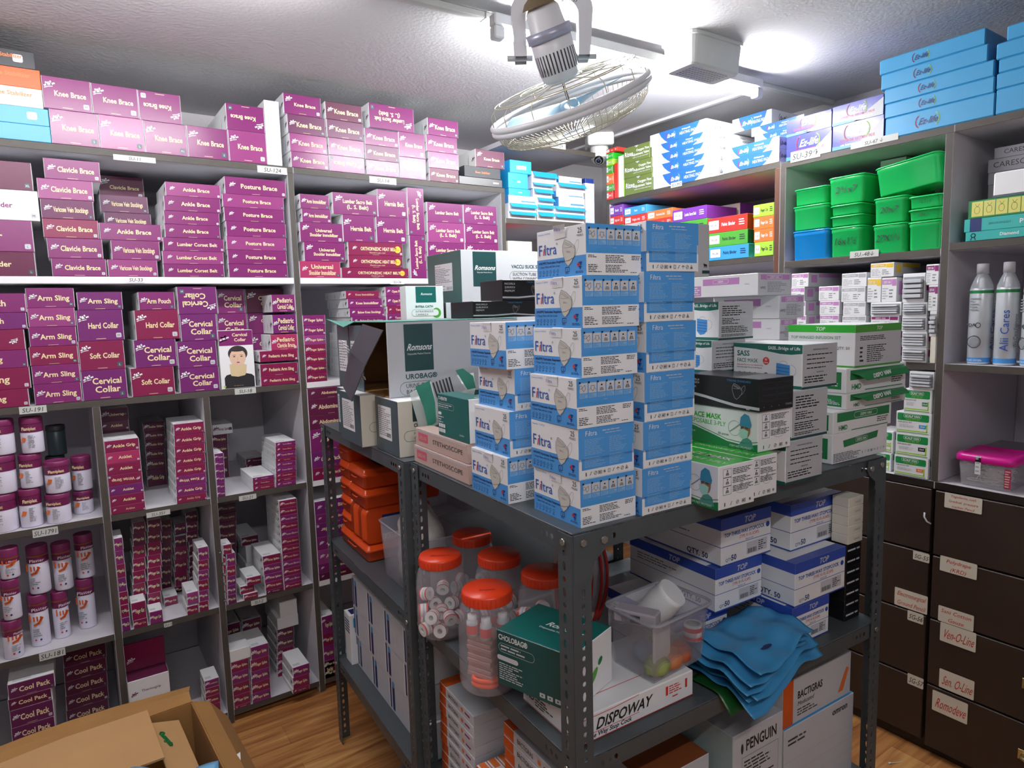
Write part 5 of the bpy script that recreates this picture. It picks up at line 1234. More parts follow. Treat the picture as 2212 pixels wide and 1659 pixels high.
# ---- green needle boxes with the infusion set box on top
def art_needle(m, w, d, h, opened=False, kind=0):
    m.box(0, 0, 0, w, d, h, 'white'); f = faces_of(w, d, h); L, F = f['L'], f['F']; W, H = F.w, F.h
    if kind == 0:
        m.rect(F, W*.06, H*.52, W*.96, H*.92, 'green', 1); m.text(F, 'HMD', W*.16, H*.14, H*.22, 'green', 2, bold=1); m.rect(F, W*.3, H*.05, W*.94, H*.09, 'green', 1); m.greek(F, W*.74, H*.2, W*.94, H*.48, 3, 'graphite', 2, 2, full=1)
        if not opened: m.ring(F, W*.34, H*.6, W*.74, H*.85, .001, 'white', 2); m.text(F, 'DISPO VAN', W*.54, H*.66, H*.13, 'white', 2, bold=1, sh=.2, maxw=W*.34)
        else: m.ell(F, W*.52, H*.50, .007, .004, 'ink', 2, 12)
    else:
        m.poly(F, [(W*.2, H*.5), (W*.8, H*.62), (W*.82, H*.86), (W*.18, H*.74)], 'green', 1); m.ring(F, W*.4, H*.62, W*.62, H*.76, .0008, 'white', 2); m.text(F, 'DISPO VAN', W*.51, H*.65, H*.08, 'white', 3, bold=1, maxw=W*.2); m.greek(F, W*.02, H*.05, W*.5, H*.35, 6, 'graphite', 2, 3, full=1); icons(m, F, W*.5, W*.96, H*.2, H*.1, 8, 'graphite')
    m.rect(L, L.w*.5, H*.15, L.w*.92, H*.85, 'green', 1); m.greek(L, L.w*.55, H*.25, L.w*.9, H*.6, 4, 'white', 2, 1)
yN = .80; z = 1.1403
Pn0 = onz(1799, 1004, 1.14); yN = Pn0.y+.0
for i, (xn, yb, yt, xr, kind, op, lab) in enumerate([(1798, 1000, 940, 1915, 1, False, 'white needle carton with slanted green panel, lowest at the rack end'), (1800, 940, 891, 1924, 0, False, 'green and white needle carton, closed, second lowest at the rack end'),
       (1828, 900, 851, 1955, 0, True, 'green and white needle carton with torn flap, third from bottom'), (1828, 851, 797, 1956, 0, True, 'green and white needle carton with torn flap, directly under infusion set box')]):
    P = hit(xn, (yb+yt)/2, Pn0, v_); zt = hit(xn, yt, P, v_).z; ww = (hit(xr, (yb+yt)/2, P, v_)-P).dot(u_)
    o = put(art_needle, 'needle_carton', (P.x, P.y, z), ww, .14, zt-z-.0003, lab, group='green and white needle cartons', kind=kind, opened=op); hN = zt-z; 
    if op:
        g = M(); a = .25; rows = [[(ww*.08, -.001, hN*.80), (ww*.92, -.001, hN*.92)], [(ww*.12, -.012, hN*.72), (ww*.9, -.014, hN*.84)], [(ww*.2, -.020, hN*.50), (ww*.88, -.024, hN*.60)]]
        g.grid(rows, 'green', smooth=False); FF = Fr((ww*.35, -.0185, hN*.62), (1, -.06, .1), (0, .4, 1)); g.text(FF, 'DISPO VAN', 0.02, -.002, .009, 'white', 6, bold=1, sh=.2); fl = g.build('torn_flap', parent=o); solid(fl, .0006)
    z = zt
def art_inf(m, w, d, h):
    m.box(0, 0, 0, w, d, h, 'white', faces={'F': 'lgrey'}); f = faces_of(w, d, h)
    for k_ in 'FL':
        F = f[k_]; W, H = F.w, F.h; m.rect(F, 0, H*.82, W, H, 'bgreen' if k_ == 'L' else 'leaf', 1); m.rect(F, 0, 0, W, H*.04, 'leaf', 1); m.text(F, 'TOP', W*.5, H*.865, H*.09, 'white', 2, bold=1, sh=.25)
    L = f['L']; W, H = L.w, L.h; m.text(L, 'TOP WINGED INFUSION SET', W*.05, H*.66, H*.075, 'inkgreen', 2, al='l', maxw=W*.8); m.text(L, 'QTY. 50', W*.93, H*.42, H*.07, 'ink', 2, al='r'); m.greek(L, W*.45, H*.15, W*.75, H*.58, 5, 'grey', 2, 1); m.greek(L, W*.08, H*.1, W*.9, H*.14, 1, 'grey', 2, 3)
    F = f['F']; W = F.w; m.greek(F, W*.1, H*.62, W*.7, H*.74, 3, 'graphite', 2, 5, full=1); m.greek(F, W*.25, H*.1, W*.7, H*.52, 9, 'graphite', 2, 6, full=1); m.greek(F, W*.1, H*.1, W*.2, H*.5, 4, 'graphite', 2, 8)
P = hit(1847, 742, Pn0-v_*.01, v_); zt = hit(1847, 703, P, v_).z; ww = (hit(1947, 745, P, v_)-P).dot(u_); dd = .20
P = hit(1847, 742, Pn0, v_)
put(art_inf, 'carton', (P.x, P.y, z), ww, .17, zt-z, 'white infusion set carton with bright green bands, topping the needle cartons')

# ---- dark green and white device cartons (rear rack)
def art_dev(m, w, d, h, name='', line1='', line2='', lab=True, dark='slate', top='seagreen', rub='darkteal', big=1, aw=1):
    m.box(0, 0, 0, w, d, h, 'white', faces={'L': dark, 'T': top, 'F': 'lgrey'}); f = faces_of(w, d, h); L, F = f['L'], f['F']; W, H = L.w, L.h
    if lab:
        a, b, c_, e = W*.24, H*.24, W*.76, H*.78; m.rrect(L, a, b, c_, e, 'white', 1, .002, 3); m.text(L, 'MULTI FLOW', a+.003, e-H*.06, H*.03, 'ink', 2, al='l', maxw=(c_-a)*.5)
        m.greek(L, a+.003, b+H*.16, c_-.003, e-H*.08, 9, 'grey', 2, 3); m.greek(L, a+.003, b+.003, a+(c_-a)*.6, b+H*.14, 4, 'grey', 2, 4); m.bars(L, a+(c_-a)*.65, b+.003, c_-.003, b+H*.08, 'grey', 8)
    W = F.w*aw
    if name:
        m.rect(F, W*.17 if big == 1 else W*.12, H*.34 if big == 1 else H*.30, W*.17+H*.42 if big == 1 else W*.12+H*.52, H*.97, rub, 1)
        cx = W*.17+H*.21 if big == 1 else W*.12+H*.26; m.text(F, 'Romsons', cx, H*.62, H*.09, 'white', 2, bold=1, sh=.35, maxw=H*.36 if big == 1 else H*.46); m.text(F, 'Disposable Medical Devices', cx, H*.56, H*.025, 'white', 2, maxw=H*.34)
        if big == 1:
            m.text(F, name, W*.17, H*.235, H*.07, rub, 2, al='l', bold=1); m.ell(F, W*.62, H*.13, H*.11, H*.11, 'leaf', 1, 24); m.rrect(F, W*.11, H*.02, W*.66, H*.195, 'lgrey', 2); m.ring(F, W*.11, H*.02, W*.66, H*.195, .001, 'green', 3)
            m.text(F, line1, W*.17, H*.115, H*.062, 'graphite', 3, al='l', maxw=W*.46); m.text(F, line2, W*.17, H*.035, H*.06, 'graphite', 3, al='l', maxw=W*.44)
        else:
            m.text(F, name, W*.52, H*.66, H*.07, rub, 2, al='l', bold=1, maxw=W*.44); m.ring(F, W*.50, H*.40, W*.97, H*.60, .001, 'green', 3); m.text(F, line1, W*.53, H*.515, H*.06, 'graphite', 3, al='l', maxw=W*.42); m.text(F, line2, W*.53, H*.425, H*.06, 'graphite', 3, al='l', maxw=W*.42)
def art_oxy(m, w, d, h):
    m.box(0, 0, 0, w, d, h, 'white', faces={'L': 'slate', 'F': 'cream'}); f = faces_of(w, d, h); L, F = f['L'], f['F']; W, H = L.w, L.h
    m.rrect(L, W*.14, H*.25, W*.72, H*.86, 'white', 1, .002, 3); m.greek(L, W*.17, H*.3, W*.7, H*.82, 14, 'grey', 2, 3); m.bars(L, W*.5, H*.3, W*.68, H*.38, 'graphite', 8)
    W = F.w; m.rect(F, W*.4, H*.62, W, H*1.0-.001, 'darkteal', 1); m.text(F, 'OXYSET', W*.42, H*.52, H*.07, 'darkteal', 2, al='l', bold=1); m.ring(F, W*.15, H*.27, W*.98, H*.46, .001, 'green', 2); m.text(F, 'NASAL', W*.42, H*.38, H*.055, 'graphite', 2, al='l'); m.text(F, 'CANNULA', W*.42, H*.3, H*.055, 'graphite', 2, al='l', maxw=W*.5); m.text(F, 'REF: SS-', W*.42, H*.18, H*.03, 'graphite', 2, al='l')
Z1 = 1.1403; GR = 'green and white device cartons'
Po, wo, do, ho = meas(863, 990, 868, 813, 893, z0=Z1); Pp = Po
hO = ho
put(art_oxy, 'device_carton', Po, max(wo, .10), do, hO, 'dark-ended oxygen cannula carton nearest the stethoscope boxes, under open carton', group=GR)
P2o, w2, d2, h2 = meas(782, 967, 852, 735, 815, z0=Z1)
P2o = P2o if P2o.y > Po.y+do+.003 else Vector((P2o.x, Po.y+do+.004, Z1))
put(art_oxy, 'device_carton', P2o, .16, d2*.98, hO, 'dark-ended oxygen cannula carton, left one under the open carton', group=GR)
y3 = P2o.y+d2+.012
P3o = Vector((P2o.x+.03, min(y3, 2.02), Z1))
put(art_oxy, 'device_carton', P3o, .15, .075, hO-.0002, 'narrow green and white carton at the far left rack post', group=GR)
# big open carton lying across them
Zb = Z1+hO+.0006
Pu = hit(838, 870, (.9, 1.58, 0), v_); zlow = Pu.z
ub = hit(838, 780, (.9, 1.56, 0), v_); zt = hit(838, 697, ub, v_).z; W_ = (hit(1120, 780, ub, v_)-ub).dot(u_)
E_ = empty('open_carton', (ub.x, ub.y, Zb), RY, label='large opened urine bag carton with dark flap hanging down, atop dark-ended cartons', category='box', group=GR)
w, d, h = W_, .42, zt-Zb; t = .003
g = M(); wv_ = w; art_dev(g, w, .004, h, 'UROBAG®', 'URINE COLLECTION', 'BAG', lab=False, dark='lgrey', aw=.69); g.build('front_wall', parent=E_)
g = M(); g.box(0, d-.004, 0, w, d, h, 'tan'); g.build('rear_wall', parent=E_)
g = M(); g.box(0, .0045, 0, w, d-.0045, .003, 'dtan'); g.build('bottom', parent=E_)
g = M(); g.box(w-.003, .0045, .0035, w, d-.0045, h, 'tan'); g.build('end_wall', parent=E_)
g = M(); g.box(.0, .0005, h+.0004, w, d, h+.003, 'seagreen', faces={'D': 'dtan'}); g.rect(Fr((0, 0, h+.003), (1, 0, 0), (0, 1, 0)), .03, .012, w*.55, .022, 'white', 1); g.build('top_panel', parent=E_)
g = M(); y0_, y1_ = .12, .175; ln = h*1.0    # hanging flap
g.grid([[(-.001, y1_, h*.98), (-.001, .02, h*.9)], [(-.045, y1_-.01, h*.6), (-.05, .03, h*.45)], [(-.075, y1_-.03, h*.12), (-.085, .05, -.005)]], 'graphite', smooth=False)
FL = Fr((-.052, y1_-.02, h*.5), (-.02, -1, -.1), (-.35, 0, 1)); g.greek(FL, .01, .02, .06, .055, 4, 'lgrey', 6, 1)
for i in range(4):
    for j in range(2): g.rrect(FL, .012+.012*i, -.035-.018*j, .022+.012*i, -.021-.018*j, 'lgrey', 6, .001, 2)
g.text(FL, 'UROBAG', .075, -.04, .008, 'lgrey', 6, bold=1)
fl = g.build('hanging_flap', parent=E_); solid(fl, .002)
for i, (ya, yb_, lab) in enumerate(((.185, .295, 'right'), (.30, .41, 'left'))):
    g = M(); g.box(-.004, ya, .0005, -.0005, yb_, h*.96, 'slate'); L = Fr((-.004, yb_, 0), (0, -1, 0), (0, 0, 1), yb_-ya, h); g.rrect(L, .012, h*.25, yb_-ya-.018, h*.73, 'white', 1, .002, 3); g.greek(L, .015, h*.28, yb_-ya-.021, h*.7, 10, 'grey', 2, i); g.build('end_flap', parent=E_)
g = M(); g.face([(-.002, .42, h+.004), (-.002, .235, h+.004), (-.03, .26, h-.012), (-.03, .43, h+.012)], 'seagreen'); o = g.build('top_flap', parent=E_); solid(o, .0015)
# vaccu suction carton, carried by cartons behind
Zc = zt+.004
Pv = hit(996, 595, (.9, 2.0, 0), v_); zv0 = hit(996, 653, Pv, v_).z; zv1 = hit(996, 539, Pv, v_).z; wv = (hit(1150, 595, Pv, v_)-Pv).dot(u_)+.10; dv = (hit(924, 595, Pv, u_)-Pv).dot(v_)
hh = (zv0-Z1)/2
Pi = hit(877, 655, (.9, 2.0, 0), v_)
wi = (hit(958, 655, (.9, 2.0, 0), v_)-Pi).dot(u_)
put(art_dev, 'device_carton', (Pi.x+wi+.006, Pv.y-.002, Z1), wv, .16, hh-.0004, 'green-ended device carton, lower of two behind the open carton', group=GR, name='INTRA CATH', line1='INTRAVENOUS', line2='CANNULA')
put(art_dev, 'device_carton', (Pi.x+wi+.006, Pv.y+.0, Z1+hh), wv, .16, zv0-Z1-hh-.0004, 'device carton with dark logo square carrying the suction tube carton', group=GR, dark='graphite', name='Romsons', rub='graphite', big=2)
put(art_dev, 'device_carton', (Pv.x, Pv.y, zv0), wv, dv, zv1-zv0, 'suction tube carton with white sticker on dark green end, highest at left', group=GR, name='VACCU SUCK SUCTION', line1='SUCTION TUBE', line2='WITH CONNECTOR', dark=card('device_green', '3f6662', .35), big=2)
zi1 = hit(877, 618, (.9, 2.0, 0), v_).z
def art_intra(m, w, d, h):
    m.box(0, 0, 0, w, d, h, 'white'); F = faces_of(w, d, h)['F']; W, H = w, h; t_ = h-.12
    m.rect(F, W*.26, h-.055, W*.80, h-.002, 'teal', 1); m.text(F, 'Romsons', W*.54, h-.03, .008, 'white', 2, bold=1, sh=.3, maxw=W*.4); m.text(F, 'INTRA CATH', W*.24, h-.072, .008, 'teal', 2, al='l', bold=1, maxw=W*.5); m.ell(F, W*.8, h-.09, .017, .017, 'leaf', 1, 20); m.rrect(F, W*.14, h-.1, W*.86, h-.078, 'white', 2); m.ring(F, W*.14, h-.1, W*.86, h-.078, .0007, 'green', 3); m.text(F, 'INTRAVENOUS', W*.24, h-.088, .007, 'graphite', 3, al='l', maxw=W*.55); m.text(F, 'CANNULA', W*.24, h-.098, .007, 'graphite', 3, al='l')
put(art_intra, 'device_carton', (Pi.x, Pi.y-.0, Z1), wi, .05, zi1-Z1, 'tall white intravenous cannula carton left of the suction tube carton', group=GR)
# black mask cartons lying on the urine bag carton
def art_bf(m, w, d, h, opened=0):
    m.box(0, 0, 0, w, d, h, 'black', faces={'T': 'cream'} if opened else None); F = faces_of(w, d, h)['F']; W, H = w, h
    P_ = [(0, .2), (.3, .18), (.6, .24), (1, .1)]; m.poly(F, [(W*a, H*b) for a, b in P_]+[(W*a, H*(b-.08)) for a, b in reversed(P_)], 'lgrey', 1)
    for i in range(3): m.text(F, ['MASCARILLA', 'QUIRURGICA', 'PREMIUM'][i], W*.04, H*(.76-.17*i), H*.1, 'white', 2, al='l', maxw=W*.2)
    m.text(F, 'TYRONS STANDARD', W*.62, H*.84, H*.08, 'sky', 2, maxw=W*.3); mask_shape(m, F, W*.62, H*.5, H*.42, 'ink', 'lgrey', 2)
zk0 = Zb+h+.0035; yk = ub+v_*.03; xk0 = hit(1022, 670, yk, v_); zk1 = hit(1060, 650, yk, v_).z; zk2 = hit(1100, 604, yk, v_).z; wk = (hit(1165, 670, xk0, v_)-xk0).dot(u_)
put(art_bf, 'mask_box', (xk0.x, xk0.y, zk0), wk, .14, zk1-zk0-.0003, 'open black mask box showing cream inside, on the urine bag carton', group='black mask boxes on the rear rack', opened=1)
xk1 = hit(1085, 620, yk, v_)
put(art_bf, 'mask_box', (xk1.x, xk1.y, zk1), wk*.8, .13, zk2-zk1, 'closed black mask box resting on the open black one', group='black mask boxes on the rear rack')
# stethoscope cases and the small green device carton
def art_steth(m, w, d, h):
    m.box(0, 0, 0, w, d, h, mat('clear_case', hexc('cfb5ab'), .25, alpha=.9)); L = faces_of(w, d, h)['L']; W, H = L.w, L.h
    m.rrect(L, W*.06, H*.28, W*.26, H*.78, card('case_pink', 'd0607c', .4), 1, .002, 3); m.text(L, 'DELUXE', W*.16, H*.42, H*.2, 'sand', 2, maxw=W*.16)
    m.text(L, 'STETHOSCOPE', W*.64, H*.38, H*.26, 'graphite', 2, sx=1.5, maxw=W*.62)
    for i in range(40): m.rect(L, W*(.02+.024*i), H*.86, W*(.034+.024*i), H*.98, 'lgrey', 1)
Pst, wst, dst, hst = meas(1014, 1049, 1006, 895, None, z0=Z1)
put(art_steth, 'stethoscope_case', Pst, .045, dst*.98, hst, 'pinkish clear stethoscope case, lower one at the rack edge', cat='case', group='stethoscope cases')
put(art_steth, 'stethoscope_case', Pst+u_*.004+v_*.01+Vector((0, 0, hst+.0003)), .045, dst*.93, hst, 'pinkish clear stethoscope case, upper one beneath green carton', cat='case', group='stethoscope cases')
Zg = Z1+2*hst+.0008
Pg = hit(1022, 900, Pst+v_*.0, v_); Pg = Pst+u_*.008+v_*.008; zg1 = hit(1024, 862, Pg, v_).z; dg_ = (hit(946, 890, Pg, u_)-Pg).dot(v_)
def art_green(m, w, d, h):
    m.box(0, 0, 0, w, d, h, 'teal', faces={'F': 'white'}); f = faces_of(w, d, h); L = f['L']; W, H = L.w, L.h
    m.text(L, 'T-VENT®', W*.04, H*.86, H*.08, 'white', 2, al='l', bold=1); m.ring(L, W*.02, H*.66, W*.55, H*.80, .0006, 'lgrey', 2); m.greek(L, W*.04, H*.68, W*.5, H*.78, 2, 'lgrey', 2, 2, full=1); m.rrect(L, W*.02, H*.5, W*.13, H*.57, 'white', 2); m.greek(L, W*.02, H*.3, W*.2, H*.48, 3, 'lgrey', 2, 2)
    for i in range(4):
        for j in range(2): m.rrect(L, W*(.03+.055*i), H*(.2-.12*j), W*(.075+.055*i), H*(.29-.12*j), 'white', 2, .001, 2)
    m.text(L, 'GS-1044-1', W*.78, H*.12, H*.04, 'white', 2); T = f['T']; m.greek(T, w*.5, d*.1, w*.9, d*.16, 1, 'white', 1, 1)
put(art_green, 'device_carton', (Pg.x, Pg.y, Zg), .05, dg_, zg1-Zg, 'small glossy green device carton lying on the stethoscope cases', group=GR)
# nebuliser packet leaning on the open carton
g = M(); GB = mat('clear_bag', hexc('d5dcd8'), .25, alpha=.45)
def pk(x, y, yp): return hit(x, y, (.9, yp, 0), v_)
yp = 1.50
rowsP = [[pk(885, 850, yp-.01), pk(930, 826, yp-.015), pk(980, 812, yp-.015), pk(1022, 806, yp-.01)], [pk(893, 880, yp-.03), pk(938, 868, yp-.04), pk(985, 850, yp-.04), pk(1026, 838, yp-.03)],
         [pk(903, 915, yp-.04), pk(935, 905, yp-.05), pk(975, 880, yp-.045), pk(1020, 868, yp-.04)], [pk(905, 935, yp-.045), pk(925, 925, yp-.05), pk(948, 915, yp-.05), pk(975, 900, yp-.045)]]
O = rowsP[3][0].copy()
rowsP = [[p-O for p in r_] for r_ in rowsP]
g.grid(rowsP, GB); o = g.build('nebuliser_packet', O, label='crinkled clear nebuliser packet with green printing leaning on the urine bag carton', category='packet'); solid(o, .006)
g = M(); c_ = card('packet_green', '3f9c84', .35)
def pq(x, y, k_=.06): return pk(x, y, yp-k_)-O
g.face([pq(897, 836), pq(928, 822), pq(940, 870), pq(942, 912), pq(925, 925), pq(915, 880)], c_); g.face([pq(984, 800), pq(1000, 796), pq(1022, 812), pq(1028, 838), pq(1010, 842)], c_)
g.face([pq(930, 822), pq(982, 803), pq(1006, 842), pq(943, 866)], 'lgrey')
for i in range(6): g.face([pq(934+i*7, 827-i*2.4, .062), pq(937+i*7, 826-i*2.4, .062), pq(947+i*7, 858-i*1.6, .062), pq(944+i*7, 859-i*1.6, .062)], 'graphite')
g.build('printed_insert', parent=o)
# ================================================================ right wall shelving contents
def ez(m, F, u, v, s, ink='white', l=3):
    m.text(F, 'Ez-life', u, v-s*.35, s*.72, ink, l, sh=.35, bold=1, sx=.85); W = text_w('Ez-life', s*.72, .85)
    m.arc(F, u-W*.36, v, s*.55, s*.72, s*.12, 'pink', l, pi*.62, pi*1.35, 8); m.arc(F, u+W*.30, v, s*.6, s*.72, s*.1, 'lime', l, -pi*.35, pi*.35, 8)
def art_heat(m, w, d, h, r):
    m.box(0, 0, 0, w, d, h, 'white'); f = faces_of(w, d, h); F, R_ = f['F'], f['R']; W, H = w, h
    m.poly(F, [(W*.17, H), (W*.21, H*.6), (W*.27, H*.25), (W*.33, 0), (W*.72, 0), (W*.79, H*.25), (W*.85, H*.62), (W*.89, H)], card('heat_blue', '2b66bd', .35), 1)
    m.stroke(F, [(W*.15, H), (W*.19, H*.6), (W*.25, H*.25), (W*.31, 0)], .0008, 'sky', 1)
    ez(m, F, W*.39, H*.5, H*.42); m.text(F, 'Orthopaedic', W*.66, H*.66, H*.13, 'white', 2, maxw=W*.2, bold=1); m.text(F, 'HEATING PAD', W*.685, H*.3, H*.25, 'white', 2, maxw=W*.28)
    W = R_.w; ez(m, R_, W*.2, H*.5, H*.38, 'graphite'); m.text(R_, 'Orthopaedic', W*.58, H*.66, H*.13, 'graphite', 2); m.text(R_, 'HEATING PAD', W*.7, H*.3, H*.25, 'navy', 2, maxw=W*.36)
def art_indigo(m, w, d, h, r):
    m.box(0, 0, 0, w, d, h, 'indigo'); F = faces_of(w, d, h)['F']; W, H = w, h
    m.poly(F, [(W*.45, 0), (W, H*.85), (W, 0)], 'lgrey', 1); m.poly(F, [(0, 0), (W*.6, 0), (W*.3, H*.12), (0, H*.16)], 'sky', 1)
    ez(m, F, W*.5, H*.62, H*.42); m.text(F, 'OXYGEN FINE ADJUSTMENT VALVE', W*.5, H*.26, H*.12, 'pink', 2, bold=1, maxw=W*.68); m.text(F, 'with Rotameter & Humidifier Bottle', W*.5, H*.11, H*.08, 'white', 2, bold=1, maxw=W*.66)
def art_az(m, w, d, h, r):
    m.box(0, 0, 0, w, d, h, 'azure', faces={'R': card('azure_dark', '2d7fb3', .4)}, bev=.003); F = faces_of(w, d, h)['F']; W, H = w, h
    ez(m, F, W*.42, H*.48, H*.42, 'navy')
def art_rizen(m, w, d, h, r):
    m.box(0, 0, 0, w, d, h, 'olive'); F = faces_of(w, d, h)['F']; W, H = w, h
    m.text(F, 'Rizen', W*.2, H*.42, H*.3, 'white', 2, bold=1, maxw=W*.34); m.text(F, 'Oxygen Fine', W*.97, H*.6, H*.16, 'white', 2, al='r', bold=1, maxw=W*.5); m.text(F, 'Adjustment Valve', W*.97, H*.36, H*.16, 'white', 2, al='r', bold=1, maxw=W*.66); m.greek(F, W*.35, H*.2, W*.97, H*.28, 1, 'lgrey', 2, 2, full=1)
    m.face([F.p(W*.42, H-.001, 2), F.p(W*.58, H-.001, 2), F.p(W*.5, H*.86, 2)], 'lgrey')
def art_c1(m, w, d, h, r):
    fc = {'R': r['side']} if 'side' in r else None
    m.box(0, 0, 0, w, d, h, r['col'], faces=fc); f = faces_of(w, d, h); F = f['F'].flip() if r.get('inv') else f['F']; W, H = w, h; ink = r.get('ink', 'white')
    m.rrect(F, W*.04, H*.22, W*.04+min(W*.26, H*1.0), H*.82, 'white', 1, .002, 3); m.text(F, 'M-UR', W*.04+min(W*.26, H)*.5, H*.42, H*.16, 'ink', 2, maxw=W*.16)
    m.text(F, r['t'], W*.54, H*.4, H*.24, ink, 2, bold=1, maxw=W*.34); m.greek(F, W*.8, H*.3, W*.95, H*.75, 3, ink, 2, 5)
def art_wlum(m, w, d, h, r):
    m.box(0, 0, 0, w, d, h, 'cream', faces={'R': 'purple'}); F = faces_of(w, d, h)['F']; W, H = w, h
    m.rect(F, 0, 0, W*.24, H, 'purple', 1); m.rrect(F, W*.04, H*.2, W*.21, H*.6, 'white', 2, .002, 3); m.text(F.flip(), 'Lumbo Sacral Belt', W*.38, H*.35, H*.2, 'grey', 2, maxw=W*.5)
for k_, v_2 in dict(heat=art_heat, indigo=art_indigo, az=art_az, rizen=art_rizen, c1=art_c1, wlum=art_wlum).items(): ART[k_] = v_2
def E3(px, kind, label, **kw): return dict(txt='x', col=kw.pop('col', ''), px=px, kind=kind, label=label, **kw)
G1_ = 'heating pad cartons on the right wall shelf'
T = []
for i, (a, b, c, e) in enumerate([(1401, 274.5, 1526, 297.7), (1407, 298.6, 1535, 319.5), (1408.6, 320, 1535.7, 343), (1409.5, 343, 1537.5, 367), (1411, 367, 1537.5, 390.5)]):
    T.append(E3((a, b, c, e), 'heat', f"white and blue heating pad carton, {['topmost', 'second', 'middle', 'fourth', 'lowest'][i]} of the left-hand five", d=.36))
T += [E3((1560.6, 308, 1690, 333.8), 'heat', 'white and blue heating pad carton, upper of the bright right-hand pair', d=.14), E3((1561.5, 334, 1692, 358.7), 'heat', 'white and blue heating pad carton, lower of the bright right-hand pair', d=.14)]
T += [E3((1623, 260, 1750, 277), 'heat', 'white and blue heating pad carton at the back, directly under the highest one', off=-.155, d=.36), E3((1630, 278, 1750, 295), 'heat', 'white and blue heating pad carton at the back, second under the highest', off=-.155, d=.36),
      E3((1630, 296, 1750, 313), 'heat', 'white and blue heating pad carton at the back, second from shelf', off=-.155, d=.36), E3((1630, 314, 1750, 331), 'heat', 'white and blue heating pad carton at the back, standing on the shelf', off=-.155, d=.36)]
T += [E3((1347.6, 312.5, 1407, 345), 'rizen', 'olive green oxygen valve carton, topmost of three', d=.2), E3((1347.6, 347, 1408, 378.5), 'rizen', 'olive green oxygen valve carton, middle of three', d=.2), E3((1350, 379.5, 1409, 411), 'rizen', 'olive green oxygen valve carton, lowest of three', d=.2)]
q = lambda x0, y0, x1, y1: (1080+x0/5.53, 280+y0/5.53, 1080+x1/5.53, 280+y1/5.53)
for (b, c_, nm, lv) in [(q(1175, 750, 1350, 825), 'red', 'red', 'lowest'), (q(1150, 668, 1366, 755), 'leaf', 'dark green', 'second from bottom'), (q(1130, 545, 1358, 665), 'orange', 'orange', 'third from bottom'), (q(1120, 452, 1345, 545), 'leaf', 'mid green', 'fourth from bottom'), (q(1140, 372, 1350, 452), 'lime', 'lime green', 'fifth from bottom'), (q(1165, 295, 1352, 372), 'bgreen', 'bright green', 'sixth from bottom'), (q(1240, 225, 1400, 293), 'red', 'red', 'topmost')]:
    T.append(E3(b, 'c1', f'{nm} small splint carton, {lv}, pile at corner end of right shelving', col=c_, t='Splint', d=.1))
T.append(E3(q(1362, 400, 1410, 790), 'plain', 'red carton standing upright beside the small splint cartons', col='red', d=.05, name='upright_carton'))
T.append(E3(q(1414, 310, 1478, 790), 'plain', 'white and lime carton standing on end beside olive cartons', col='white', d=.06, name='upright_carton', faces={'R': 'lime'}))
bay(PB, 2.023, T, 'top of right shelving', group=G1_, lim=(-2.43, -1.495))
# tilted heating pad box bridging the highest place
b_ = [r_ for r_ in T if r_['label'].startswith('white and blue heating pad carton at the back, directly')][0]
s0, _ = PB.st(1548, 290, -.155); s1, z0 = PB.st(1667, 235, -.155); zt = PB.st(1607, 218, -.155)[1]
m = M(); hh_ = min(.055, CEIL-.02-b_['z1']); art_heat(m, s1+1.822, .38, hh_, {}); P = PB.pt(-1.822, b_['z1']+.0006, -.155); m.build('carton', P, PB.ang, label='white and blue heating pad carton, highest of all, lying on the back pile', category='box', group=G1_)
T = [E3((1699, 248, 1796, 283), 'indigo', 'indigo oxygen valve carton, upper left of four glossy ones', d=.22), E3((1699, 285, 1798, 320.6), 'indigo', 'indigo oxygen valve carton, lower left of four glossy ones', d=.22),
     E3((1797, 217, 1909, 256.7), 'indigo', 'indigo oxygen valve carton, upper right of four glossy ones', d=.22), E3((1798, 260, 1909, 297.7), 'indigo', 'indigo oxygen valve carton, lower right of four glossy ones', d=.22)]
for i, (a, b, c, e) in enumerate([(1901, 95, 2128, 127), (1904, 128, 2133, 161), (1910, 161, 2146.6, 194), (1911.5, 195, 2147, 226), (1912.7, 228, 2148, 259.5)]):
    T.append(E3((a, b, c, e), 'az', f"long sky blue carton, {['topmost', 'second', 'middle', 'fourth', 'lowest'][i]} of the left pile atop right shelving", d=.3))
for i, (a, b, e) in enumerate([(2176, 54, 86), (2153, 94, 128), (2158, 129, 160), (2153, 161, 196), (2152, 197, 235)]):
    sl = (231-269)/(2212-2066); xr = a+150
    T.append(E3((a, b+sl*75*1.1, xr, e+sl*75*.95), 'az', f"long sky blue carton, {['topmost', 'second', 'middle', 'fourth', 'lowest'][i]} of the pile cut by right frame edge", d=.3, w=.36))
bay(PB, 2.017, T, 'top of right shelving', group='blue and indigo cartons above the green tubs')
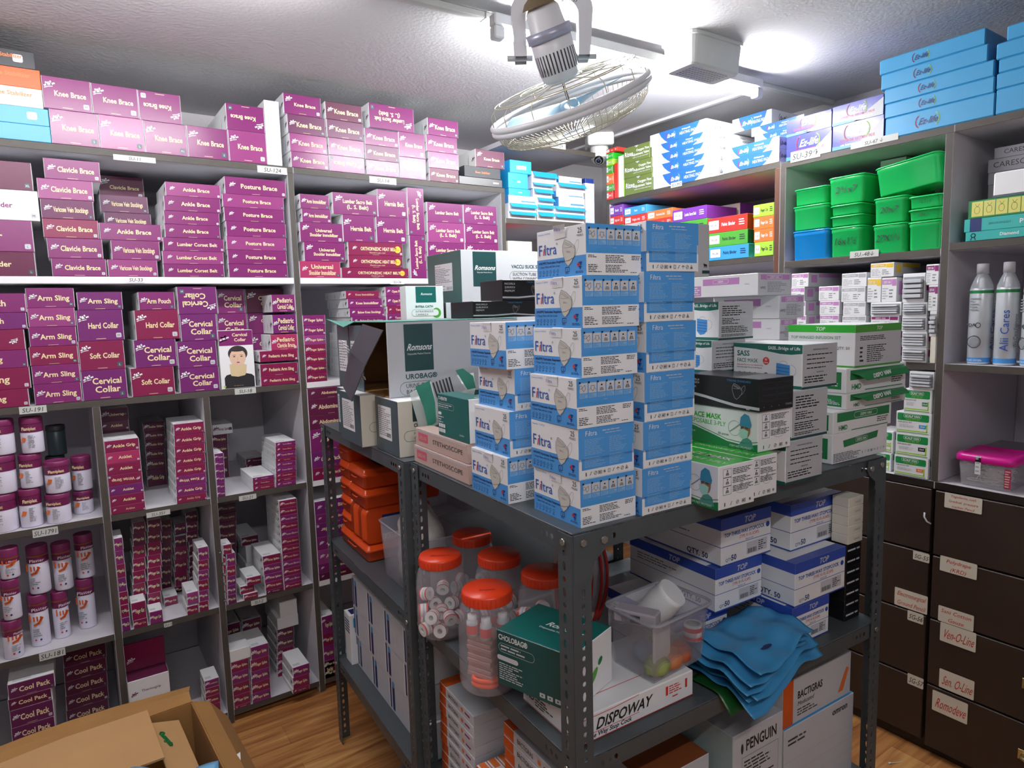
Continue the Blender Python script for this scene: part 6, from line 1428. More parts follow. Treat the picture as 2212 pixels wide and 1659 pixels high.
# second shelf left : coloured binders
q = lambda x0, y0, x1, y1: (1440+x0/6.38, 400+y0/6.38, 1440+x1/6.38, 400+y1/6.38)
p = lambda x0, y0, x1, y1: (1080+x0/5.53, 280+y0/5.53, 1080+x1/5.53, 280+y1/5.53)
T = [E3(q(560, 427, 1112, 625), 'c1', 'red pelvic binder carton, top of the centre three', col='red', t='Pelvic Binder', side='dorange', d=.2), E3(q(570, 637, 1120, 820), 'c1', 'grass green pelvic binder carton, middle of the centre three', col='leaf', t='Pelvic Binder', ink='graphite', side='green', d=.2), E3(q(582, 832, 1130, 1010), 'c1', 'sky blue pelvic binder carton, bottom of the centre three', col='azure', t='Pelvic Binder', ink='navy', side='turq', d=.2),
     E3(q(78, 310, 548, 495), 'c1', 'purple lumbar belt carton with raised flap, above a green one', col='purple', t='Lumbo Sacral Belt', d=.2), E3(q(-20, 498, 552, 685), 'c1', 'green belt carton between purple and red ones, left of pelvic binders', col='leaf', t='Belt', ink='graphite', d=.2), E3(q(-20, 690, 555, 876), 'c1', 'red belt carton second from bottom, left of pelvic binders', col='red', t='Belt', d=.2), E3(q(-20, 885, 555, 1065), 'c1', 'purple belt carton lowest, left of pelvic binders', col='purple', t='Belt', d=.2),
     E3(q(1192, 257, 1482, 420), 'c1', 'lime green cup carton, topmost of the narrow four', col='lime', t='Finger Cot', ink='graphite', side='leaf', d=.14), E3(q(1196, 426, 1500, 595), 'c1', 'orange cup carton, second of the narrow four', col='orange', t='Finger Cot', side='dorange', d=.14), E3(q(1202, 600, 1504, 768), 'c1', 'orange cup carton, third of the narrow four', col='orange', t='Finger Cot', side='dorange', d=.14), E3(q(1208, 775, 1515, 948), 'c1', 'lime green cup carton, lowest of the narrow four', col='lime', t='Finger Cot', ink='graphite', side='leaf', d=.14),
     E3(q(660, 270, 1015, 440), 'wlum', 'cream and purple lumbar belt carton lying upside down behind the red one', off=-.215, d=.25)]
for i in range(3): T.append(E3(q(660, 445+200*i, 1015, 640+200*i), 'c1', f"purple carton, {['upper', 'middle', 'lower'][i]} one hidden behind the pelvic binders", col='purple', t='Belt', off=-.215, d=.25))
T += [E3(p(1195, 915, 1470, 1035), 'c1', 'purple carton with open flap, leftmost on the coloured belt shelf', col='purple', t='Belt', d=.2), E3(p(1482, 915, 1750, 1012), 'c1', 'light blue carton with open flap, second from left on coloured belt shelf', col='azure', t='Belt', d=.2), E3(p(1757, 955, 2060, 1062), 'c1', 'orange abdominal belt carton between light blue and purple ones', col='orange', t='Abdominal Belt', d=.2)]
for nm, x0, x1 in (('leftmost', 1200, 1475), ('second', 1485, 1752), ('third', 1760, 2060)):
    y = {'leftmost': 1040, 'second': 1018, 'third': 1066}[nm]; T.append(E3(p(x0, y, x1, y+105), 'c1', f'red belt carton just above the blue boxes, {nm} of three', col='red', t='Night Aid', d=.2)); T.append(E3(p(x0, y+110, x1, y+235), 'c1', f'green belt carton, {nm} of three behind the respirator stacks', col='leaf', t='Belt', d=.2)); T.append(E3(p(x0, y+240, x1, y+400), 'c1', f'orange belt carton at the bottom, {nm} of three behind the respirator stacks', col='orange', t='Belt', d=.2))
bay(PB, 1.683, T, 'coloured belt shelf', group='coloured belt cartons on the right wall', lim=(-2.408, -1.512, 2.023))
# ---- green lidless tubs
GT = mat('green_plastic', hexc('25d06c'), .18, var=.05, alpha=.86); BT = mat('blue_plastic', hexc('1c9cf0'), .15, var=.05, alpha=.88); GTI = card('packet_lightgreen', 'a5f0b4', .5)
def tubbox(px, label, off=0, col=GT, txt='', d=.17, zs=None, roll=0, stuff_='flat', rim=True):
    x0, y0, x1, y1 = px; xm, ym = (x0+x1)/2, (y0+y1)/2; s0 = PB.st(x0, ym, off)[0]; s1 = PB.st(x1, ym, off)[0]; z1 = PB.st(xm, y0, off)[1]; z0 = zs if zs is not None else PB.st(xm, y1, off)[1]
    w, h = s1-s0-.001, z1-z0-.0006; P = PB.pt(s0, z0, off)
    e = empty('storage_tub', P, (0, roll, PB.ang) if roll else PB.ang, label=label, category='tub', group='green and blue plastic tubs')
    def ringr(ins, z, r_=.016, n=4):
        Q = []
        for cx, cy, a in ((w-r_, d-r_, 0), (r_, d-r_, pi/2), (r_, r_, pi), (w-r_, r_, 1.5*pi)):
            for i in range(n+1): Q.append((cx+(r_-ins)*cos(a+pi/2*i/n), cy+(r_-ins)*sin(a+pi/2*i/n), z))
        return Q
    g = M(); g.grid([ringr(.006, .0005), ringr(.004, .004), ringr(.002, h*.8), ringr(.0, h*.82), ringr(.0, h-.001), ringr(.0015, h-.0005), ringr(.0035, h*.82), ringr(.006, .003)], col, closed=True, cap='se'); g.build('tub_body', parent=e)
    if rim:
        g = M(); Q = ringr(-.0012, h-.004); g.tube(Q, .0028, col, 6, closed=True); g.build('rim', parent=e)
    R = random.Random(x0+y0); g = M(); ht = h*R.uniform(.45, .7); n = 6; z_ = .006
    while z_ < ht:
        a = R.uniform(.01, .03); g.box(a, .008+R.uniform(0, .006), z_, w-R.uniform(.012, .03), d-.02, z_+.006, GTI if col is GT else 'sky', .001); z_ += .009
    g.build('packets', parent=e, kind='stuff')
    if txt:
        g = M(); F = Fr((0, -.0006, 0), (1, 0, 0), (0, 0, 1)); g.text(F, txt, w*.48, h*.4, h*.24, 'ink', 1, sh=.2, maxw=w*.72)
        g.build('marker_writing', parent=e)
    return z1, (s0, s1)
zb = 1.6554
z, _ = tubbox((1711, 496, 1789, 554), 'bright blue plastic tub at lower left under the green tubs', col=BT, zs=zb, d=.15)
z, _ = tubbox((1712, 442, 1787, 497), 'green plastic tub resting on the blue tub', zs=z+.0006, d=.15); z, _ = tubbox((1715, 404, 1787, 442), 'green plastic tub, top of the left column above blue tub', zs=z+.0006, d=.15)
z, _ = tubbox((1792, 488, 1862, 547), 'green plastic tub marked 16x1½ at the bottom of second column', txt='16x1½', zs=zb, d=.17); z, _ = tubbox((1792, 464, 1862, 489), 'shallow green plastic tub, second from bottom in second column', zs=z+.0006, d=.17); z, _ = tubbox((1793, 440, 1862, 465), 'shallow green plastic tub, third from bottom in second column', zs=z+.0006, d=.17)
z, _ = tubbox((1789, 378, 1868, 437), 'green plastic tub with dark side sticker, top of second column', txt='2½x7', zs=z+.0006, d=.19)
z, _ = tubbox((1883, 482, 1957, 539), 'green plastic tub marked 27x1½ at the bottom of third column', txt='27X1½', zs=zb, d=.16); z3_, _ = tubbox((1886, 424, 1957, 482), 'green plastic tub marked 20x7 in third column', txt='20x7', zs=z+.0006, d=.16)
z, _ = tubbox((1960, 476, 2034, 532), 'green plastic tub, bottom of the rightmost column', zs=zb, d=.16); z, _ = tubbox((1961, 449, 2035, 476), 'shallow green plastic tub, middle of the rightmost column', txt='22x11', zs=z+.0006, d=.16); z4_, _ = tubbox((1962, 420, 2036, 449), 'shallow green plastic tub, top of the rightmost column', txt='12 11', zs=z+.0006, d=.16)
zz_ = max(z3_, z4_)+.0012
tubbox((1897, 350, 2034, 412), 'big tilted green plastic tub, highest at right across two columns', zs=zz_+.002, d=.17, off=-.02, roll=radians(-7))
m = M(); s0, z0_ = PB.st(1902, 350, -.19); s1 = PB.st(1958, 350, -.19)[0]; zt = min(1.99, PB.st(1930, 330, -.19)[1])
def art_tall(m, w, d, h):
    m.box(0, 0, 0, w, d, h, 'white', faces={'R': 'silver'}); F = faces_of(w, d, h)['F']; m.greek(F, w*.2, h*.75, w*.6, h*.85, 3, 'silver', 1, 1); m.rect(F, w*.05, h*.66, w*.32, h*.7, 'lilac', 1)
art_tall(m, s1-s0, .25, zt-zb); m.build('tall_carton', PB.pt(s0, zb, -.19), PB.ang, label='tall white carton standing behind the green tubs', category='box')
# ---- needle and syringe cartons on the third shelf
def art_syr(m, w, d, h, r):
    c_ = r['col']; m.box(0, 0, 0, w, d, h, 'white', faces={'R': 'lgrey'}); f = faces_of(w, d, h); F, R_ = f['F'], f['R']; W, H = w, h
    m.rect(F, W*.03, H*.72, W*.66, H*.93, c_, 1); m.rect(F, W*.68, H*.66, W*.96, H*.93, c_, 1); m.text(F, 'DISPO VAN', W*.35, H*.76, H*.11, 'white', 2, maxw=W*.45, bold=1); m.greek(F, W*.06, H*.1, W*.45, H*.6, 5, 'silver', 1, w); m.greek(F, W*.5, H*.15, W*.85, H*.55, 3, 'grey', 1, h)
    m.rect(R_, R_.w*.08, H*.3, R_.w*.25, H*.85, c_, 1); m.rect(R_, R_.w*.3, H*.68, R_.w*.95, H*.92, c_, 1)
def art_openend(m, w, d, h, r):
    m.box(0, 0, 0, w, d, h, 'white', faces={'R': 'silver'}); F = faces_of(w, d, h)['F']; m.rect(F, w*.04, h*.12, w*.96, h*.88, 'grey', 1)
    R = random.Random(w); 
    for i in range(4): m.box(w*.08, -.006-R.uniform(0, .01), h*(.16+.17*i), w*.9, -.0005, h*(.16+.17*i)+h*.12, 'lgrey', .001)
    m.rect(faces_of(w, d, h)['R'], .01, h*.4, .03, h*.85, 'rose', 1)
ART['syr'] = art_syr; ART['openend'] = art_openend
q = lambda x0, y0, x1, y1: (1490+x0/5.53, 560+y0/5.53, 1490+x1/5.53, 560+y1/5.53); p = lambda x0, y0, x1, y1: (1800+x0/5.352, 550+y0/5.352, 1800+x1/5.352, 550+y1/5.352)
T = []
for i, b in enumerate([(1215, 168, 1420, 328), (1208, 335, 1372, 498), (1208, 503, 1385, 662), (1210, 668, 1390, 828), (1210, 833, 1390, 990), (1210, 995, 1390, 1150), (1210, 1155, 1390, 1240)]):
    T.append(E3(q(*b), 'syr', f"white and lilac syringe carton, {ORD[i]} in the leftmost column of needle shelf", col='lilac', d=.22))
for i, b in enumerate([(1540, 322, 1785, 490), (1550, 496, 1792, 656), (1552, 662, 1782, 822), (1552, 828, 1782, 985), (1552, 990, 1782, 1150), (1552, 1155, 1782, 1240)]):
    T.append(E3(q(*b), 'syr', f"white and lilac syringe carton, {ORD[i]} in the second column of needle shelf", col='lilac', d=.2))
for i, b in enumerate([(98, 212, 388, 368), (92, 374, 372, 540), (112, 546, 376, 702), (100, 706, 380, 860), (100, 865, 380, 1010), (100, 1015, 380, 1215)]):
    T.append(E3(p(*b), 'syr', f"white and grey syringe carton, {ORD[i]} in the third column of needle shelf", col='silver', d=.2))
T += [E3(p(430, 95, 705, 258), 'syr', 'white syringe carton with yellow band, topmost of the fourth column', col='yellow', d=.18), E3(p(392, 265, 556, 545), 'syr', 'upright white carton with yellow strip under the yellow-banded one', col='yellow', d=.16), E3(p(558, 265, 735, 545), 'syr', 'upright white carton with faint pink print beside the yellow-striped one', col='lilac', d=.16)]
for i, b in enumerate([(430, 550, 790, 700), (432, 706, 760, 850), (432, 855, 760, 1000), (432, 1005, 760, 1215)]): T.append(E3(p(*b), 'openend' if i == 0 else 'syr', f"white and pink needle carton, {ORD[i]} below the upright pair on needle shelf", col='rose', d=.18))
T += [E3(p(800, 215, 1075, 548), 'openend', 'large open grey-white needle carton gaping toward the room', d=.2, col='rose')]
for i, b in enumerate([(800, 552, 1090, 705), (790, 710, 1080, 885), (792, 890, 1085, 1072), (792, 1076, 1080, 1214)]): T.append(E3(p(*b), 'openend', f"torn open white needle carton, {ORD[i]} of the right-hand needle column", d=.17, col='rose'))
T += [E3(p(1112, 650, 1236, 945), 'openend', 'upright open needle carton leaning by the brown post', d=.12, col='rose'), E3(p(1118, 950, 1238, 1214), 'plain', 'upright tan carton below the one leaning by the post', d=.12, col='cream')]
T += [E3(p(1095, 350, 1240, 640), 'syr', 'white and pink needle carton stacked crookedly near the post', col='rose', d=.14), E3(p(1060, 110, 1240, 345), 'syr', 'tilted white and pink needle carton at the top by the post', col='rose', d=.14)]
bay(PB, 1.30, T, 'needle shelf', group='needle and syringe cartons', lim=(-1.467, -.938, 1.655))
# scalp vein cartons on the counter
def art_scalp(m, w, d, h, r):
    m.box(0, 0, 0, w, d, h, 'white', faces={'R': 'lgrey'}); f = faces_of(w, d, h); F, R_ = f['F'], f['R']; W, H = w, h
    m.rrect(F, W*.04, H*.60, W*.93, H*.93, 'inkgreen', 1, .004, 3); m.ring(F, W*.22, H*.74, W*.72, H*.9, .0007, 'white', 2); m.text(F, 'SCALP VAN', W*.47, H*.77, H*.1, 'white', 2, bold=1, maxw=W*.42); m.text(F, 'SCALP VEIN SET', W*.48, H*.64, H*.07, 'lime', 2, maxw=W*.4)
    m.text(F, 'INFUSION SET', W*.06, H*.49, H*.075, 'graphite', 2, al='l', maxw=W*.4); m.greek(F, W*.1, H*.28, W*.55, H*.44, 4, 'silver', 2, 4); m.rect(F, W*.66, H*.3, W*.86, H*.46, r['chip'], 2); m.text(F, '23x3', W*.76, H*.35, H*.07, 'white', 3, bold=1)
    m.rect(F, W*.03, H*.05, W*.93, H*.08, 'leaf', 1); m.rect(F, W*.03, H*.12, W*.9, H*.17, 'lime', 1); m.rect(F, W*.86, H*.14, W*.9, H*.5, 'lime', 1)
    W = R_.w; m.rrect(R_, W*.1, H*.6, W*.95, H*.92, 'green', 1, .003, 3); m.text(R_, 'SCALP VAN', W*.5, H*.72, H*.08, 'white', 2, maxw=W*.6); m.rect(R_, W*.05, H*.05, W*.95, H*.08, 'leaf', 1)
ART['scalp'] = art_scalp
q = lambda x0, y0, x1, y1: (1790+x0/4.2536, 690+y0/4.2536, 1790+x1/4.2536, 690+y1/4.2536)
T = [E3(q(598, 1262, 917, 1468), 'scalp', 'green and white scalp vein set carton with orange chip, bottom of the column', chip='orange', d=.11), E3(q(614, 1055, 936, 1262), 'scalp', 'green and white scalp vein set carton with black chip, second from bottom', chip='black', d=.11), E3(q(618, 855, 946, 1052), 'scalp', 'green and white scalp vein set carton with blue chip, third from bottom', chip='azure', d=.11),
     E3(q(690, 640, 950, 845), 'scalp', 'green and white scalp vein set carton partly hidden at the column top', chip='green', d=.11), E3(q(740, 480, 1000, 640), 'openend', 'open white carton with pink mark above the scalp vein set column', d=.11, col='rose'),
     E3(q(400, 1220, 575, 1420), 'scalp', 'green and white carton on the counter, lower one behind the rack post', chip='lime', d=.11, off=-.02), E3(q(420, 1020, 594, 1218), 'scalp', 'green and white carton, upper one behind the rack post', chip='lime', d=.11, off=-.02)]
bay(PB, .925, T, 'counter', group='scalp vein set cartons', lim=(-1.467, -.938, 1.30))
# ---- far right bay
def art_teal(m, w, d, h, r):
    m.box(0, 0, 0, w, d, h, 'turq'); F = faces_of(w, d, h)['F']; F = F.flip() if r.get('inv') else F; W, H = w, h
    if r.get('inv'): m.rect(F, W-.045, 0, W-.015, H, 'navy', 1); m.text(F, 'Diamond', W-.17, H*.35, H*.34, 'white', 2, bold=1); m.text(F, 'STETHOSCOPE', W-.09, H*.4, H*.16, 'teal', 2)
    else: m.text(F, 'Diamond', .11, H*.35, H*.34, 'white', 2, bold=1); m.text(F, 'STETHOSCOPE', .19, H*.4, H*.16, 'navy', 2); m.arc(F, .02, H*.6, H*.2, H*.2, H*.08, 'navy', 2); m.stroke(F, [(.017, H*.4), (.014, H*.12)], H*.1, 'navy', 2); m.stroke(F, [(.023, H*.4), (.026, H*.12)], H*.1, 'navy', 2)
def art_yell(m, w, d, h, r):
    m.box(0, 0, 0, w, d, h, 'green'); F = faces_of(w, d, h)['F']; W, H = w, h
    for i in range(7):
        a = .009+.0305*i; m.rect(F, a, H*.1, a+.0285, H*.92, card('panel_yellow', 'd9d774', .5), 1); cx = a+.014; m.arc(F, cx, H*.45, .007, H*.2, .0008, 'graphite', 2); m.stroke(F, [(cx-.005, H*.8), (cx, H*.62), (cx+.006, H*.78)], .0008, 'graphite', 2)
def art_grey(m, w, d, h, r):
    m.box(0, 0, 0, w, d, h, card('box_grey', '8c8a92', .5)); F = faces_of(w, d, h)['F']
    if r.get('t'): m.text(F, r['t'], .075, h*.35, h*.42, 'ink', 2)
def art_wy(m, w, d, h, r):
    m.box(0, 0, 0, w, d, h, 'white', bev=.004); F = faces_of(w, d, h)['F']; m.rect(F, 0, 0, w, h*.1, 'slate', 1); m.ell(F, w*.55, h*.5, .012, .014, 'yellow', 1)
ART.update(teal=art_teal, yell=art_yell, grey=art_grey, wy=art_wy)
def Lt(xl, yt, yb, slope, wpx=160):  # entry given by its left edge
    return (xl, yt+slope*wpx/2, xl+wpx, yb+slope*wpx/2)
T = [E3(Lt(2085.6, 499.4, 521, -.065), 'teal', 'turquoise stethoscope carton lying on the shelf board, lower of two', w=.32, d=.16), E3(Lt(2083, 473, 497, -.09), 'teal', 'turquoise stethoscope carton lying upside down, upper of two', w=.32, d=.16, inv=1), E3(Lt(2092, 434, 470, -.12), 'yell', 'green carton with yellow picture panels above turquoise cartons', w=.3, d=.16),
     E3(Lt(2146, 372, 425, -.14), 'wy', 'white carton with yellow blob at the right frame edge', w=.25, d=.1), E3(Lt(2134.5, 400, 428, -.14), 'grey', 'grey carton behind the white one, lowest of the grey pile', w=.3, d=.1, off=-.105), E3(Lt(2134.5, 374, 400, -.15), 'grey', 'grey carton, third from top of the grey pile', w=.3, d=.1, off=-.105), E3(Lt(2134.5, 345, 373, -.16), 'grey', 'grey carton lettered in capitals, second from top of grey pile', w=.3, d=.1, off=-.105, t='CARESCOPE'), E3(Lt(2148, 319.7, 341.6, -.18), 'grey', 'grey carton lettered in capitals, top of grey pile', w=.3, d=.1, off=-.105, t='CARESCOPE')]
for r_ in T[:3]: r_['d'] = .25
bay(PB, 1.668, T, 'far right bay', group='cartons in the far right bay', lim=(-.914, -.322, 2.017))
# oxygen cans
CAN = mat('can_body', hexc('cfd6dc'), .3, metal=.25); CLR = mat('clear_cap', hexc('dbe3ea'), .12, alpha=.38)
def can(x0, x1, yt, yb, label, rot, dark=False):
    s0 = PB.st(x0, (yt+yb)/2+60, -.02)[0]; s1 = PB.st(x1, (yt+yb)/2+60, -.02)[0]; r_ = (s1-s0)/2; P = PB.pt((s0+s1)/2, 1.3003, -.02-r_); zt = PB.st((x0+x1)/2, yt, -.02-r_)[1]; H = zt-1.3; r_ -= .003
    e = empty('oxygen_can', P, PB.ang+rot, label=label, category='can', group='oxygen cans'); bh = H*.76
    g = M(); g.lathe([(r_*.9, .0003), (r_, .004), (r_, bh-.004), (r_*.96, bh)], CAN, n=32, cap='se')
    def wrap(z0, z1, m_, l=1, a0=-pi, a1=pi, n=32): g.grid([[((r_+l*.0003)*sin(a0+(a1-a0)*i/n), -(r_+l*.0003)*cos(a0+(a1-a0)*i/n), z) for i in range(n+1)] for z in (z0, z1)], m_)
    wrap(bh*.93, bh*.97, 'green'); wrap(bh*.03, bh*.09, 'sky')
    def ft(phi, z): t = Vector((cos(phi), sin(phi), 0)); return Fr(Vector((sin(phi)*r_*1.02, -cos(phi)*r_*1.02, z)), t, (0, 0, 1))
    F = ft(0, bh*.045); g.text(F, 'PURE OXYGEN', 0, 0, .006, 'white', 4, maxw=r_*1.3)
    F = ft(-.1, bh*.5); g.text(F, 'FDA', -r_*.35, 0, .010, 'graphite', 4, bold=1); g.arc(F, r_*.3, .004, .007, .007, .002, 'graphite', 4); g.arc(F, 0, -bh*.2, r_*.6, r_*.6, .0022, 'graphite', 4); g.ell(F, 0, -bh*.2, r_*.42, r_*.42, 'grey', 4); g.greek(F, -r_*.5, bh*.2, r_*.5, bh*.38, 5, 'grey', 4, 2)
    F = ft(1.5, bh*.15); T_ = Fr(F.p(.012, 0), F.V, -F.U); g.text(T_, 'Alii Cares', bh*.3, 0, .022, 'inkblue', 6, maxw=bh*.55); g.text(T_, 'We Care Everyone', bh*.3, -.02, .009, 'graphite', 6)
    g.build('can_body', parent=e)
    g = M(); g.lathe([(r_*.99, bh-.002), (r_*.99, bh+.004), (r_*.7, bh+H*.09), (r_*.5, bh+H*.13), (r_*.5, H*.93)], CLR, n=28); g.build('clear_hood', parent=e)
    g = M(); g.lathe([(r_*.52, H*.90), (r_*.52, H-.002), (r_*.48, H), (.001, H)], 'lgrey', n=24, cap='s'); g.build('cap', parent=e)
    g = M(); g.lathe([(.008, bh+.0005), (.008, bh+H*.08), (.004, bh+H*.1), (.0005, bh+H*.1)], 'white', n=12); g.build('nozzle', parent=e)
can(2079, 2133, 571, 784, 'oxygen can with grey seal print, leftmost of the three', 0); can(2136, 2190, 567, 788, 'oxygen can showing blue sideways lettering, middle of the three', -1.35); can(2194, 2250, 572, 790, 'oxygen can cut by the right frame edge', -.6)
# pink lidded tub of cables
x0, z0_ = PB.st(2060, 1010, .0); s0 = x0; s1 = PB.st(2186, 1030, 0)[0]; ztop = PB.st(2120, 985, 0)[1]; w, h, d = s1-s0, ztop-.9255, .17
e = empty('lidded_tub', PB.pt(s0, .9255, -.01), PB.ang, label='clear plastic tub of white looped tubing with a hot pink lid', category='tub')
g = M(); CP = mat('clear_plastic', hexc('dfe0e6'), .12, alpha=.28)
def rr(w, d, ins, z, r_=.02, n=4):
    Q = []
    for cx, cy, a in ((w-r_, d-r_, 0), (r_, d-r_, pi/2), (r_, r_, pi), (w-r_, r_, 1.5*pi)):
        for i in range(n+1): Q.append((cx+(r_-ins)*cos(a+pi/2*i/n), cy+(r_-ins)*sin(a+pi/2*i/n), z))
    return Q
g.grid([rr(w, d, .014, .0005), rr(w, d, .011, .004), rr(w, d, .003, h-.02), rr(w, d, .0045, h-.02), rr(w, d, .0125, .005)], CP, closed=True, cap='se'); g.build('tub_body', parent=e)
g = M(); g.grid([rr(w, d, -.002, h-.024), rr(w, d, -.004, h-.022), rr(w, d, -.004, h-.008), rr(w, d, .002, h-.001), rr(w, d, .014, h-.001), rr(w, d, .018, h-.005)], mat('hot_pink', hexc('e0189a'), .3, alpha=.93), closed=True, cap='e'); g.build('lid', parent=e)
g = M(); R = random.Random(4)
for i in range(46):
    cx, cy, cz = R.uniform(.045, w-.045), R.uniform(.03, d-.04), R.uniform(.01, h-.05); r1, r2 = R.uniform(.015, .032), R.uniform(.012, .026); t = R.uniform(0, 3); tz = R.uniform(-.012, .012)
    P = [(min(max(cx+r1*cos(a)*cos(t)-r2*sin(a)*sin(t), .018), w-.018), min(max(cy+r1*cos(a)*sin(t)+r2*sin(a)*cos(t), .016), d-.016), max(.008, cz+tz*sin(a*2))) for a in [2*pi*k/14 for k in range(14)]]; g.tube(P, .0014, 'cream', 5, closed=True)
g.build('looped_tubing', parent=e, kind='stuff')
g = M(); F = Fr((0, -.0035, 0), (1, 0, 0), (0, 0, 1)); g.rect(F, w*.36, h*.42, w*.46, h*.98, 'white', 2); g.greek(F, w*.37, h*.45, w*.45, h*.95, 4, 'silver', 3, 1); g.build('tape_strip', parent=e)
g = M(); F = Fr((0, -.0015, 0), (1, 0, 0), (0, 0, 1)); g.rect(F, w*.86, h*.12, w*.97, h*.7, 'pink', 3); g.greek(F, w*.87, h*.15, w*.96, h*.66, 7, 'sand', 4, 2, full=1); g.build('sticker', parent=e)
T = [E3((2120, 968, 2200, 1000), 'grey', 'dark grey carton in the shade behind the pink-lidded tub', w=.2, d=.15, off=-.22)]
bay(PB, .925, T, 'far right', group='cartons in the far right bay', lim=(-.914, -.322, 1.30))
# ================================================================ corner shelves with blue cartons
def art_lf(m, w, d, h, r):
    c_ = 'cyan'; k_ = r['k']
    if k_ == 'b': m.box(0, 0, 0, w, d, h, c_); F = faces_of(w, d, h)['F']; m.rect(F, w*.3, h*.3, w*.75, h*.6, 'white', 1) if r.get('lb') else m.rrect(F, w*.45, h*.38, w*.62, h*.5, 'white', 1)
    elif k_ == 'w': m.box(0, 0, 0, w, d, h, 'white', faces={'L': 'sky'}); F = faces_of(w, d, h)['F']; m.rect(F, w*.45, h*.2, w*.96, h*.38, 'sky', 1); m.text(F, 'Leeford', w*.24, h*.3, h*.26, 'slate', 2, maxw=w*.3)
    else:
        m.box(0, 0, 0, w, d, h, 'white'); F = faces_of(w, d, h)['F']; m.rect(F, w*.05, h*.05, w*.95, h*.55, 'lgrey', 1)
        m.face([(w*.02, -.001, h), (w*.05, -.02, h*.45), (w*.98, -.02, h*.45), (w, -.001, h)], c_); m.face([(w, -.0005, h), (w*.98, -.0195, h*.45), (w*.05, -.0195, h*.45), (w*.02, -.0005, h)], 'white')
ART['lf'] = art_lf
p = lambda x0, y0, x1, y1: (1080+x0/5.53, 280+y0/5.53, 1080+x1/5.53, 280+y1/5.53)
T = []
for nm, L_ in (('left', [(118, 372, 405, 498, 'b', 1), (98, 520, 335, 690, 'b', 0), (105, 705, 358, 790, 'b', 0), (100, 792, 436, 882, 'w', 0), (105, 886, 435, 978, 'f', 0), (100, 982, 432, 1068, 'f', 0)]),
               ('middle', [(352, 510, 700, 632, 'f', 0), (380, 640, 630, 708, 'f', 0), (398, 712, 625, 812, 'f', 0), (440, 816, 640, 895, 'f', 0), (438, 900, 640, 985, 'f', 0), (445, 988, 640, 1072, 'f', 0)]),
               ('right', [(700, 566, 978, 640, 'w', 0), (655, 645, 1020, 740, 'f', 0), (670, 744, 1000, 812, 'w', 0), (700, 816, 1015, 922, 'w', 0), (640, 925, 1010, 1010, 'f', 0), (640, 1014, 1005, 1076, 'f', 0)])):
    for i, (x0, y0, x1, y1, k_, lb) in enumerate(L_):
        kn = {'b': 'bright blue', 'w': 'white and blue', 'f': 'white box with blue flap'}[k_]
        T.append(E3(p(x0, y0, x1, y1), 'lf', f"{kn} glove carton, {['topmost', 'second', 'third', 'fourth', 'fifth', 'lowest'][i]} of the {nm} corner pile", k=k_, lb=lb, d=.16))
T.append(E3(p(1015, 640, 1130, 1070), 'plain', 'tall grey-white carton standing at the right end of the corner shelf', col='lgrey', d=.1)); T.append(E3(p(1018, 585, 1120, 638), 'plain', 'small deep blue carton on the tall grey-white one', col='deepblue', d=.09))
bay(PA, 1.917, T, 'corner shelf', group='blue glove cartons in the corner', lim=(1.702, 2.243, 2.262))
T = [E3((1098, 521, 1150, 600), 'plain', 'cream carton with a red top on the lower corner shelf', col='cream', d=.2, faces={'T': 'red'})]
bay(PA, 1.60, T, 'lower corner shelf', lim=(1.702, 2.243, 1.917), group='cartons in the corner')
# ================================================================ middle and lower rack shelves
def L1(x, y, z=0): return Vector((R1N.x, R1N.y, 0)) + u_*x + v_*y + Vector((0, 0, z))       # rack coordinates
def W1(x, y): d = Vector((x, y, 0))-Vector((R1N.x, R1N.y, 0)); return d.dot(u_), d.dot(v_)
ZS = .7403
JAR = mat('jar_plastic', hexc('e6e4ec'), .08, var=0, alpha=.2); JL = mat('jar_lid_red', hexc('e0401c'), .35, var=.04); RED = 'red'
jars = []
def jar(x, y, label, r=.060, H=.195, writing=''):
    e = empty('storage_jar', (x, y, ZS), .3, label=label, category='jar', group='clear jars with orange-red lids'); g = M()
    prof = [(.001, .0005), (r*.86, .0005), (r*.97, .008), (r, .018), (r, .055)]
    for z in (.06, .072, .084): prof += [(r*1.0, z), (r*.965, z+.006)]
    prof += [(r, .10), (r*.99, .12), (r*.93, H-.042), (r*.82, H-.026), (r*.80, H-.022)]
    g.lathe(prof, JAR, n=36); g.build('jar_body', parent=e)
    g = M(); lr = r*.84; g.lathe([(lr, H-.022), (lr, H-.004), (lr*.96, H), (.001, H)], JL, n=36)
    for i in range(36): t = 2*pi*i/36; g.box(lr*cos(t)-.0006, lr*sin(t)-.0006, H-.021, lr*cos(t)+.0006, lr*sin(t)+.0006, H-.005, JL, 0)
    if writing:
        F = Fr((-.03, .012, H+.0003), (.7, -.7, 0), (.7, .7, 0)); g.text(F, writing, .03, 0, .008, 'maroon', 1, sh=.3)
    g.build('lid', parent=e); jars.append((x, y)); return e
jar(.698, 1.344, 'clear jar with orange-red lid half filled with tape rolls, by the middle posts', writing='Micropore', H=.190)
jar(.668, 1.088, 'clear jar with orange-red lid holding orange-handled scissors, beside the green carton', r=.061, H=.203, writing='Stopper')
jar(.835, 1.425, 'clear jar with orange-red lid in the dark, farthest back of the jars', H=.19); jar(.812, 1.262, 'clear jar with orange-red lid in the middle of the jar cluster', H=.19); jar(.832, 1.112, 'clear jar with orange-red lid partly behind the front rack post', H=.19)
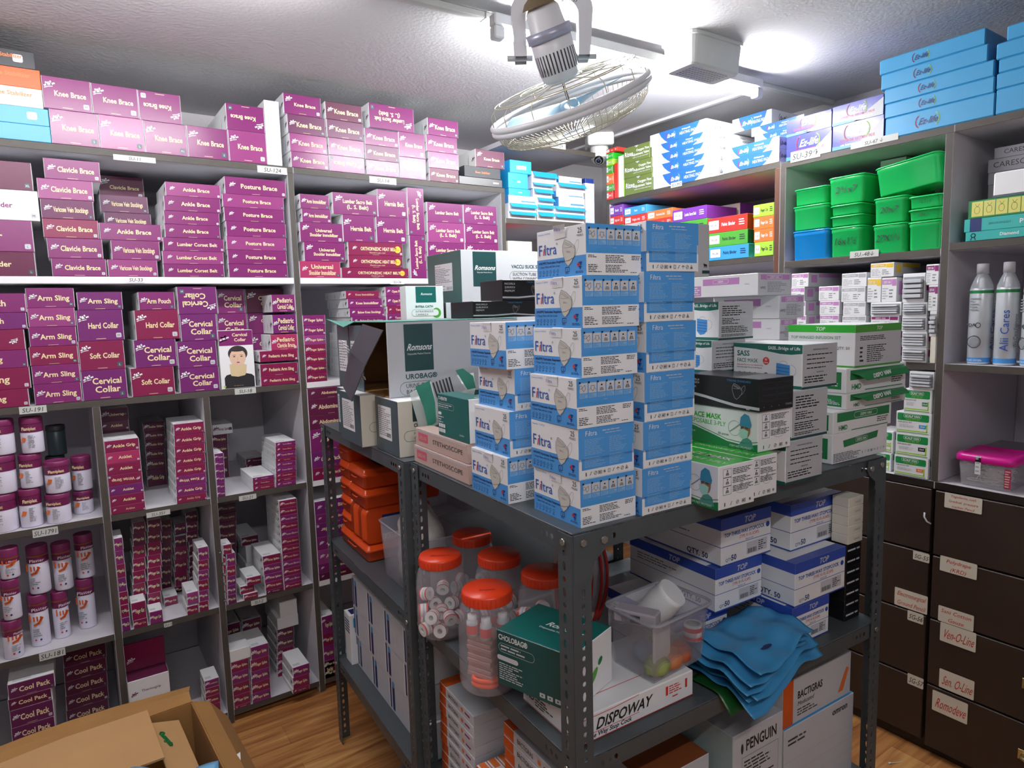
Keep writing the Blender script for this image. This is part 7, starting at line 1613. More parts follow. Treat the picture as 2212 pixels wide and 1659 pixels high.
# tape rolls
def make_roll():
    g = M(); a, b, h = .0155, .006, .022
    g.lathe([(b, 0), (a, 0), (a, h), (b, h), (b, 0)], 'white', n=20, smooth=False)
    for z0_, z1_, c_ in ((.0, .004, 'red'), (h-.004, h, 'red'), (.008, .012, 'lgrey')): g.lathe([(a+.0002, z0_), (a+.0002, z1_)], c_, n=20)
    return g
roll0 = None; R = random.Random(11)
def rolls(cx, cy, pts, where, zb):
    global roll0
    for i, (dx, dy, dz, rx, rz) in enumerate(pts):
        if roll0 is None: roll0 = make_roll().build('tape_roll'); o = roll0
        else: o = roll0.copy(); COL.objects.link(o)
        o.location = (cx+dx, cy+dy, zb+dz); o.rotation_euler = (rx, 0, rz); o['label'] = f'small white tape roll with red edges in the jar {where}'; o['category'] = 'tape roll'; o['group'] = f'tape rolls in the jar {where}'
def pile(n, rad, seed, z0=.004, lay=6):
    R = random.Random(seed); out = []
    for i in range(n):
        L_, k_ = divmod(i, lay); t = 2*pi*k_/lay+L_*.5
        if k_ == lay-1 and lay > 4: out.append((0, 0, z0+L_*.033+.016, pi/2, t)); continue
        out.append((rad*cos(t), rad*sin(t), z0+L_*.033+.016, pi/2+R.uniform(-.3, .3), t+pi/2+R.uniform(-.25, .25)))
    return out
rolls(.698, 1.344, pile(14, .034, 1), 'by the middle posts', ZS)
rolls(.812, 1.262, pile(10, .036, 3, lay=5), 'in the middle of the cluster', ZS); rolls(.832, 1.112, pile(15, .036, 4, lay=5), 'behind the front post', ZS); rolls(.835, 1.425, pile(10, .036, 8, lay=5), 'farthest back', ZS)
def make_bottle():
    g = M(); g.lathe([(.001, 0), (.012, 0), (.012, .03), (.009, .034)], 'lgrey', n=16); g.lathe([(.0123, .006), (.0123, .024)], 'red', n=16); g.lathe([(.0095, .034), (.0095, .044), (.001, .044)], 'white', n=16); return g
for i, (dx, dy) in enumerate(((-.02, -.025), (.018, -.028), (.028, .01), (-.012, .028), (-.034, .004))):
    if i == 0: b0 = make_bottle().build('tiny_bottle'); o = b0
    else: o = b0.copy(); COL.objects.link(o)
    o.location = (.668+dx, 1.088+dy, ZS+.112+.0); o['label'] = 'tiny red and white bottle in the jar with scissors'; o['category'] = 'bottle'; o['group'] = 'tiny bottles in the scissors jar'
    # they sit on a low heap of packets
g = M()
for i in range(9): g.box(-.035+.002*(i % 3), -.03+.003*(i % 2), .028+i*.0092, .033, .03, .036+i*.0092, mat('packet_film', hexc('d9a6a0'), .3, alpha=.55), .001)
g.build('packet_heap', (.668, 1.088, ZS), .4, label='heap of clear and red packets inside the scissors jar', category='packets', kind='stuff')
e = empty('scissors', (.668, 1.088, ZS+.004), radians(-50), label='scissors with orange looped handles inside the clear jar', category='scissors'); OR = mat('orange_handle', hexc('ff5a1e'), .35)
for k_, yy in (('handle', -.018), ('handle', -.018)): pass
for zc in (.012, .022):
    g = M(); g.tube([(-.004+.021*cos(a), -.028, zc+.002+.0045*sin(a)) if 0 else (.0+.024*cos(a), -.03+.012*sin(a), zc) for a in [2*pi*i/20 for i in range(20)]], .0048, OR, 8, closed=True); g.build('handle', parent=e)
g = M(); g.box(-.003, -.02, .009, .003, .045, .011, 'silver', .0005); g.build('blade', parent=e)
# three-way stopcock carton lying on the tray with the green carton and the clear tub on it
def art_spo(m, w, d, h):
    m.box(0, 0, 0, w, d, h, 'white', bev=.002); f = faces_of(w, d, h); L, F, T = f['L'], f['F'], f['T']; W, H = F.w, F.h
    m.text(F, 'DISPOWAY', W*.14, H*.38, H*.40, 'ink', 2, al='l', bold=1, sh=.3, maxw=W*.46); m.text(F, 'Three Way Stop Cock', W*.04, H*.13, H*.17, 'ink', 2, al='l', bold=1, sh=.2, maxw=W*.40)
    m.stroke(F, [(W*.02, H*.88), (W*.3, H*.90), (W*.5, H*.97)], .0012, 'red', 2); m.stroke(F, [(W*.02, H*.31), (W*.5, H*.31)], .001, 'red', 2); m.rect(F, 0, H*.03, W, H*.06, 'red', 1)
    m.rect(F, W*.74, H*.45, W*.76, H*.8, 'red', 2); m.rect(F, W*.92, H*.45, W*.94, H*.8, 'red', 2); m.greek(F, W*.77, H*.45, W*.9, H*.8, 4, 'inkred', 2, 3, full=1); m.rect(F, W*.8, H*.3, W*.85, H*.35, 'red', 2)
    m.stroke(T, [(0, d*.25), (w, d*.25)], .0016, 'red', 1)
    W = L.w; m.text(L, 'HMD', W*.12, H*.34, H*.24, 'ink', 2, bold=1); m.text(L, 'Stop Cock', W*.35, H*.72, H*.2, 'ink', 2, bold=1); m.greek(L, W*.25, H*.2, W*.62, H*.6, 4, 'ink', 2, 1); m.greek(L, W*.75, H*.2, W*.97, H*.5, 3, 'ink', 2, 2); m.rect(L, 0, H*.06, W, H*.09, 'red', 1)
a, b = W1(.669, .819)
hs = .052; put(art_spo, 'device_carton', L1(.030, .034, ZS), .285, .175, hs, 'flat white three-way stop cock carton lying on the middle shelf behind the front post')
def art_teal2(m, w, d, h):
    m.box(0, 0, 0, w, d, h, 'teal', faces={'F': 'white', 'L': card('teal_deep', '0f4d4d', .3)}); f = faces_of(w, d, h); L, F, T = f['L'], f['F'], f['T']; W, H = L.w, L.h
    m.text(L, 'CHOLOBAG®', W*.03, H*.84, H*.1, 'white', 2, al='l', bold=1, maxw=W*.4); m.ring(L, W*.03, H*.62, W*.52, H*.78, .0007, 'lgrey', 2); m.greek(L, W*.06, H*.64, W*.48, H*.76, 2, 'lgrey', 2, 1, full=1); m.rrect(L, W*.0+.001, H*.46, W*.3, H*.55, 'lgrey', 2); m.greek(L, W*.03, H*.1, W*.36, H*.42, 8, 'lgrey', 2, 2)
    m.stroke(L, [(W*.52, H*.7), (W*.6, H*.74), (W*.9, H*.74), (W*.97, H*.35), (W*.9, H*.22), (W*.82, H*.25), (W*.52, H*.65)], .0006, 'slate', 2)
    for i in range(4): m.rrect(L, W*(.58+.1*i), H*.07, W*(.65+.1*i), H*.15, 'lgrey', 2, .001, 2); m.ell(L, W*(.615+.1*i), H*.11, .002, .002, 'teal', 3, 8)
    m.stroke(L, [(W*.84, H*.015), (W*.94, H*.015), (W*.89, H*.06), (W*.84, H*.015)], .0005, 'lgrey', 2)
    TT = Fr((.0, d, h), (0, -1, 0), (1, 0, 0), d, w); m.text(TT, 'Romsons', d*.62, w*.5, .016, 'white', 1, bold=1, sh=.3); m.text(TT, 'Disposable Medical Devices', d*.62, w*.4, .006, 'white', 1)
    m.ell(F, w*.5, h*.35, .02, .008, 'leaf', 1, 16, rot=.7); m.ell(F, w*.68, h*.55, .009, .006, 'green', 2, 12, rot=.7)
yw = radians(17); ct = Vector((.684, .838, ZS+hs+.001))
put(art_teal2, 'device_carton', ct, .135, .172, .900-ZS-hs, 'glossy teal device carton behind the front rack post, lying crosswise', yaw=yw)
# clear open tub of oddments
TUBC = mat('tub_clear', hexc('c9c8d2'), .15, var=0, alpha=.30)
tw, td, th_ = .175, .135, .125; tb = L1(.200, .020, ZS+hs+.001)
e = empty('open_tub', tb, RY+radians(5), label='clear open plastic tub of dressings and rolls standing on the stop cock carton', category='tub')
g = M(); g.grid([rr(tw, td, .018, .0005), rr(tw, td, .015, .004), rr(tw, td, .003, th_-.01), rr(tw, td, .0, th_-.008), rr(tw, td, .0, th_), rr(tw, td, .004, th_), rr(tw, td, .006, th_-.012), rr(tw, td, .018, .005)], TUBC, closed=True, cap='se'); g.tube(rr(tw, td, -.001, th_-.003), .003, mat('tub_rim', hexc('aeb0ba'), .25, alpha=.6), 6, closed=True); g.build('tub_body', parent=e)
def inside(nm, g, loc, rot, label, cat, tub=tb, ty=RY+radians(5)):
    c, s = cos(ty), sin(ty); P = tub+Vector((loc[0]*c-loc[1]*s, loc[0]*s+loc[1]*c, loc[2])); return g.build(nm, P, rot, label=label, category=cat)
g = M(); rows = []
for i in range(9):
    t = i/8; r_ = .036*(1-.25*abs(t-.45)); rows.append([(-.04+.085*t, r_*1.0*cos(a), r_*sin(a)*.95) for a in [2*pi*k/18 for k in range(18)]])
g.grid(rows, 'white', closed=True, cap='se'); inside('cotton_roll', g, (.115, .085, .105), (0, radians(50), radians(120)), 'thick white cotton roll poking out of the clear tub', 'cotton roll')
g = M(); g.box(0, 0, 0, .035, .085, .026, mat('film_grey', hexc('b9b4bd'), .35, alpha=.85), .003); g.rect(Fr((0, .085, 0), (0, -1, 0), (0, 0, 1)), .035, .004, .055, .02, 'graphite', 1); inside('dressing_box', g, (.03, .025, .100), (0, 0, radians(25)), 'grey wrapped dressing box on top in the clear tub', 'box')
g = M(); g.lathe([(.001, 0), (.018, 0), (.018, .032), (.014, .032), (.014, .03)], 'white', n=24); g.lathe([(.0183, .002), (.0183, .008)], 'red', n=24); g.lathe([(.0183, .018), (.0183, .027)], 'red', n=24); inside('plaster_roll', g, (.145, .028, .045), 0, 'white and red adhesive tape roll at the right side of the tub', 'tape roll')
for i, (x, y, z, c_, nm) in enumerate([(.04, .03, .008, 'lime', 'green'), (.08, .03, .008, 'orange', 'orange'), (.115, .035, .008, 'dorange', 'rust'), (.1, .08, .012, 'leaf', 'leaf green'), (.06, .08, .010, 'sky', 'blue')]):
    g = M(); R = random.Random(i)
    rows = [[((.026+.004*R.random())*cos(a)*s_, (.02+.004*R.random())*sin(a)*s_, zz) for a in [2*pi*k/14 for k in range(14)]] for s_, zz in ((.5, 0), (1, .008), (1.0, .022), (.6, .034))]
    g.grid(rows, mat('bag_'+c_, hexc({'lime': 'a8b86a', 'orange': 'd98a5a', 'dorange': 'c9643c', 'leaf': '5f8c4a', 'sky': '6a8cb0'}[c_]), .4, alpha=.8), closed=True, cap='se'); inside('small_packet', g, (x, y, z), .3*i, f'crumpled {nm} packet at the bottom of the clear tub', 'packet')
g = M(); g.box(0, 0, 0, .05, .006, .075, 'white', .002); inside('gauze_pack', g, (.022, .008+.012, .03), (0, 0, .1), 'flat white gauze pack inside the left wall of the tub', 'gauze')
# striped candy bag at the back
g = M(); Pb_ = L1(.27, .33, ZS); rows = []
for i in range(8):
    t = i/7; r_ = .075*sin(pi*(.18+.72*t))**.7; rows.append([(r_*cos(a)*(1+.08*sin(5*a+i)), .6*r_*sin(a)*(1+.08*cos(4*a+i)), .002+.27*t) for a in [2*pi*k/24 for k in range(24)]])
g.grid(rows, 'lgrey', closed=True, cap='se')
for i in range(6):
    a = 3.3+i*.42; g.tube([(.078*cos(a+.2*t)*sin(pi*(.18+.72*t))**.7*1.06, .047*sin(a+.2*t)*sin(pi*(.18+.72*t))**.7*1.12, .02+.24*t) for t in [k/8 for k in range(9)]], .004, 'red', 6)
g.build('striped_bag', Pb_+Vector((.035, .05, 0)), .0, label='bulging clear bag with red stripes in the dark behind the clear tub', category='bag')
# stopcock cartons
def art_top(m, w, d, h, full=1):
    m.box(0, 0, 0, w, d, h, 'white', faces={'T': 'white'}); f = faces_of(w, d, h); b_ = card('top_blue', '2f4fae', .35)
    for k_ in 'FL':
        F = f[k_]; W, H = F.w, F.h; m.rect(F, 0, H*.76, W, H, b_, 1); m.text(F, 'TOP', W*.55, H*.81, H*.13, 'lgrey', 2, bold=1, sh=.25); m.rect(F, 0, H*.40, W, H*.412, b_, 1); m.rect(F, 0, 0, W, H*.03, b_, 1)
    F = f['F']; W, H = F.w, F.h; m.text(F, 'TOP THREE-WAY STOPCOCK', W*.06, H*.60, H*.085, 'inkblue', 2, al='l', bold=1, maxw=W*.8); m.ell(F, W*.93, H*.635, H*.06, H*.06, 'inkblue', 2); m.text(F, '(TYPE: R1-FL-3CAPS)', W*.55, H*.50, H*.07, 'inkred', 2, maxw=W*.4); m.text(F, 'SINGLE USE', W*.55, H*.43, H*.035, 'inkblue', 2)
    m.text(F, 'QTY.', W*.08, H*.08, H*.07, 'navy', 2, al='l'); m.text(F, '50', W*.19, H*.08, H*.12, 'navy', 2, al='l', bold=1)
    if full: m.rect(F, W*.5, H*.1, W*.92, H*.36, 'lgrey', 1); m.bars(F, W*.52, H*.12, W*.7, H*.22, 'ink', 16); m.greek(F, W*.74, H*.12, W*.9, H*.34, 5, 'ink', 2, 4)
    L = f['L']; m.text(L, 'QTY. 50', L.w*.85, H*.08, H*.12, 'navy', 2, al='r', bold=1); m.greek(L, L.w*.1, H*.5, L.w*.7, H*.7, 3, 'grey', 2, 1)
    m.rect(f['T'], 0, 0, w, d*.1, b_, 1)
GT_ = 'blue and white stopcock cartons'
for lab, px, yy, w_, z0, z1, d_, fl in (('blue and white stopcock carton buried under the blue bags, lowest at left', 1.010, .125, .16, ZS, .8395, .22, 1), ('blue and white stopcock carton of fifty, left pile, resting over the blue bags', 1.108, .105, .152, .840, .938, .27, 1), ('blue and white stopcock carton of fifty, top of left pile', 1.125, .105, .165, .9385, 1.045, .24, 0),
                                    ('blue and white stopcock carton, lowest at right, half hidden by blue bags', 1.275, .035, .135, ZS, .8315, .2, 1), ('blue and white stopcock carton, middle of the right pile', 1.282, .035, .188, .832, .9325, .24, 0), ('blue and white stopcock carton with barcode, top of the right pile', 1.335, .085, .197, .9395 if 0 else .933, 1.042, .24, 1)):
    P = Vector((R1N.x, R1N.y, 0)); yq = yy; xq, _ = W1(px, .80); put(art_top, 'stopcock_carton', L1(xq, yq, z0+.0003), w_, d_, z1-z0-.0006, lab, group=GT_)
def art_blk(m, w, d, h):
    m.box(0, 0, 0, w, d, h, 'black'); f = faces_of(w, d, h); F = f['F']; m.greek(F, w*.1, h*.35, w*.95, h*.7, 1, 'lgrey', 1, d*h, full=1)
xq, _ = W1(1.482, .8)
for i in range(7): put(art_blk, 'flat_carton', L1(xq, .04, ZS+.0267*i), .062, .19, .0264, f"flat black carton with pale lettering, {['lowest', 'second', 'third', 'fourth', 'fifth', 'sixth', 'topmost'][i]} of the black pile at the rack's right post", group='flat black cartons by the right rack post')
def art_thin(m, w, d, h):
    m.box(0, 0, 0, w, d, h, 'cream'); F = faces_of(w, d, h)['F']; m.text(F, 'Linezolid', w*.6, h*.35, h*.3, 'grey', 1, maxw=w*.4)
for i in range(5): put(art_thin, 'flat_carton', L1(xq+.002, .038, ZS+.19+.0225*i), .06, .042, .0222, f"thin cream carton, {['lowest', 'second', 'third', 'fourth', 'topmost'][i]} of the pale pile above the black cartons", group='thin cream cartons by the right rack post')
# blue polythene bags
BAGM = mat('bag_blue', hexc('3f93c8'), .32, var=.08, vs=10, alpha=.97); GBAG = mat('bag_darkgreen', hexc('14491c'), .35, var=.2, vs=20)
def sheet(P, pts_fn, nx, ny, m_, nm, label, cat='bag', **kw):
    g = M(); g.grid([[pts_fn(i/nx, j/ny) for i in range(nx+1)] for j in range(ny+1)], m_); o = g.build(nm, P, 0, label=label, category=cat, **kw); solid(o, .0012); return o, g
B0 = L1(.375, -.035, ZS)
BL = ['topmost, crumpled over the rest', 'second from top with a dark slot', 'third from top', 'fourth from top', 'fifth from top, hanging over the edge', 'lowest, with fringed left corner']
for k_ in range(6):
    lvl = 5-k_; R = random.Random(40+k_); ph = 1.3+.12*k_; a0 = R.uniform(-.08, .08)
    ox, oy = R.uniform(-.02, .02), R.uniform(-.01, .01); zb_ = .011+.0125*lvl; W_b, D_b = .30-.012*lvl, .150
    def fn(s, t, ph=ph, zb_=zb_, W_b=W_b, ox=ox, oy=oy, k_=k_, lvl=lvl):
        x = ox+W_b*s; y = oy+D_b*t-.02*sin(3*s+ph)*(1-t); edge = max(0, .035-y)/.035
        z = zb_+.0042*sin(9*s+ph)+.003*sin(14*t+2*ph)+.0032*sin(17*s+5*t+ph)-.022*edge*(.4+.6*((6-lvl)/6))+.012*s*(1-s)
        return (x, y, max(.0015+.001*lvl, z) if y > .038 else z)
    o, g = sheet(B0, fn, 34, 16, BAGM, 'polythene_bag', f'light blue polythene bag, {BL[k_]}', group='folded light blue polythene bags')
    if k_ < 3:
        h_ = M(); c = Vector(fn(.35+.15*k_, .25)); h_.face([(c.x+.018*cos(a)*1, c.y+.006*sin(a), c.z+.0035+.0) for a in [2*pi*q/12 for q in range(12)]], 'navy'); h_.build('handle_slot', parent=o)
o, g = sheet(L1(.352, -.015, ZS), lambda s, t: (.11*s, .10*t-.012, .0035+.003*abs(sin(8*s+3*t))+(.0 if .10*t-.012 > .02 else -.03*(.02-(.10*t-.012))/.03)), 14, 10, GBAG, 'green_bag', 'folded dark green polythene bag under the left end of the blue bags')
# ---- rack 1 lower shelf
Z3 = .3403; GBX = 'orange and white dressing cartons'
def art_bac(m, w, d, h, side='L'):
    m.box(0, 0, 0, w, d, h, 'lgrey', faces={'T': 'silver'}); f = faces_of(w, d, h); L = f['L']; W, H = L.w, L.h
    m.rect(L, 0, H*.08, W*.2, H*.92, 'dorange', 1); m.text(L, 'BACTIGRAS', W*.42, H*.3, H*.4, 'ink', 2, maxw=W*.3); m.ell(L, W*.68, H*.5, H*.22, H*.22, 'orange', 2, 8); m.greek(L, W*.76, H*.3, W*.97, H*.7, 1, 'rose', 2, 1, full=1)
    T = f['T']; m.rect(T, 0, d*.8, w, d, 'dorange', 1)
def bpile(x, y, n, d, w, h, where, z=Z3):
    for i in range(n): put(art_bac, 'dressing_carton', L1(x+.001*((i*7) % 3), y, z+h*i), w, d, h-.0004, f"orange-ended dressing carton, {CNT[i]} from bottom, {where}", group=GBX)
bpile(.036, .44, 9, .18, .095, .0262, 'pile next to the middle post')
bpile(.140, .325, 11, .29, .09, .0262, 'pile leaning behind, highest at left')
bpile(.036, .105, 11, .195, .09, .0275, 'pile nearest the front post')
for i in range(5):
    g = M(); w_, d_, h_ = .026, .115, .125; g.box(0, 0, 0, w_-.0004, d_, h_, 'lgrey', faces={'T': 'white', 'L': 'dorange'}, bev=.001); T = Fr((0, d_, h_), (0, -1, 0), (1, 0, 0), d_, w_); g.rect(T, 0, w_*.2, d_*.28, w_*.8, 'orange', 1); g.text(T, 'BACTIGRAS', d_*.62, w_*.3, w_*.35, 'ink', 1, maxw=d_*.5)
    g.build('dressing_carton', L1(.034+.0262*i, .312, Z3), RY, label=f"dressing carton on edge with orange stripe, {CNT[i]} from the left", category='box', group=GBX)
def art_pen(m, w, d, h):
    m.box(0, 0, 0, w, d, h, 'lgrey', faces={'T': 'silver', 'L': card('penguin_side', '9fb3b3', .45)}); f = faces_of(w, d, h); F, L = f['F'], f['L']; W, H = w, h
    m.text(F, 'PENGUIN', W*.56, H*.83, H*.095, 'ink', 2, bold=1, maxw=W*.62); m.ell(F, W*.18, H*.86, .004, .012, 'graphite', 2, 10); m.ring(F, W*.18, H*.5, W*.9, H*.78, .0006, 'slate', 2, .002, 2); m.greek(F, W*.22, H*.52, W*.86, H*.75, 8, 'graphite', 2, 3); m.greek(F, W*.2, H*.2, W*.85, H*.45, 6, 'graphite', 2, 4)
    m.text(L, 'SURGICAL', L.w*.45, H*.5, H*.12, 'ink', 2, bold=1, maxw=L.w*.8)
xq, _ = W1(1.077, .8); put(art_pen, 'carton', L1(xq, .03, Z3), .165, .22, .268, 'tall grey-white surgical glove carton with black capitals on the bottom shelf')
def art_sur(m, w, d, h):
    m.box(0, 0, 0, w, d, h, 'lgrey', faces={'T': card('brown_top', '8a4a26', .5)}); T = Fr((0, d, h), (0, -1, 0), (1, 0, 0), d, w); m.text(T, 'SURGICAL', d*.4, w*.55, .022, 'ink', 1, bold=1)
xq2, _ = W1(.885, .86); put(art_sur, 'carton', L1(xq2, .075, Z3), .175, .26, .215, 'low carton with a rust-brown top on the bottom shelf beside the glove carton')
def art_om(m, w, d, h):
    m.box(0, 0, 0, w, d, h, 'lgrey', faces={'T': 'azure'}); F = faces_of(w, d, h)['F']; m.text(F, 'omron', w*.9, h*.86, h*.08, 'ink', 2, al='r', bold=1, sh=.15); m.greek(F, w*.05, h*.78, w*.3, h*.88, 2, 'graphite', 2, 2)
    for i in range(4): m.rect(F, 0, h*(.16*i+.12), w, h*(.16*i+.126), 'silver', 1)
xq, _ = W1(1.262, .8); put(art_om, 'carton', L1(xq, .04, Z3), .27, .24, .205, 'big white carton with sky blue top on the bottom shelf at right')
def art_bg(m, w, d, h):
    m.box(0, 0, 0, w, d, h, 'lgrey', faces={'T': 'silver'}); F = faces_of(w, d, h)['F']; m.rect(F, .0, 0, w*.14, h, 'dorange', 1); m.text(F, 'BACTIGRAS', w*.2, h*.52, h*.17, 'ink', 2, al='l', bold=1, maxw=w*.36); m.text(F, 'Medicated', w*.2, h*.36, h*.1, 'graphite', 2, al='l', sh=.2); m.greek(F, w*.2, h*.12, w*.5, h*.3, 3, 'graphite', 2, 3); m.poly(F, [(w*.8, h*.15), (w*.88, h*.15), (w*.97, h*.62), (w*.93, h*.68), (w*.88, h*.5)], 'orange', 1)
put(art_bg, 'carton', L1(xq+.0, .045, Z3+.2055), .262, .2, .108, 'white dressing carton with orange corner lying on the blue-topped carton')
# ================================================================ rear rack
def L2(x, y, z=0): o = P2L.pt(0, 0, 0); return Vector((o.x, o.y, 0)) + u_*x + v_*y + Vector((0, 0, z))
ORM = mat('case_orange', hexc('e2501a'), .22, var=.06, alpha=.93)
def case(P, w, d, h, label, sticker=None, yaw=RY):
    e = empty('plastic_case', P, yaw, label=label, category='case', group='orange plastic cases'); r_ = min(.014, w*.3, d*.3)
    g = M(); g.grid([rr(w, d, .008, .0004, r_), rr(w, d, .003, .005, r_), rr(w, d, .002, h*.60, r_), rr(w, d, -.0005, h*.61, r_), rr(w, d, -.0005, h*.66, r_)], ORM, closed=True, cap='se'); g.build('base_shell', parent=e)
    g = M(); g.grid([rr(w, d, -.001, h*.665, r_), rr(w, d, -.001, h*.74, r_), rr(w, d, .002, h*.75, r_), rr(w, d, .004, h*.94, r_), rr(w, d, .010, h-.0005, r_)], ORM, closed=True, cap='e')
    if sticker == 'T': g.rrect(Fr((0, 0, h), (1, 0, 0), (0, 1, 0)), w*.25, d*.2, w*.9, d*.8, 'navy', 1, .003, 3)
    g.build('lid', parent=e); g = M(); g.tube([(-.001, d*.35, h*.5), (-.006, d*.38, h*.5), (-.006, d*.62, h*.5), (-.001, d*.65, h*.5)], .002, ORM, 6); g.build('handle', parent=e)
    return e
case(L2(.035, .415, ZS), .26, .27, .052, 'large orange plastic case lying flat at the bottom of the heap')
z = ZS+.0526
for i in range(5): case(L2(.040, .575, z), .20, .105, .0575, f"orange plastic case, {['lowest', 'second', 'third', 'fourth', 'topmost'][i]} of the left pile behind the thin post"); z += .058
z = ZS+.0526
for i in range(2):   # standing on edge
    x0 = .038
    e = empty('plastic_case', L2(.035, .42+.074*i, z), RY, label=f"orange plastic case standing on edge, {['nearer one with blue label', 'farther one'][i]}", category='case', group='orange plastic cases')
    w_, d_, h_ = .22, .068, .115
    def ry_(ins, y, r_=.02, n=4):
        Q = []
        for cx, cz, a in ((w_-r_, h_-r_, 0), (r_, h_-r_, pi/2), (r_, r_, pi), (w_-r_, r_, 1.5*pi)):
            for q_ in range(n+1): Q.append((cx+(r_-ins)*cos(a+pi/2*q_/n), y, cz+(r_-ins)*sin(a+pi/2*q_/n)))
        return Q
    g = M(); g.grid([ry_(.006, .001), ry_(.001, .004), ry_(.001, d_*.47), ry_(.0, d_*.48), ry_(.0, d_*.53), ry_(.001, d_*.54), ry_(.001, d_-.005), ry_(.006, d_-.001)], ORM, closed=True, cap='se')
    g.build('shells', parent=e)
    g = M(); F = Fr((0, .0005, 0), (1, 0, 0), (0, 0, 1)); g.rrect(F, .055, .03, .20, .09, 'navy', 1, .003, 3); g.rect(F, .055, .012, .2, .03, 'cream', 1); g.text(F, '1.KIT', .075, .014, .013, 'inkred', 2, bold=1); g.build('sticker', parent=e)
z2 = z+.1155
for i in range(2): case(L2(.034, .415, z2), .26, .15, .062, f"orange plastic case lying across the standing ones, {['lower', 'upper with dark blue sticker'][i]}", 'T'); z2 += .0625
# clear tub with a filled bag
g0 = L2(.040, .060, ZS); tw, td, th_ = .16, .26, .165
e = empty('open_tub', g0, RY, label='cloudy plastic tub with a crumpled clear bag bulging out, right of orange cases', category='tub')
g = M(); g.grid([rr(tw, td, .014, .0005), rr(tw, td, .011, .004), rr(tw, td, .001, th_), rr(tw, td, .004, th_), rr(tw, td, .014, .005)], TUBC, closed=True, cap='se'); g.tube(rr(tw, td, -.001, th_), .0025, TUBC, 6, closed=True); g.build('tub_body', parent=e)
g = M(); R = random.Random(3); rows = []
for i in range(12):
    t = i/11; sx = .95-.1*t if t < .6 else .89*(1-((t-.6)/.4)**1.3)*.98+.03; rows.append([((tw/2-.016)*sx*cos(a)*(1+.05*sin(7*a+3*i)), (td/2-.018)*sx*sin(a)*(1+.05*cos(5*a+2*i))+(.035*max(0, t-.6)/.4), .007+.25*t+.004*sin(6*a+i)) for a in [2*pi*k/36 for k in range(36)]])
g.grid(rows, mat('bag_cloudy', hexc('dedad2'), .22, var=.1, vs=25, alpha=.9, bump=.5), closed=True, cap='se')
g.build('crumpled_bag', g0+u_*(tw/2)+v_*(td/2), RY, label='crumpled cloudy bag of supplies bulging out of its plastic tub', category='bag')
# white and blue cartons
def art_wb(m, w, d, h):
    m.box(0, 0, 0, w, d, h, 'white', faces={'F': 'lgrey'}); F = faces_of(w, d, h)['F']; 
    m.rect(F, w*.04, h*.08, w*.11, h*.95, 'navy', 1); m.rrect(F, w*.17, h*.08, w*.29, h*.9, 'navy', 1, .004, 3); m.rrect(F, w*.17, h*.76, w*.29, h*.93, 'azure', 2, .004, 3)
    for a, b in ((.5, .56), (.7, .74)): m.greek(Fr(F.p(w*a, h*.2, 0), F.V, -F.U), 0, 0, h*.5, w*.06, 2, 'silver', 1, a)
    m.rect(faces_of(w, d, h)['T'], w*.1, d*.1, w*.5, d*.6, 'azure', 1)
Z4 = .3153; rowsn = ['bottom', 'middle', 'top']
o = P2L
for r_ in range(3):
    for c_ in range(4):
        off = (.006, .0, -.006)[r_]; y = .468-.1478*c_+(.012 if r_ == 1 else 0); P = L2(.047+off*.5, y+.0, Z4+.1062*r_)
        m = M(); art_wb(m, .147, .13, .1058); m.build('carton', P+v_*.147, RY-pi/2, label=f"white carton with navy bars, {rowsn[r_]} row, {['nearest to', 'second from', 'third from', 'farthest from'][c_]} the thin post", category='box', group='white and navy cartons on the rear rack')
m = M(); m.box(0, 0, 0, .075, .06, .175, 'white'); F = faces_of(.075, .06, .175)['F']; L_ = faces_of(.075, .06, .175)['L']; m.rrect(F, .012, .13, .06, .165, 'azure', 1, .004, 3); m.rect(F, .02, .07, .06, .125, 'navy', 1); m.rrect(F, .035, .03, .06, .08, 'skin', 2, .005, 3)
for i in range(5): m.rect(L_, .006, .11+.01*i, .054, .115+.01*i, 'navy', 1)
m.rect(faces_of(.075, .06, .175)['T'], .01, .01, .065, .05, 'navy', 1)
m.build('carton', L2(.03, .621, Z4), RY, label='white carton with navy bars standing apart near the thin left post', category='box', group='white and navy cartons on the rear rack')
# ================================================================ open brown carton on the floor, left
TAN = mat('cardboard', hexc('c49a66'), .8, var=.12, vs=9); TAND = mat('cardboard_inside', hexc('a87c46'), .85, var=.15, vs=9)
e = empty('cardboard_carton', (-.24, 1.42, 0), radians(3), label='large open brown cardboard carton on the floor at lower left', category='box')
W, D, H = .49, .55, .41
def slab(nm, q, m_=TAN, par=e, t=.005):
    g = M(); g.face(q, m_); o = g.build(nm, parent=par); solid(o, t); return o
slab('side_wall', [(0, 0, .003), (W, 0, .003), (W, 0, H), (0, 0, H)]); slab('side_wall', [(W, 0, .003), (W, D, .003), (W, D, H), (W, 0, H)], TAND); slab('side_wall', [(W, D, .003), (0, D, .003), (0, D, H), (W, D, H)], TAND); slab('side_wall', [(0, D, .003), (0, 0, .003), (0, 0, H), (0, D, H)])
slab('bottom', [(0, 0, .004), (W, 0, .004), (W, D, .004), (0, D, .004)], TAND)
g = M(); F = Fr((.02, D-.02, H), (1, -.0, 0), (0, .03, 1)); g.grid([[(x, D, H), (x, D+.03, H+.02+.006*sin(x*8)), (x+.01, D+.07, H+.016+.01*sin(x*8))] for x in (0, .1, .2, .3, .4, W)], TAND, smooth=False); o = g.build('rear_flap', parent=e); solid(o, .005)
g = M(); g.grid([[(W, y, H), (W+.045, y, H-.03+.02*y), (W+.09, y, H-.10+.03*y)] for y in (0, .2, .4, D)], TAND, smooth=False); o = g.build('right_flap', parent=e); solid(o, .005)
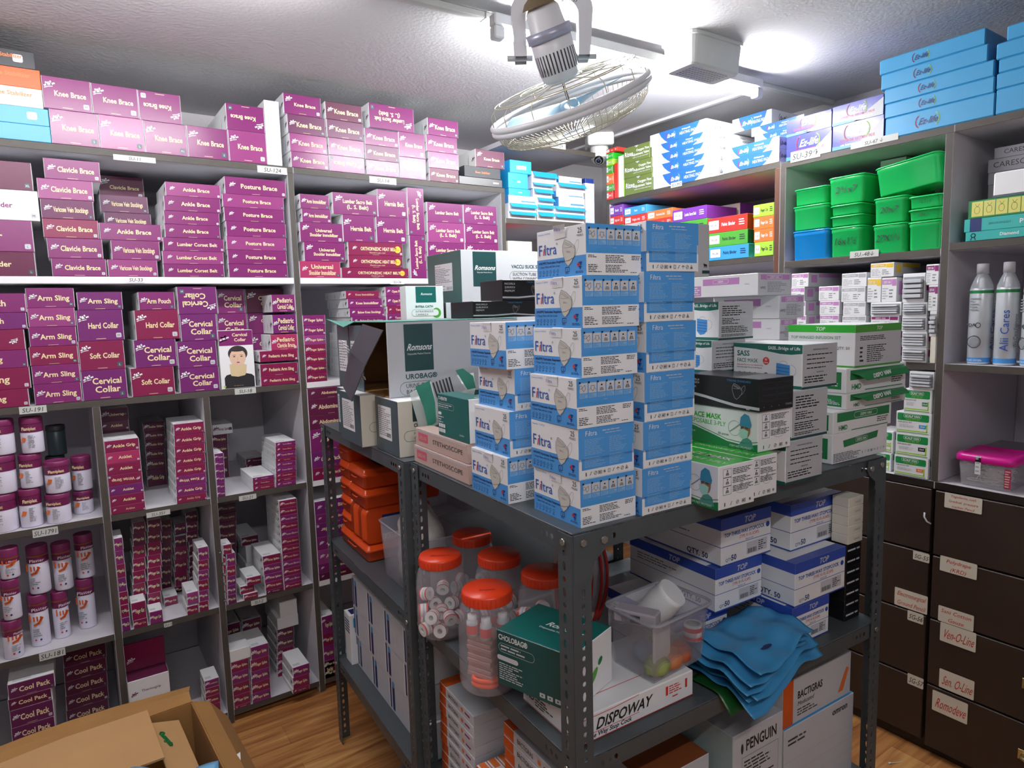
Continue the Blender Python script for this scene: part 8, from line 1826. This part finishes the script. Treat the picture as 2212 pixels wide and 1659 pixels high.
g = M(); g.grid([[(.0, y+.02, H+.006), (.19, y, H+.03), (.375, y-.02, H+.038)] for y in (.29, .38, .47, D-.015)], TAN, smooth=False); o = g.build('left_flap', parent=e); solid(o, .005)
g = M(); g.grid([[(.38, y, H-.01), (.45, y, H-.03)] for y in (.27, .53)], TAN, smooth=False); g.text(Fr((.39, .47, H-.0095), (.2, -1, -.05), (1, .2, -.28)), 'Corrugate', 0, 0, .013, 'green', 6, sh=.2, al='l'); o = g.build('inner_flap', parent=e); solid(o, .004)
g = M(); g.grid([[(0, y, H), (-.05, y, H-.02), (-.09, y, H-.07)] for y in (.1, .3, D)], TAN, smooth=False); o = g.build('left_outer_flap', parent=e); solid(o, .005)
o, g = sheet((.0, 1.50, .33), lambda s, t: (.20*s+.03*t, .22*t*(1-.3*s), .085+.035*sin(3*s+2*t)+.012*sin(9*s)*cos(7*t)+.04*s*t), 16, 12, mat('bag_paleblue', hexc('7cc0ea'), .3, alpha=.95), 'blue_packet', 'crumpled pale blue packet sticking out of the brown carton')
g = M(); g.box(0, 0, 0, .17, .24, .30, 'graphite', .01); g.build('black_parcel', (.0, 1.50, .02), .0, label='dark wrapped parcel inside the brown carton', category='parcel')
g = M(); g.grid([[(.0, 0, 0), (.07, .01, .012)], [(.02, .09, .01), (.085, .09, .03)]], 'white', smooth=False); g.greek(Fr((.015, .01, .012), (1, 0, .15), (.2, 1, .12)), 0, .01, .05, .07, 4, 'grey', 1, 1); o = g.build('paper_slip', (.205, 1.62, .36), .0, label='white slip of paper lying inside the right side of the brown carton', category='paper'); solid(o, .0008)
# clear bag on the floor under the rear rack, cotton bud
g = M(); rows = []
for i in range(8):
    t = i/7; r_ = sin(pi*(.12+.8*t))**.6; rows.append([(.16*r_*cos(a)*(1+.06*sin(6*a+2*i)), .12*r_*sin(a)*(1+.06*cos(5*a+i)), .002+.17*t) for a in [2*pi*k/28 for k in range(28)]])
g.grid(rows, mat('bag_smoke', hexc('8b8790'), .25, var=.1, alpha=.55, bump=.6), closed=True, cap='se'); g.build('clear_bag', L2(.14, .22, .001), 0, label='grey see-through plastic bag on the floor under the rear rack', category='bag')
P = onz(1922, 1650, 0); g = M(); g.tube([(0, 0, .003), (.035, -.02, .003)], .001, 'white', 6); g.tube([(-.004, .002, .003), (.004, -.002, .003)], .0026, 'white', 8); g.build('cotton_bud', (P.x, P.y, .0), 0, label='white cotton bud lying on the wooden floor at lower right', category='cotton bud')
P = PB.pt(-.945, .80, .012); g = M(); g.tube([(0, 0, .02), (.002, -.006, .008), (.010, -.006, -.006), (.02, 0, -.012)], .003, 'lgrey', 6); g.build('plastic_strip', P, PB.ang, label='short white curved plastic strip stuck between the two drawer cabinets', category='strip')
